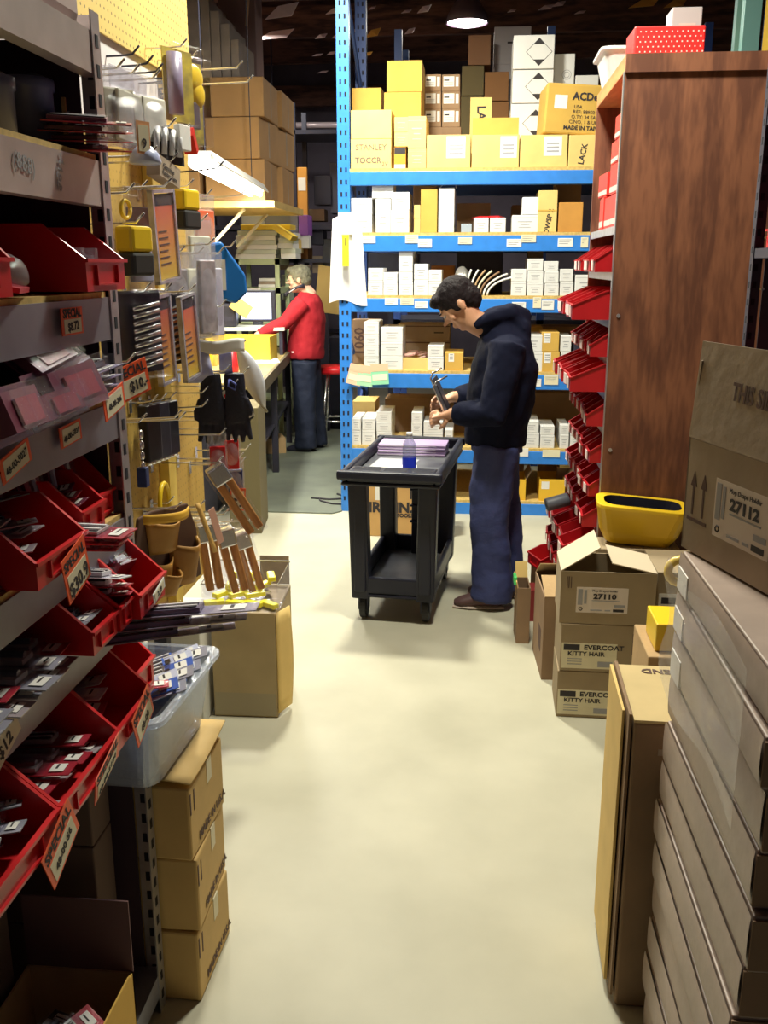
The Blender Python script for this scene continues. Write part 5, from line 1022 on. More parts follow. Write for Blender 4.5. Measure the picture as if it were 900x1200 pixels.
# green steel shelf unit behind the bench
GRN = mat('pale_green_enamel', (.50, .58, .34), .45); gs = thing('storage_rack', 'pale green steel rack behind the monitor, stacked with white paper', 'rack', (0, 0, 0))
gx0, gx1, gy = -2.42, -1.965, 9.62
for x in (gx0, gx1-.045):
    for y in (gy, gy+.5): MB().box(x, x+.045, y, y+.03, 0, 1.76, GRN).build('post', gs)
for z in (.3, .85, 1.12, 1.42, 1.70): MB().box(gx0, gx1, gy, gy+.53, z, z+.055, GRN).build('shelf', gs)
def pile(name, label, cat, x0, x1, y0, y1, z, n, th, ms, group=None, j=.015):
    for i in range(n):
        t = MB(); m_ = ms[i % len(ms)]; t.box(-(x1-x0)/2, (x1-x0)/2, -(y1-y0)/2, (y1-y0)/2, 0, th*.97, m_)
        o = t.build(name, loc=((x0+x1)/2+random.uniform(-j, j), (y0+y1)/2+random.uniform(-j, j), z+th*i), rot=(0, 0, random.uniform(-.03, .03)), bevel=.002)
        tagp(o, '%s, %s' % (label, 'bottom one' if i == 0 else ORD[i] + ' from the bottom' if i < n-1 else 'topmost'), cat, group)
PGR = mat('pale_green_white_paper', (.62, .66, .56), .6)
pile('paper_ream', 'white paper ream on the green rack, left stack', 'paper', -2.40, -2.0, gy+.02, gy+.35, 1.757, 6, .045, [PAPER, PGR], 'paper reams on green rack')
pile('paper_ream', 'white paper ream right of green rack stack', 'paper', -1.97, -1.82, gy+.06, gy+.35, 1.757, 5, .05, [PAPER, PGR], 'paper reams beside green rack')
pile('document_stack', 'loose papers inside the green rack, upper gap', 'paper', -2.2, -2.03, gy+.05, gy+.3, 1.478, 3, .03, [PAPER, CARDG], None)
pile('document_stack', 'loose papers inside the green rack, lower gap', 'paper', -2.36, -2.03, gy+.05, gy+.3, 1.178, 4, .05, [PGR, CARDG], None)
b = MB(); b.box(0, .16, 0, .004, -.18, 0, PAPER); b.box(.02, .14, -.001, 0, -.17, -.12, mat('orange_print', (.85, .5, .25), .5)); b.box(.03, .12, -.001, 0, -.08, -.03, INKG); tagp(b.build('notice', loc=(-2.32, gy-.008, 1.47)), 'white notice with orange foot taped on the green rack', 'notice')
# dark storage rack behind with boxes
dr = thing('storage_rack', 'dark storage rack at the back left full of cartons and packs', 'rack', (0, 0, 0))
for z in (.02, .95, 1.72, 2.06, 3.0): MB().box(-3.0, -.9, 10.3, 11.0, z, z+.04, DARKM).build('shelf', dr)
for x in (-3.0, -1.95, -.94):
    for y in (10.3, 10.96): MB().box(x, x+.05, y, y+.05, 0, 3.3, DARKM).build('post', dr)
def atbox(name, label, px0, px1, y0, y1, Y, depth, m, base=None, group=None, rz=0, cat='box'):
    return free_box(name, label, px0, px1, y0, y1, Y, depth, m, group, base, rz, cat)
atbox('carton', 'orange brown carton on the upper dark rack left', 307, 321, 196, 215, 10.36, .3, mat('orange_brown_board', (.42, .20, .07), .8), None)
t = atbox('carton', 'wide olive brown carton on the upper dark rack', 305, 347, 215, 249, 10.32, .35, mat('olive_board', (.28, .20, .06), .8), 2.10)
t = atbox('panel', 'upright orange board with white label at the dark rack edge', 348, 360, 196, 249, 10.31, .05, mat('orange_board', (.66, .30, .05), .7), 2.10); M = face_M('F', *t[1]); b = MB(); b.box(-.04, .04, t[1][2]*.6, t[1][2]*.82, 0, .002, PAPER, M); b.build('white_label', t[0])
atbox('long_box', 'long dark grey box above the yellow packs', 311, 349, 251, 259, 10.0, .25, mat('slate_grey_board', (.14, .14, .18), .6), 1.99, cat='box')
atbox('long_box', 'light grey long box left of the dark grey one', 283, 310, 251, 259, 10.0, .25, INKG, 1.99, cat='box')
atbox('purple_box', 'purple box end sticking out right of the grey boxes', 350, 361, 252, 261, 9.98, .25, mat('purple_board', (.25, .08, .38), .6), 1.99, cat='box')
atbox('yellow_pack', 'yellow printed pack over the white paper reams', 282, 340, 263, 272, 9.6, .3, mat('bright_yellow_pack', (.80, .58, .05), .5), 2.035, cat='pack')
b = MB(); b.box(0, .20, -.2, .1, -.05, .0, mat('bright_yellow_pack', (.80, .58, .05))); tagp(b.build('yellow_pack', loc=at(327, 264, Y=9.55), rot=(0, R(32), 0)), 'yellow pack tilted down to the right beside the paper reams', 'pack')
atbox('carton', 'rust carton below the grey packs behind the paper reams', 341, 361, 290, 312, 10.33, .3, mat('rust_board', (.45, .20, .06), .8), 1.76)
atbox('carton', 'cream carton right of the paper reams', 340, 353, 268, 289, 10.2, .12, CARDL, None)
for i, (px, py, w, m_) in enumerate([(330, 270, 16, PGR), (345, 262, 14, INKG), (352, 275, 10, PAPER), (341, 281, 12, CARDL)]):
    atbox('soft_bag', 'crumpled %s bag in the heap over the dark rack' % ['pale green', 'grey', 'white', 'cream'][i], px, px+w, py, py+16, 10.05-.02*i, .14, m_, None, cat='bag')
atbox('long_box', 'dark plank under the heap beside the paper reams', 325, 360, 311, 316, 10.1, .3, CARDG, None)
t = thing('board', 'tan board leaning behind the man in the red jacket', 'board', at(386, 345, Y=9.75)); t.location.z = 1.22; MB().box(-.16, .20, 0, .02, 0, .46, mat('tan_board', (.60, .42, .14), .7)).build('board_panel', t, rot=(0, R(7), 0)); MB().box(-.10, -.02, .02, .08, -1.22, 0, DARKM).build('stand', t)
atbox('carton', 'tan carton standing behind the red stool', 377, 387, 402, 440, 9.9, .3, CARDY, None); atbox('carton', 'low brown carton on the floor behind the red stool', 374, 386, 430, 478, 9.95, .3, CARDD, 0)
atbox('machine', 'black rounded machine behind the red stool', 386, 404, 395, 480, 9.9, .4, BLK, 0, cat='machine')
for i, (px, py, w, h, m_, c_) in enumerate([(365, 265, 14, 22, DARKM, 'dark'), (378, 280, 16, 30, BLK, 'black'), (366, 300, 12, 20, CARDG, 'grey brown'), (330, 322, 22, 30, PGR, 'pale green'), (335, 350, 16, 25, INKG, 'grey'), (362, 245, 18, 14, CARDD, 'brown'), (385, 300, 14, 8, INKG, 'thin grey'), (368, 206, 20, 34, DARKM, 'tall dark'), (387, 190, 18, 60, mat('dim_slate', (.07, .07, .11), .6), 'dim slate')]):
    atbox('stored_pack', '%s pack in the crowded dark rack behind the counter man, spot %s' % (c_, ORD[i]), px, px+w, py, py+h, 10.4+.015*i, .25, m_, None, cat='pack')
# bench things
def bench_box(name, label, x, y, w, d, h, m, rz=0, cat='box', z=.926):
    t = thing(name, label, cat, bl(x, y, z), BR+R(rz)); MB().box(-w/2, w/2, -d/2, d/2, 0, h, m).build('carton_body', t, bevel=.004); return t, (w, d, h)
OLI = mat('olive_yellow_carton', (.58, .42, .04), .6, var=.05)
t = thing('open_carton', 'open olive yellow carton on the workbench under the man\'s hands', 'box', (-1.955, 7.92, .926), R(2)); b = MB(); w, d, h = .27, .17, .20
b.box(-w, w, -d, d, 0, .006, OLI); b.box(-w, w, -d, -d+.006, .006, h, OLI); b.box(-w, w, d-.006, d, .006, h, OLI); b.box(-w, -w+.006, -d, d, .006, h, OLI); b.box(w-.006, w, -d, d, .006, h, OLI); b.build('carton_body', t)
bench_box('carton', 'small yellow box beside the olive carton on the workbench', -.60, 1.95, .26, .2, .10, CARDY)
t = thing('red_jar', 'red lidded jar on the near end of the workbench', 'jar', (-1.80, 6.95, .926)); MB().lathe([(.05, 0), (.055, .02), (.055, .19), (.0, .19)], RED, 18).build('jar_body', t, smooth=True); MB().lathe([(.057, .19), (.057, .215), (.0, .215)], WHITE, 18).build('lid', t)
t = thing('paper_roll', 'crumpled white paper in tub on the workbench behind the red jar', 'paper', (-2.12, 7.25, .926)); b = MB(); b.ell((0, 0, .15), (.13, .12, .05), PGR); b.build('paper', t, smooth=True, disp=.03, dscale=.05); MB().lathe([(.09, 0), (.11, .13), (.0, .131)], YEL, 20).build('tub', t)
# monitor, keyboard stand, printer
t = thing('monitor', 'black framed computer monitor glowing blue white on a shelf at the bench', 'monitor', (-1.99, 8.70, 1.166), R(8)); t.scale = (.72, .72, .72); b = MB(); b.box(-.23, .23, 0, .06, .04, .43, BLK); b.build('monitor_body', t, bevel=.008)
SCR = mat('screen_glow', (.78, .84, .98), .3, emit=.45, c2=(.30, .40, .85), scale=5); MB().box(-.205, .175, -.002, 0, .07, .40, SCR).build('screen', t); MB().box(-.06, .06, .01, .1, 0, .04, BLK).build('stand', t)
t = thing('monitor_shelf', 'pale raised shelf carrying the monitor on the workbench', 'shelf', (-2.0, 8.55, .926), BR); MB().box(-.34, .30, -.22, .30, .21, .238, PGR).build('shelf_board', t); MB().box(-.32, -.29, -.2, .28, 0, .21, DARKM).build('leg', t); MB().box(.25, .28, -.2, .28, 0, .21, DARKM).build('leg', t)
t = thing('card_printer', 'black desk printer left of the monitor on the raised shelf', 'printer', (-2.22, 8.45, 1.166), BR); MB().box(-.10, .10, -.09, .09, 0, .20, BLK).build('printer_body', t, bevel=.015); MB().box(-.07, .07, -.095, -.09, .05, .09, DARKM).build('slot', t)
b = MB(); b.box(-.09, .09, 0, .002, -.06, .06, mat('yellow_note', (.75, .55, .15), .6)); tagp(b.build('sticky_note', loc=(-2.05, 8.33, 1.34), rot=(0, R(35), 0)), 'yellow note tilted beside the desk printer', 'note')
for i, (x, y, z) in enumerate([(-.22, 2.45, .926), (-.15, 2.20, .926)]):
    b = MB(); b.box(-.13, .13, -.17, .17, 0, .012, PAPER); tagp(b.build('paper_sheet', loc=bl(x, y, z+.0005), rot=(0, 0, BR+R(10*i))), 'white paperwork on the bench edge by the man, %s sheet' % ('far', 'near')[i], 'paper')
b = MB(); b.box(-.10, .10, -.16, .16, 0, .03, BLK); tagp(b.build('keyboard', loc=(-2.02, 8.26, .927), rot=(0, 0, BR), bevel=.006), 'black keyboard under the raised monitor shelf', 'keyboard')
# cartons under the bench
atbox('carton', 'big dull green brown carton under the near end of the workbench', 262, 299, 478, 560, 5.85, .4, mat('green_brown_board', (.15, .12, .055), .85), 0, rz=BR)
t = thing('carton', 'open brown carton lying on the floor at the feet of the man in red', 'box', (-1.93, 8.60, 0.001), R(20)); b = MB(); b.box(-.17, .17, -.13, .13, 0, .15, CARD); b.build('carton_body', t, bevel=.004); MB().box(0, .12, -.13, .13, 0, .004, CARDL).build('flap', t, loc=(-.17, 0, .15), rot=(0, R(-20), 0))
# stool
st = thing('stool', 'round red padded stool with chrome ring and legs behind the counter man', 'stool', (-1.32, 9.0, 0))
MB().lathe([(.0, .70), (.16, .70), (.175, .72), (.175, .755), (.15, .775), (.0, .78)], RED, 28).build('seat', st, smooth=True)
for a in (45, 135, 225, 315): MB().tube([(.10*math.cos(R(a)), .10*math.sin(R(a)), .70), (.19*math.cos(R(a)), .19*math.sin(R(a)), 0.0)], .011, CHROME, 8).build('leg', st, smooth=True)
MB().tube([(.165*math.cos(R(a)), .165*math.sin(R(a)), .26) for a in range(0, 361, 15)], .010, CHROME, 8).build('foot_ring', st, smooth=True)
# white garment bag hanging on the blue post
t = thing('hanging_bag', 'big white plastic bag with yellow tag hung on the blue rack post', 'bag', (-.855, 6.518, 2.02)); BGW = mat('bright_white_plastic', (.85, .85, .88), .35)
b = MB(); b.grid(lambda u, v: ((-.085+.19*u)*(1+.35*v)-.02, -.03-.04*math.sin(math.pi*u)*math.sin(math.pi*min(1, v+.15))+.012*math.sin(u*14)*v, -.03-.54*v+.02*math.sin(u*5)), 14, 14, BGW); b.grid(lambda u, v: ((-.085+.19*u)*(1+.35*v)-.02, -.02+.0*v, -.03-.54*v+.02*math.sin(u*5)), 14, 14, BGW); b.build('bag_film', t, smooth=True)
MB().box(-.06, .03, -.085, -.07, -.13, .01, PAPERC).build('header_card', t); MB().box(-.035, .01, -.095, -.09, -.33, -.13, mat('neon_tag', (.88, .82, .02), .5)).build('yellow_tag', t, bevel=.004); MB().box(-.018, -.012, -.0965, -.095, -.20, -.15, INK).build('printed_mark', t)
# more grey storage behind the blue rack, boxes seen through its top opening
br = thing('storage_rack', 'dim storage rack behind the blue rack holding brown cartons', 'rack', (0, 0, 0))
for x in (-.7, .5, 1.7):
    for y in (8.2, 8.95): MB().box(x, x+.06, y, y+.06, 0, 3.5, BLUED).build('post', br)
for z in (.1, 1.2, 2.35): MB().box(-.7, 1.76, 8.2, 9.0, z, z+.05, DARKM).build('shelf', br)
def stackat(specs, Y, depth, ztop_base, grp):
    for i, (lb, p0, p1, y0, y1, m_) in enumerate(specs): yield free_box('carton', lb, p0, p1, y0, y1, Y, depth, m_, grp, None)
zs0 = 2.402
for lb, p0, p1, y0, m_, ys_low in [('brown carton below the glowing bell lamp', 549, 575, 41, mat('reddish_board', (.34, .17, .09), .8), 76), ('olive brown carton under the reddish one', 541, 567, 77, mat('olive_dim_board', (.22, .17, .08), .8), 112), ('orange brown carton left of the white tower', 568, 596, 84, mat('orange_dim_board', (.42, .20, .08), .8), 118), ('lower orange brown carton left of the white tower', 566, 596, 119, mat('orange_dim_board', (.42, .20, .08), .8), None), ('lowest olive brown carton hidden by the LA carton', 540, 565, 113, mat('olive_dim_board', (.22, .17, .08), .8), None)]:
    free_box('carton', lb, p0, p1, y0, ys_low or 150, 8.24, .45, m_, 'cartons on the dim rear rack', None if ys_low else zs0)
t, dm, _, _ = free_box('carton', 'tall pale grey white carton behind the diamond tower', 579, 622, 31, 75, 8.5, .4, mat('pale_grey_board', (.55, .50, .52), .7)); M = face_M('F', *dm); b = MB(); b.box(-.04, .1, dm[2]*.55, dm[2]*.6, 0, .001, INK, M); b.build('printed_text', t)
free_box('carton', 'pale carton carrying the tall grey white one', 579, 622, 75, 150, 8.5, .4, mat('pale_grey_board', (.55, .50, .52), .7), None, zs0)
# pink steel tube light far behind
t = thing('pipe_rail', 'horizontal bright metal rail in the dark beyond the cartons', 'rail', at(315, 147, Y=11.9)); MB().tube([(0, 0, 0), (1.1, 0, -.01)], .035, mat('pinkish_rail_metal', (.75, .62, .70), .3, metal=.3), 10).build('rail_tube', t, smooth=True); 
for x in (.05, 1.0): MB().tube([(x, 0, .03), (x, 0, HT-t.location.z)], .01, DARKM, 5).build('hanging_wire', t)
# ============================================================ plywood bin shelving on the right
PLY = wood('red_brown_plywood', (.13, .045, .024), (.26, .098, .048), 2.4, 'Z', .6, knots=True); PLYE = wood('lit_plywood', (.50, .20, .06), (.66, .30, .10), 2.0, 'Y', .6)  # PLYE: light under the top board put into its orange colour
bs = thing('bin_shelving', 'tall red brown plywood end panel shelving full of rows of red bins', 'shelving', (0, 0, 0))
BX, BY0, BY1, BX1 = .54, 3.98, 4.88, 1.16
MB().box(BX, BX1, BY0, BY0+.02, 0, 2.41, PLY).build('end_panel', bs); MB().box(BX, BX1, BY1-.02, BY1, 0, 2.41, PLY).build('end_panel', bs)
MB().box(BX, BX1, BY0, BY1, 2.41, 2.47, PLYE).build('top_board', bs, bevel=.003); MB().box(BX, BX1, BY0-.012, BY0-.0005, 2.405, 2.47, PLY).build('front_edge_board', bs); MB().box(BX1-.02, BX1-.001, BY0+.02, BY1-.02, 0, 2.41, PLY).build('back_panel', bs)  # front strip added so the lit orange shows only underneath
MB().box(BX-.004, BX, BY0-.001, BY0+.022, 0, 2.41, STEELP).build('edge_strip', bs)
b = MB(); 
for z in (.35, .95, 1.5): b.tube([(BX+.03, BY0+.0001, z), (BX+.03, BY0-.003, z)], .008, STEELP, 8)
b.build('screw', bs)
SHZ = [1.85, 1.67, 1.48, 1.33, 1.185, 1.04, .885, .74, .60, .46, .32, .16]
for z in SHZ:
    b = MB(); b.box(BX+.002, BX+.42, BY0+.022, BY1-.022, z-.004, z, STEELP); b.box(BX+.002, BX+.006, BY0+.022, BY1-.022, z-.032, z-.004, STEELP); b.build('shelf', bs)
TAGC = mat('pink_white_bin_ticket', (.80, .66, .64), .5)
big = {2: 1, 4: 1, 7: 0, 9: 1, 10: 1}
def small_bin(w, d, h, fh):
    t = thing('red_bin', 'x', 'bin', (0, 0, 0), 0, 'red bins in the plywood shelving'); b, hb = bin_meshes(w, d, h, fh, mat('shaded_red_bin_plastic', (.44, .010, .016), .35, var=.08), .42); b.build('bin_body', t); q = MB(); q.box(-w*.22, w*.22, -d/2-.008, -d/2-.004, fh*.15, fh*.9, TAGC); q.build('bin_ticket', t); return t  # red darkened to carry the shade on these bins
protoS = small_bin(.118, .22, .112, .05); protoB = small_bin(.140, .32, .118, .06); usedS = usedB = False
ROWN = ['first', 'second', 'third', 'fourth', 'fifth', 'sixth', 'seventh', 'eighth', 'ninth', 'tenth', 'eleventh', 'lowest']
for r_, z in enumerate(SHZ):
    if r_ == 0: continue
    isb = r_ in (2, 4, 9, 10); n = 5 if isb else 6; wd = .84/n; d = .32 if isb else .22; xf = .40 if isb else .485
    if r_ == 11: xf = .46
    for i in range(n):
        lb = 'red bin, %s from the near panel on %s shelf row of the plywood shelving' % (ORD[i], ROWN[r_])
        y = BY0+.03+wd*(i+.5); loc = (xf+d/2+random.uniform(-.012, .012), y, z+.001); rot = (0, 0, R(-90+random.uniform(-5, 5)))
        p = protoB if isb else protoS
        if (isb and not usedB) or (not isb and not usedS):
            p.location = loc; p.rotation_euler = rot; p['label'] = lb
            if isb: usedB = True
            else: usedS = True
        else: dup(p, loc, lb, rot)
# red boxes on the top row
RBX = mat('red_carton', (.68, .03, .02), .5, var=.1); PNK = mat('pink_white_carton_end', (.80, .55, .52), .5)
n = 0
for lb, y0, y1, z0, h in [('at bottom near the panel', 4.06, 4.24, 1.851, .13), ('at bottom middle', 4.25, 4.44, 1.851, .13), ('at bottom far end', 4.45, 4.66, 1.851, .14), ('second layer near the panel', 4.08, 4.30, 1.982, .12), ('second layer far', 4.45, 4.68, 1.993, .10), ('third layer', 4.12, 4.32, 2.103, .09), ('topmost', 4.10, 4.24, 2.194, .09)]:
    t = thing('small_carton', 'red small parts carton stacked on the top plywood shelf, %s' % lb, 'box', (.66, (y0+y1)/2, z0), random.uniform(-.05, .05), 'red cartons on the plywood shelving')
    MB().box(-.11, .11, -(y1-y0)/2, (y1-y0)/2, 0, h-.001, RBX).build('carton_body', t, bevel=.003); MB().box(-.1115, -.11, -(y1-y0)/2+.01, (y1-y0)/2-.01, h*.08, h*.26, PNK).build('pink_end_strip', t)  # narrow pink strip low on the aisle end of each carton
# on top of the shelving
t = thing('red_carton', 'red patterned carton lying on top of the plywood shelving', 'box', (.72, 4.22, 2.471), R(1)); RM = mat('red_dotted_print', (.72, .02, .02), .5); b = MB(); b.box(-.135, .135, -.10, .10, 0, .125, RM); b.build('carton_body', t, bevel=.006); b = MB(); M = face_M('F', .27, .20, .125)
for i in range(13):
    for j in range(6): b.box(-.122+.02*i+.01*(j % 2)-.0025, -.122+.02*i+.01*(j % 2)+.0025, .012+.018*j, .017+.018*j, 0, .001, PNK, M)
b.build('dot_pattern', t)
t = thing('white_tote', 'white plastic tote with red contents on the far top of the plywood shelving', 'tote', (.63, 4.66, 2.471), R(0)); tote_fn(.17, .26, .22, .32, .12, clear('white_tote_plastic', tint=(.9, .9, .9), haze=.75, hazec=(.85, .83, .85)), t); MB().box(-.05, .05, -.1, .1, .008, .06, RED).build('contents', t)
t, dm, _, _ = free_box('carton', 'grey white carton behind the red patterned carton', 787, 822, 8, 56, 4.72, .15, mat('pale_grey_board', (.55, .50, .52)), base=2.471); M = face_M('F', *dm); b = MB(); b.box(-dm[0]*.25, dm[0]*.3, dm[2]*.62, dm[2]*.8, 0, .001, PNK, M); b.build('printed_box', t); write(t, dm, 'F', [('MADE', 0, dm[2]*.71, .022, .0004)], RED)
# teal pallet rack behind to the right
TEAL = mat('teal_rack_paint', (.18, .38, .36), .4); tr = thing('pallet_rack', 'teal green pallet rack posts and slanted brace at upper right corner', 'rack', (0, 0, 0))
for x, y in ((1.36, 5.62), (1.48, 6.3), (1.92, 5.62)): MB().box(x, x+.085, y, y+.07, 0, 4.0, TEAL).build('post', tr)
MB().tube([(1.55, 5.66, 2.3), (1.80, 5.66, 3.4)], .035, TEAL, 8).build('slanted_brace', tr)
b = MB(); b.box(2.02, 3.3, 5.6, 5.7, 2.35, 2.45, TEAL); b.box(2.02, 3.3, 5.6, 6.4, 2.40, 2.45, TEAL); b.box(1.36, 3.3, 5.69, 6.4, 2.40, 2.45, TEAL); b.build('beam', tr)
for i, (x, w, h, m_, lb) in enumerate([(1.60, .13, .75, mat('golden_board', (.75, .48, .05), .6), 'golden carton between the teal posts at upper right'), (1.76, .14, .35, WHITE, 'white carton low beside the slanted teal brace'), (1.96, .20, .55, CARDY, 'yellow carton behind the slanted teal brace')]):
    t = thing('carton', lb, 'box', (x+w/2, 5.95, 2.451)); MB().box(-w/2, w/2, -.15, .2, 0, h, m_).build('carton_body', t, bevel=.004)
# dark slotted steel shelving in front of the plywood
ds = thing('steel_shelving', 'dark slotted steel shelving at the right frame edge behind the tilted kraft carton', 'shelving', (0, 0, 0))
slot_post(ds, .885, 3.3, 2.42, 1, -1, DARKM, .055); slot_post(ds, .885, 2.3, 2.42, 1, 1, DARKM, .055); slot_post(ds, 1.35, 3.3, 2.42, -1, -1, DARKM, .055); slot_post(ds, 1.35, 2.3, 2.42, -1, 1, DARKM, .055)
b = MB(); b.box(.93, .975, 3.296, 3.3, 0, 2.42, DARKM); b.build('post', ds); b = MB()
for z in (1.62, 1.78, 2.02, 2.15): b.lathe([(.010, 0), (.010, .006), (0, .007)], CHROME, 10, c=(.925, 3.29, z))
b.build('bolt', ds)
for z in (.75, 1.25, 1.75, 2.15): MB().box(.885, 1.35, 2.3, 3.3, z-.03, z, DARKM).build('shelf', ds)
for i, (y, z) in enumerate([(3.1, 1.751), (2.95, 1.751), (3.1, 1.251), (2.9, 1.251), (3.1, 2.151)]):
    w = .12; bb, hb = bin_meshes(w, .26, .12, .055, RED); t = thing('red_bin', 'dim red bin on the dark slotted shelving at the right frame edge, %s' % ['upper far', 'upper near', 'lower far', 'lower near', 'topmost'][i], 'bin', (1.02, y, z), R(-90), 'dim red bins at right edge'); bb.build('bin_body', t); hb.build('label_holder', t)

# ============================================================ carton groups on the floor at right
FL = mat('front_grey_kraft', (.34, .26, .16), .85, var=.08, scale=7)
LBLM = mat('pinkish_label', (.75, .66, .60), .6)
def ship(t, dm, u0, u1, v0, v1, num, face='F', small=True, m=None):
    l = patch(t, dm, face, u0, u1, v0, v1, m or LBLM, 'shipping_label'); w = u1-u0; h = v1-v0; M = face_M(face, *dm); g = MB(); o = .0009; e = .0018
    g.box(u0+w*.03, u0+w*.12, v0+h*.30, v0+h*.93, o, e, INKG, M); g.box(u0+w*.15, u0+w*.20, v0+h*.35, v0+h*.9, o, e, ORNG if False else INKG, M)
    g.box(u0+w*.74, u0+w*.95, v0+h*.24, v0+h*.34, o, e, INKG, M); g.box(u0+w*.72, u0+w*.93, v0+h*.06, v0+h*.16, o, e, INK, M); g.box(u0+w*.28, u0+w*.5, v0+h*.08, v0+h*.13, o, e, INKG, M); g.box(u0+w*.56, u0+w*.67, v0+h*.08, v0+h*.13, o, e, INKG, M)
    g.box(u0+w*.3, u0+w*.85, v0+h*.47, v0+h*.50, o, e, INKG, M); g.tube([M @ Vector((u0+w*.09+w*.035*math.cos(q), v0+h*.14+w*.035*math.sin(q), o)) for q in (0, 1, 2, 3, 4, 5, 6.28)], w*.009, INK, 4); g.build('printed_marks', t)
    write(t, dm, face, [(num, u0+w*.55, v0+h*.64, h*.27, .0012, 0, 1.25), ('Mop Drape Holder', u0+w*.55, v0+h*.87, h*.12)], INK, off=.0018)
SX0 = .518; 
dmA = (.345, .25, .192)
t = thing('carton', 'kraft carton printed Evercoat Kitty Hair', 'box', (0, 0, 0)); D.objects.remove(t)
for i, (z, wh) in enumerate(((0, 'bottom'), (.194, 'middle'))):
    t = thing('carton', 'grey kraft carton with cream KITTY HAIR label, %s of the floor stack at right' % wh, 'box', (SX0+.003*i, 3.545, z), R(-1+i), 'cartons with cream hair filler labels'); MB().box(-.172, .172, -.125, .125, 0, .192, FL).build('carton_body', t, bevel=.004)
    patch(t, dmA, 'F', -.168, .04, .012, .115, PAPERC, 'product_label'); write(t, dmA, 'F', [('EVERCOAT', -.01, .098, .026, .0008, 0, 1.15), ('KITTY HAIR', -.075, .072, .024, .0006, 0, 1.1)], INK, off=.0018)
    g = MB(); M = face_M('F', *dmA); g.box(-.160, -.100, .086, .110, .0009, .0018, INK, M); g.box(-.03, .025, .02, .042, .0009, .0018, INKG, M); 
    for q in range(3): g.box(-.145, -.09, .050-.011*q, .053-.011*q, .0009, .0018, INKG, M)
    g.build('printed_marks', t)
    if i: b = MB(); b.box(.095, .098, .075, .16, 0, .001, INKB, M); b.box(.155, .158, .075, .16, 0, .001, INKB, M); b.box(.095, .158, .157, .16, 0, .001, INKB, M); b.box(.095, .158, .075, .078, 0, .001, INKB, M); arrows(b, M, .1265, .094, .062, INK); b.build('arrow_mark', t)
t, dm = carton('open_carton', 'open grey kraft carton with label 27110 topping the floor stack at right', .35, .25, .205, (SX0-.002, 3.545, .388), R(-1), m=FL, open_top=True, flaps=[('L', 146), ('R', 168)], inner=mat('beige_flap_board', (.60, .50, .36), .75))
ship(t, dm, -.115, .075, .045, .145, '27110'); M = face_M('F', *dm); b = MB(); b.box(-.152, -.150, .14, .185, 0, .001, INKB, M); b.box(-.146, -.143, .14, .185, 0, .001, INKB, M); b.box(-.138, -.135, .14, .185, 0, .001, INKB, M); b.build('arrow_mark', t)
t = thing('carton', 'grey kraft carton with white label right of the 27110 carton', 'box', (.795, 3.62, .20)); dm = (.19, .30, .385); MB().box(-.095, .095, -.15, .15, 0, .385, FL).build('carton_body', t, bevel=.004); patch(t, dm, 'F', -.085, .05, .165, .30, PAPER, 'shipping_label'); M = face_M('F', *dm); b = MB(); b.box(-.075, .0, .26, .285, .0009, .002, INK, M); b.build('printed_marks', t)
t = thing('carton', 'grey kraft carton on the floor right of the hair filler cartons', 'box', (.795, 3.62, 0)); MB().box(-.095, .095, -.15, .15, 0, .198, FL).build('carton_body', t, bevel=.004)
for i in (0, 1): t = thing('carton', 'dim kraft carton carrying the yellow tub, %s one' % ('lower', 'upper')[i], 'box', (.68, 3.85, .29*i)); MB().box(-.17, .17, -.07, .11, 0, .288, FL).build('carton_body', t, bevel=.004)
# yellow tub
t = thing('yellow_tub', 'yellow moulded plastic tub with black inside lying by the plywood panel', 'tub', (.685, 3.875, .585), 0, rot=(R(3), R(4), R(-4)))
YT = mat('mustard_plastic', (.80, .52, .02), .35); b = MB()
def rr(w, d, z, r=.05, dx=0):
    pts = []
    for cx, cy, a0 in ((w/2-r, d/2-r, 0), (-w/2+r, d/2-r, 90), (-w/2+r, -d/2+r, 180), (w/2-r, -d/2+r, 270)):
        for k in range(5): a = R(a0+k*22.5); pts.append((cx+dx+r*math.cos(a), cy+r*math.sin(a), z))
    return pts
rings = [rr(.26, .10, 0, .04), rr(.32, .14, .05), rr(.35, .18, .12), rr(.37, .20, .155), rr(.37, .20, .17), rr(.31, .14, .17), rr(.29, .12, .05)]; vs = [p for q in rings for p in q]; kk = 20
b.add(vs, [(i*kk+j, i*kk+(j+1) % kk, (i+1)*kk+(j+1) % kk, (i+1)*kk+j) for i in range(5) for j in range(kk)] + [tuple(range(kk))[::-1]], YT); b.build('tub_shell', t, bevel=.004)
b = MB(); b.add([p for q in rings[5:] for p in q], [(j, (j+1) % kk, kk+(j+1) % kk, kk+j) for j in range(kk)] + [tuple(kk+j for j in range(kk))], BLK); b.build('dark_inside', t)  # inner faces coloured black, unlike the yellow shell
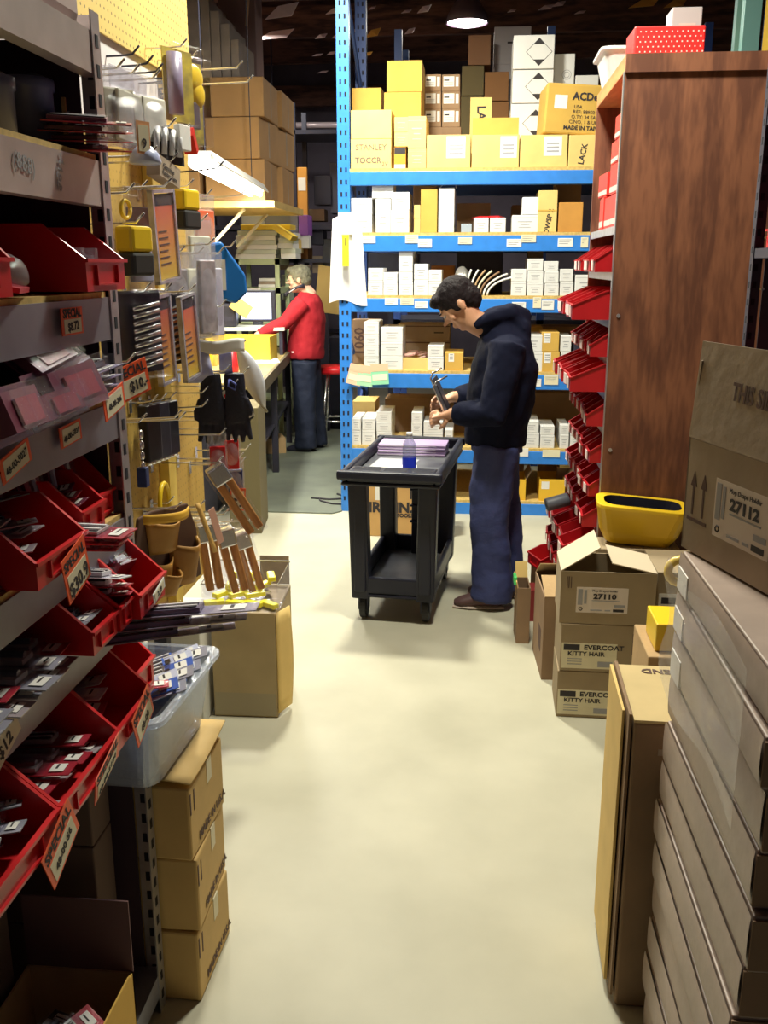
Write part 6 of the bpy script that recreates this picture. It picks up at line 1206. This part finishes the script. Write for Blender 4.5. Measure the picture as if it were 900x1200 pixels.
# small cartons in the gap near the bin rack
t, dm = carton('open_carton', 'open brown carton with blue grey parts inside beside the labelled stack', .12, .34, .37, (.36, 3.93, 0), R(3), m=CARDD, open_top=True, flaps=[('F', 165), ('B', 150)], inner=CARD)
b = MB()
for i in range(4): b.tube([(-.04+.025*i, -.1+.05*i, .30), (-.02+.02*i, .02+.03*i, .375)], .016, mat('blue_grey_parts', (.30, .38, .5), .4), 8)
b.build('parts', t)
g = MB(); M = face_M('L', *dm); g.box(.02, .10, .10, .2, 0, .001, INKB, M); g.build('printed_marks', t)
t, dm = carton('open_carton', 'slim open carton with green sticker nearest the aisle by bin shelving', .06, .16, .27, (.245, 4.23, 0), R(2), m=CARDD, open_top=True, flaps=[('B', 60), ('L', 80)], inner=CARDL)
M = Matrix.Identity(4); MB().box(-.045, -.032, -.05, .02, .275, .31, mat('neon_green_sticker', (.10, .75, .20), .5)).build('green_sticker', t)
t = thing('canister', 'grey cylinder lying across red bins at the foot of plywood shelving', 'canister', (.405, 4.45, .44+.165), 0, rot=(0, R(76), R(12))); MB().lathe([(.030, -.055), (.032, -.05), (.032, .05), (.030, .055)], mat('slate_plastic', (.10, .11, .14), .5), 20).build('canister_body', t, smooth=True)
bb, hb = bin_meshes(.16, .22, .09, .06, RED); t = thing('red_bin', 'wide red bin low at the aisle foot of the plywood shelving', 'bin', (.42, 4.62, .235), R(-70)); bb.build('bin_body', t); hb.build('label_holder', t)
MB().box(-.08, .08, -.09, .09, -.234, -.001, CARDD).build('stand_block', t)
t = thing('small_carton', 'dark red small carton standing on the floor past the labelled stack', 'box', (.30, 4.50, 0)); MB().box(-.025, .025, -.06, .06, 0, .16, mat('dark_red_board', (.28, .03, .03), .6)).build('carton_body', t)
# yellow box behind the tall carton
t = thing('carton', 'kraft carton hidden behind the tall upright carton carrying a yellow box', 'box', (.66, 2.75, 0)); MB().box(-.14, .14, -.13, .13, 0, .60, CARD).build('carton_body', t, bevel=.004)
t = thing('yellow_box', 'bright yellow small box showing above the tall upright carton', 'box', (.62, 2.74, .601)); MB().box(-.075, .09, -.08, .08, 0, .085, YEL).build('carton_body', t, bevel=.004)
t = thing('tape_roll', 'yellow translucent ring tool with handle hanging beside the kraft stack', 'tool', (.60, 2.66, .80), 0); b = MB(); b.tube([(.035*math.cos(R(a)), 0, .035*math.sin(R(a))+.05) for a in range(0, 361, 24)], .013, mat('amber_plastic', (.75, .55, .12), .3), 8); b.build('ring', t, smooth=True); MB().tube([(.02, 0, .02), (.045, .01, -.05), (.05, .02, -.113)], .012, YEL, 8).build('handle', t, smooth=True)
# tall carton
TC = mat('tall_carton_board', (.27, .17, .095), .8, var=.15, scale=6, bump=.2, bscale=15); TCY = mat('lit_tan_board', (.60, .46, .22), .75, var=.1, scale=6)  # body darkened for shade, top board paler for light, both in the colour
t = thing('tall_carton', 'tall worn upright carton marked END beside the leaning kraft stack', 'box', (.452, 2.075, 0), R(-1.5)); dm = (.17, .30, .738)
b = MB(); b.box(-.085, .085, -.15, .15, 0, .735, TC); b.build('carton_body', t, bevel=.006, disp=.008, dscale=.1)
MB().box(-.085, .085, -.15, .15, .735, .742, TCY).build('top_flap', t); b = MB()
b.box(-.095, -.088, -.14, .15, .02, .75, TC); b.box(-.105, -.098, -.10, .152, .03, .74, CARDL); b.build('side_flap', t, bevel=.001, disp=.006, dscale=.08)  # outer pale sheet: light on the aisle side put into its colour
write(t, dm, 'T', [('END', .0, .115, .035, .0008, 180)], INKB, off=.0055)
patch(t, dm, 'F', -.005, .05, .37, .46, PAPER, 'white_label'); patch(t, dm, 'F', -.03, .06, .66, .675, CARDG, 'tape_strip')
# leaning stack of flat kraft cartons
LZ = [0, .10, .20, .295, .395, .49, .585, .68, .78, .88, .98, 1.065]
for i in range(len(LZ)):
    z = LZ[i]; h = (LZ[i+1] if i+1 < len(LZ) else 1.148)-z-.002; dx = random.uniform(-.006, .006); 
    t = thing('flat_carton', 'long flat kraft carton in the tall stack at right, %s from the floor' % (ORD[i] if i < 11 else 'topmost, twelfth'), 'box', (.635+dx, 1.565+random.uniform(-.012, .012), z), R(random.uniform(-1.0, 1.0)), 'flat kraft cartons in the right stack'); dm = (.43, .62, h)
    b = MB(); w, d = .215, .31; bu = .008
    # body with slightly bulging long side and a slumped lid
    b.box(-w+.002, w, -d, d, 0, h, CARDLIL); b.build('carton_body', t, bevel=.003)
    f = MB(); f.grid(lambda u, v, h=h: (-w-.0015-.0045*math.sin(math.pi*v)**.5*(.5+.5*math.sin(math.pi*u)), -d+2*d*u, h*(.10+.88*v)), 10, 8, CARDLIL); f.build('lid_side', t, smooth=True)
    f = MB(); f.box(-w, w, -d-.005, -d-.001, .008, h-.006, mat('dark_carton_end', (.30, .19, .12), .8)); f.build('end_flap', t)
    if i >= 9: patch(t, dm, 'L', -.30, -.22, h*.1, h*.66, PAPER, 'white_label', off=.0066)
WRAP = clear('crumpled_clear_wrap', gloss=.06, haze=.14, hazec=(.78, .76, .85))
b = MB(); b.grid(lambda u, v: (.405-.012*math.sin(u*7)*math.sin(v*9)-.008, 1.30+.56*u, .88+.26*v+.02*math.sin(u*6)), 24, 16, WRAP); o = b.build('plastic_wrap', smooth=True); tagp(o, 'crumpled clear plastic wrap clinging to the side of the flat kraft stack', 'wrap')
# 27112 carton
FK = mat('open_kraft_faded', (.38, .30, .22), .8, var=.1, scale=5, bump=.15, bscale=25)
t = thing('open_carton', 'kraft carton with label 27112 and raised top flap on the tall stack', 'box', (.655, 1.722, 1.151), R(-73)); dm = (.45, .35, .222); w, d, h = .225, .175, .222
b = MB(); k = .005; b.box(-w, w, -d, d, 0, k, FK); b.box(-w, w, -d, -d+k, k, h, FK); b.box(-w, w, d-k, d, k, h, FK); b.box(-w, -w+k, -d, d, k, h, FK); b.box(w-k, w, -d, d, k, h, FK); b.build('carton_body', t)
f = MB(); f.box(-w, w, -.004, 0, 0, .185, FK); fo = f.build('flap', t, loc=(0, -d+.002, h+.001), rot=(R(-4), 0, 0)); write(fo, None, None, [('THIS SIDE UP', .0, .10, .045, .0012, -2, .75)], INKB, M0=Matrix.Translation((0, -.004, 0)) @ Matrix.Rotation(R(90), 4, 'X'), off=.001)
f = MB(); f.box(-.17, .17, 0, .004, 0, .15, FK); f.build('flap', t, loc=(-w, 0, h), rot=(R(5), 0, R(90)))
ship(t, dm, -.115, .065, .055, .165, '27112'); M = face_M('F', *dm); b = MB(); arrows(b, M, -.175, .075, .085, INKB); b.build('arrow_mark', t)
# ============================================================ people
SKIN = mat('skin', (.62, .33, .20), .5, var=.05, scale=20); SKIN2 = mat('skin_pink', (.72, .40, .28), .5)
HAIRD = mat('dark_brown_hair', (.012, .008, .010), .7, bump=.6, bscale=140, stretch=(1, 1, .4), spec=.2); HAIRG = mat('grey_hair', (.20, .19, .12), .6, c2=(.09, .085, .06), scale=40, bump=.6, bscale=140)
JACK = mat('navy_black_softshell', (.006, .008, .024), .85, bump=.25, bscale=30, spec=.15); DENIM = mat('indigo_jeans', (.050, .065, .20), .8, c2=(.028, .038, .13), scale=6, bump=.2, bscale=90); DENIMD = mat('dark_jeans', (.006, .011, .032), .8, bump=.2, bscale=60)
FLEECE = mat('red_fleece', (.40, .010, .020), .85, bump=.3, bscale=80); SHOEM = mat('brown_shoe_leather', (.10, .05, .05), .5); SOLE = mat('pale_shoe_sole', (.55, .45, .38), .6)
def head_geo(b, C, pitch, m, s=1.0, roll=0):
    """head facing -X in its own frame, tipped forward by pitch"""
    M = Matrix.Translation(C) @ Matrix.Rotation(R(-pitch), 4, 'Y') @ Matrix.Rotation(R(roll), 4, 'X') @ Matrix.Scale(s, 4)
    b.ell((.008, 0, .030), (.098, .076, .088), m, M, 24, 16); b.ell((-.028, 0, -.050), (.058, .054, .062), m, M, 20, 12); b.ell((-.060, 0, -.088), (.026, .028, .020), m, M); b.ell((-.062, 0, .015), (.032, .055, .055), m, M)
    b.add([M @ Vector(v) for v in ((-.085, -.010, .022), (-.085, .010, .022), (-.122, -.006, -.018), (-.122, .006, -.018), (-.088, -.019, -.030), (-.088, .019, -.030), (-.05, -.015, .02), (-.05, .015, .02), (-.05, -.016, -.03), (-.05, .016, -.03))],
          [(0, 1, 3, 2), (2, 3, 5, 4), (0, 2, 4), (1, 5, 3), (0, 6, 7, 1), (4, 5, 9, 8), (6, 0, 4, 8), (1, 7, 9, 5), (6, 8, 9, 7)], m)
    b.ell((-.118, 0, -.016), (.011, .011, .010), m, M, 10, 8); b.ell((-.094, 0, .030), (.010, .040, .009), m, M, 12, 8)
    b.ell((-.090, 0, -.050), (.011, .024, .006), m, M, 12, 6); b.ell((-.087, 0, -.062), (.011, .021, .007), m, M, 12, 6)
    for sy in (-1, 1): b.ell((.008, sy*.078, -.008), (.018, .008, .030), m, M, 12, 8); b.ell((-.062, sy*.040, -.02), (.02, .02, .02), m, M)
    return M
def eyes(parent, M):
    for sy in (-1, 1):
        b = MB(); b.ell((-.088, sy*.030, .010), (.011, .013, .007), mat('eye_white', (.35, .30, .28), .4), M, 12, 8); b.ell((-.0985, sy*.030, .010), (.0035, .006, .006), INK, M, 10, 6); b.build('eye', parent, smooth=True)
        b = MB(); b.ell((-.096, sy*.032, .034), (.007, .021, .005), HAIRD, M, 10, 6); b.build('eyebrow', parent, smooth=True)
def hair_geo(M, m, back=.0, fringe=0.0):
    b = MB(); b.ell((.016, 0, .045), (.104, .084, .090), m, M, 28, 18); b.ell((.055, 0, .0), (.062, .074, .080), m, M, 20, 14)
    for sy in (-1, 1): b.ell((-.010, sy*.068, .020), (.030, .012, .045), m, M)
    b.ell((-.060, 0, .090), (.045+fringe, .060, .032), m, M); return b
def hand_geo(b, P, d, up, m, side=1, curl=.5, s=1.0):
    """palm from wrist P along d, back of hand towards up, five fingers"""
    P = Vector(P); d = Vector(d).normalized(); up = Vector(up).normalized(); sd = d.cross(up).normalized()*side; up = sd.cross(d).normalized()*side
    b.tube([P-d*.02, P+d*.02, P+d*.06*s, P+d*.088*s], [(.026, .020), (.034, .017), (.041, .015), (.037, .012)], m, 14)
    for k, (o, L) in enumerate([(-.031, .066), (-.011, .076), (.010, .072), (.029, .056)]):
        q = P+d*.078*s+sd*o; a1 = d*math.cos(curl*.6)-up*math.sin(curl*.6); a2 = d*math.cos(curl*1.4)-up*math.sin(curl*1.4); a3 = d*math.cos(curl*2.1)-up*math.sin(curl*2.1)
        b.tube([q-d*.02, q+d*.004, q+a1*L*.45*s, q+a1*L*.45*s+a2*L*.32*s, q+(a1*.45+a2*.32+a3*.23)*L*s], [.009, .0095, .009, .008, .006], m, 8)
    q = P+d*.02*s-sd*.028; t1 = (d*.7-sd*.65-up*.25).normalized(); t2 = (d*.9-sd*.1-up*.35).normalized()
    b.tube([q, q+t1*.035*s, q+t1*.035*s+t2*.032*s], [.013, .011, .008], m, 8)

# ---- customer at the cart
X0m, Y0m = .06, 4.70
pn = thing('person', 'person in dark hooded jacket and blue jeans bent over the black cart, reading', 'person', (X0m, Y0m, 0))
def L(px, py, dy=0.0):     # points measured in the figure's own side plane
    v = at(px, py, Y=4.66); return Vector((v.x-X0m, dy, v.z))
HC = L(538, 357); b = MB(); M1 = head_geo(b, HC, 48, SKIN, 1.0)
neckb = Vector((.055, 0, 1.375)); b.tube([HC+Vector((.035, 0, -.02)), HC+Vector((.065, 0, -.075)), neckb+Vector((-.01, 0, .0)), neckb+Vector((.015, 0, -.06))], [.056, .058, .062, .08], SKIN, 16)
b.tube([(.07, 0, 1.36), (.085, 0, 1.22), (.075, 0, 1.02), (.055, 0, .88), (.055, 0, .80)], [(.14, .085), (.17, .105), (.145, .10), (.15, .105), (.13, .10)], SKIN, 18)
hips = Vector((.055, 0, .84))
legs = []
for sy, foot, knee in ((-1, Vector((.035, -.09, .09)), Vector((.015, -.09, .47))), (1, Vector((.105, .10, .09)), Vector((.085, .10, .47)))):
    hp = hips+Vector((0, sy*.085, -.02)); b.tube([hp, (hp+knee)/2, knee, (knee+foot)/2, foot], [.085, .075, .052, .050, .036], SKIN, 14); legs.append((hp, knee, foot))
    b.tube([foot+Vector((.03, 0, -.04)), foot+Vector((-.08, 0, -.055)), foot+Vector((-.14, 0, -.065))], [.034, .032, .02], SKIN, 10)
arms = []
for sy, el, wr in ((-1, Vector((.02, -.25, 1.02)), Vector((-.175, -.16, 1.01))), (1, Vector((.03, .24, 1.05)), Vector((-.18, .12, 1.05)))):
    sh_ = Vector((.085, sy*.185, 1.345)); b.tube([sh_, (sh_+el)/2, el, (el+wr)/2, wr], [.055, .048, .040, .036, .027], SKIN, 12); arms.append((sh_, el, wr))
hand_geo(b, arms[0][2], (-.8, .25, -.28), (-.3, -.8, .4), SKIN, 1, .7); hand_geo(b, arms[1][2], (-.8, -.30, -.25), (-.3, .8, .4), SKIN, -1, .7)
bd = b.build('body', pn, remesh=.0065, smth=2)
hb = hair_geo(M1, HAIRD); hb.build('hair', pn, remesh=.006, smth=2, disp=.012, dscale=.03); eyes(pn, M1)
b = MB(); LXY = Vector((0, 0, 0))
b.tube([(.060, 0, 1.405), (.075, 0, 1.34), (.085, 0, 1.22), (.065, 0, 1.05), (.050, 0, .93), (.048, 0, .835)], [(.10, .080), (.205, .125), (.225, .165), (.215, .168), (.190, .155), (.182, .152)], JACK, 26)
b.tube([(.10, 0, 1.46), (.075, 0, 1.405), (.06, 0, 1.34)], [(.078, .060), (.10, .095), (.13, .12)], JACK, 20)
for sh_, el, wr in arms: 
    b.tube([sh_+Vector((.01, 0, .0)), (sh_+el)/2+Vector((.01, 0, 0)), el+Vector((.005, 0, 0)), (el*.55+wr*.45), el*.12+wr*.88], [.088, .082, .076, .068, .052], JACK, 16)
# hood bunched behind the neck
b.tube([L(556, 383, -.075), L(575, 370, -.085), L(600, 366, -.06), L(612, 372, 0), L(600, 366, .06), L(575, 370, .085), L(556, 383, .075)], [.022, .035, .045, .050, .045, .035, .022], JACK, 12)
b.tube([L(598, 362, 0), L(614, 385, 0), L(617, 405, 0)], [(.085, .045), (.10, .04), (.07, .02)], JACK, 14)
b.build('jacket', pn, remesh=.012, smth=3, disp=.022, dscale=.10)
b = MB(); b.tube([(.055, 0, .90), (.055, 0, .80)], [(.155, .125), (.155, .130)], DENIM, 22)
for hp, knee, foot in legs: b.tube([hp+Vector((.0, 0, .03)), (hp+knee)/2, knee+Vector((.012, 0, 0)), (knee+foot)/2+Vector((.016, 0, 0)), foot+Vector((.02, 0, .04)), foot+Vector((.012, 0, -.045))], [(.105, .115), (.092, .108), (.080, .098), (.080, .098), (.082, .104), (.086, .112)], DENIM, 20)
b.build('jeans', pn, remesh=.012, smth=3, disp=.02, dscale=.09)
for (hp, knee, foot), nm in zip(legs, 'ab'):
    b = MB(); b.tube([foot+Vector((.075, 0, -.048)), foot+Vector((.03, 0, -.035)), foot+Vector((-.06, 0, -.042)), foot+Vector((-.14, 0, -.058)), foot+Vector((-.175, 0, -.064))], [(.03, .03), (.042, .045), (.046, .038), (.044, .026), (.026, .014)], SHOEM, 14)
    s = b.build('shoe', pn, remesh=.008, smth=2); q = MB(); q.tube([foot+Vector((.080, 0, -.080)), foot+Vector((.0, 0, -.080)), foot+Vector((-.10, 0, -.080)), foot+Vector((-.18, 0, -.080))], [(.036, .010), (.042, .010), (.048, .010), (.026, .010)], SOLE, 14); q.build('sole', s)
t = thing('folder', 'dark folder with two silver edges held open in the hands at the cart', 'folder', (X0m-.235, 4.66, 1.07), 0, rot=(0, R(-24), R(4)))
MB().box(-.003, .003, -.10, .0, -.10, .07, BLK).build('cover', t, rot=(0, 0, R(10))); MB().box(-.003, .003, .002, .12, -.08, .09, BLK).build('cover', t, rot=(0, 0, R(-14)))
MB().tube([(-.002, -.10, -.08), (-.002, -.10, .07), (.02, -.095, .085), (.08, -.08, .088)], .0045, CHROME, 8).build('silver_edge', t, smooth=True); MB().tube([(-.0, .0, -.02), (0, .0, .10), (.02, .0, .12), (.07, .0, .125)], .0045, CHROME, 8).build('silver_edge', t, smooth=True)

# ---- man at the workbench
X2, Y2 = -1.56, 8.74
p2 = thing('person', 'person in red fleece and dark jeans on the phone, reaching into carton on the workbench', 'person', (X2, Y2, 0))
def K(px, py, dy=0.0): v = at(px, py, Y=8.72); return Vector((v.x-X2, dy, v.z))
HC = K(350, 328); b = MB(); M2 = head_geo(b, HC, 6, SKIN2, 1.0)
b.tube([HC+Vector((.02, 0, -.04)), Vector((.05, 0, 1.44)), Vector((.04, 0, 1.36))], [.058, .062, .08], SKIN2, 14)
b.tube([(.03, 0, 1.38), (.03, 0, 1.2), (.0, 0, 1.0), (.0, 0, .86)], [(.15, .09), (.16, .115), (.15, .12), (.14, .12)], SKIN2, 16)
legs = []
for sy, foot, knee in ((-1, Vector((-.01, -.10, .09)), Vector((-.0, -.10, .47))), (1, Vector((.06, .11, .09)), Vector((.03, .11, .47)))):
    hp = Vector((.0, sy*.09, .84)); b.tube([hp, (hp+knee)/2, knee, (knee+foot)/2, foot], [.09, .078, .055, .052, .038], SKIN2, 12); b.tube([foot+Vector((.03, 0, -.04)), foot+Vector((-.13, 0, -.06))], [.034, .02], SKIN2, 10); legs.append((hp, knee, foot))
arms = []
for sy, el, wr in ((-1, Vector((-.14, -.27, 1.20)), Vector((-.36, -.42, 1.10))), (1, Vector((-.16, .20, 1.19)), Vector((-.36, .06, 1.10)))):
    sh_ = Vector((.02, sy*.185, 1.375)); b.tube([sh_, (sh_+el)/2, el, (el+wr)/2, wr], [.055, .048, .040, .036, .027], SKIN2, 12); arms.append((sh_, el, wr))
hand_geo(b, arms[0][2], (-.8, -.35, -.30), (0, 0, 1), SKIN2, 1, .5); hand_geo(b, arms[1][2], (-.8, -.1, -.40), (0, 0, 1), SKIN2, -1, .5)
b.build('body', p2, remesh=.008, smth=2)
hair_geo(M2, HAIRG).build('hair', p2, remesh=.008, smth=2, disp=.014, dscale=.03); eyes(p2, M2)
b = MB(); b.tube([(.045, 0, 1.455), (.03, 0, 1.385), (.035, 0, 1.25), (.01, 0, 1.05), (.0, 0, .90), (.0, 0, .86)], [(.09, .085), (.19, .125), (.205, .155), (.20, .168), (.195, .17), (.185, .165)], FLEECE, 24)
for sh_, el, wr in arms: b.tube([sh_, (sh_+el)/2, el, (el+wr)/2, el*.08+wr*.92], [.088, .075, .064, .054, .042], FLEECE, 14)
b.build('fleece_jacket', p2, remesh=.014, smth=3, disp=.022, dscale=.10)
MB().box(-.10, -.05, -.166, -.160, .925, .94, PNK).build('embroidered_logo', p2)
b = MB(); b.tube([(0, 0, .90), (0, 0, .82)], [(.165, .13), (.16, .13)], DENIMD, 20)
for hp, knee, foot in legs: b.tube([hp, (hp+knee)/2, knee, foot+Vector((.01, 0, .04)), foot+Vector((.01, 0, -.05))], [(.11, .12), (.098, .115), (.086, .105), (.08, .10), (.082, .105)], DENIMD, 18)
b.build('jeans', p2, remesh=.014, smth=3, disp=.02, dscale=.09)
for hp, knee, foot in legs:
    b = MB(); b.tube([foot+Vector((.07, 0, -.05)), foot+Vector((-.05, 0, -.045)), foot+Vector((-.17, 0, -.062))], [(.035, .035), (.045, .042), (.026, .020)], BLK, 12); b.build('shoe', p2, remesh=.01, smth=2)
t = thing('phone_handset', 'black phone handset clamped between ear and shoulder of the man in red', 'phone', (X2+HC.x+.0, Y2-.085, HC.z-.085), 0, rot=(0, R(-14), 0)); b = MB(); b.tube([(-.125, 0, -.02), (-.09, .0, .0), (.0, 0, .022), (.07, 0, .02)], [.016, .014, .012, .018], BLK, 10); b.build('handset', t, smooth=True); MB().tube([(-.08, -.013, -.004), (-.02, -.013, .014)], .004, WHITE, 6).build('white_stripe', t)
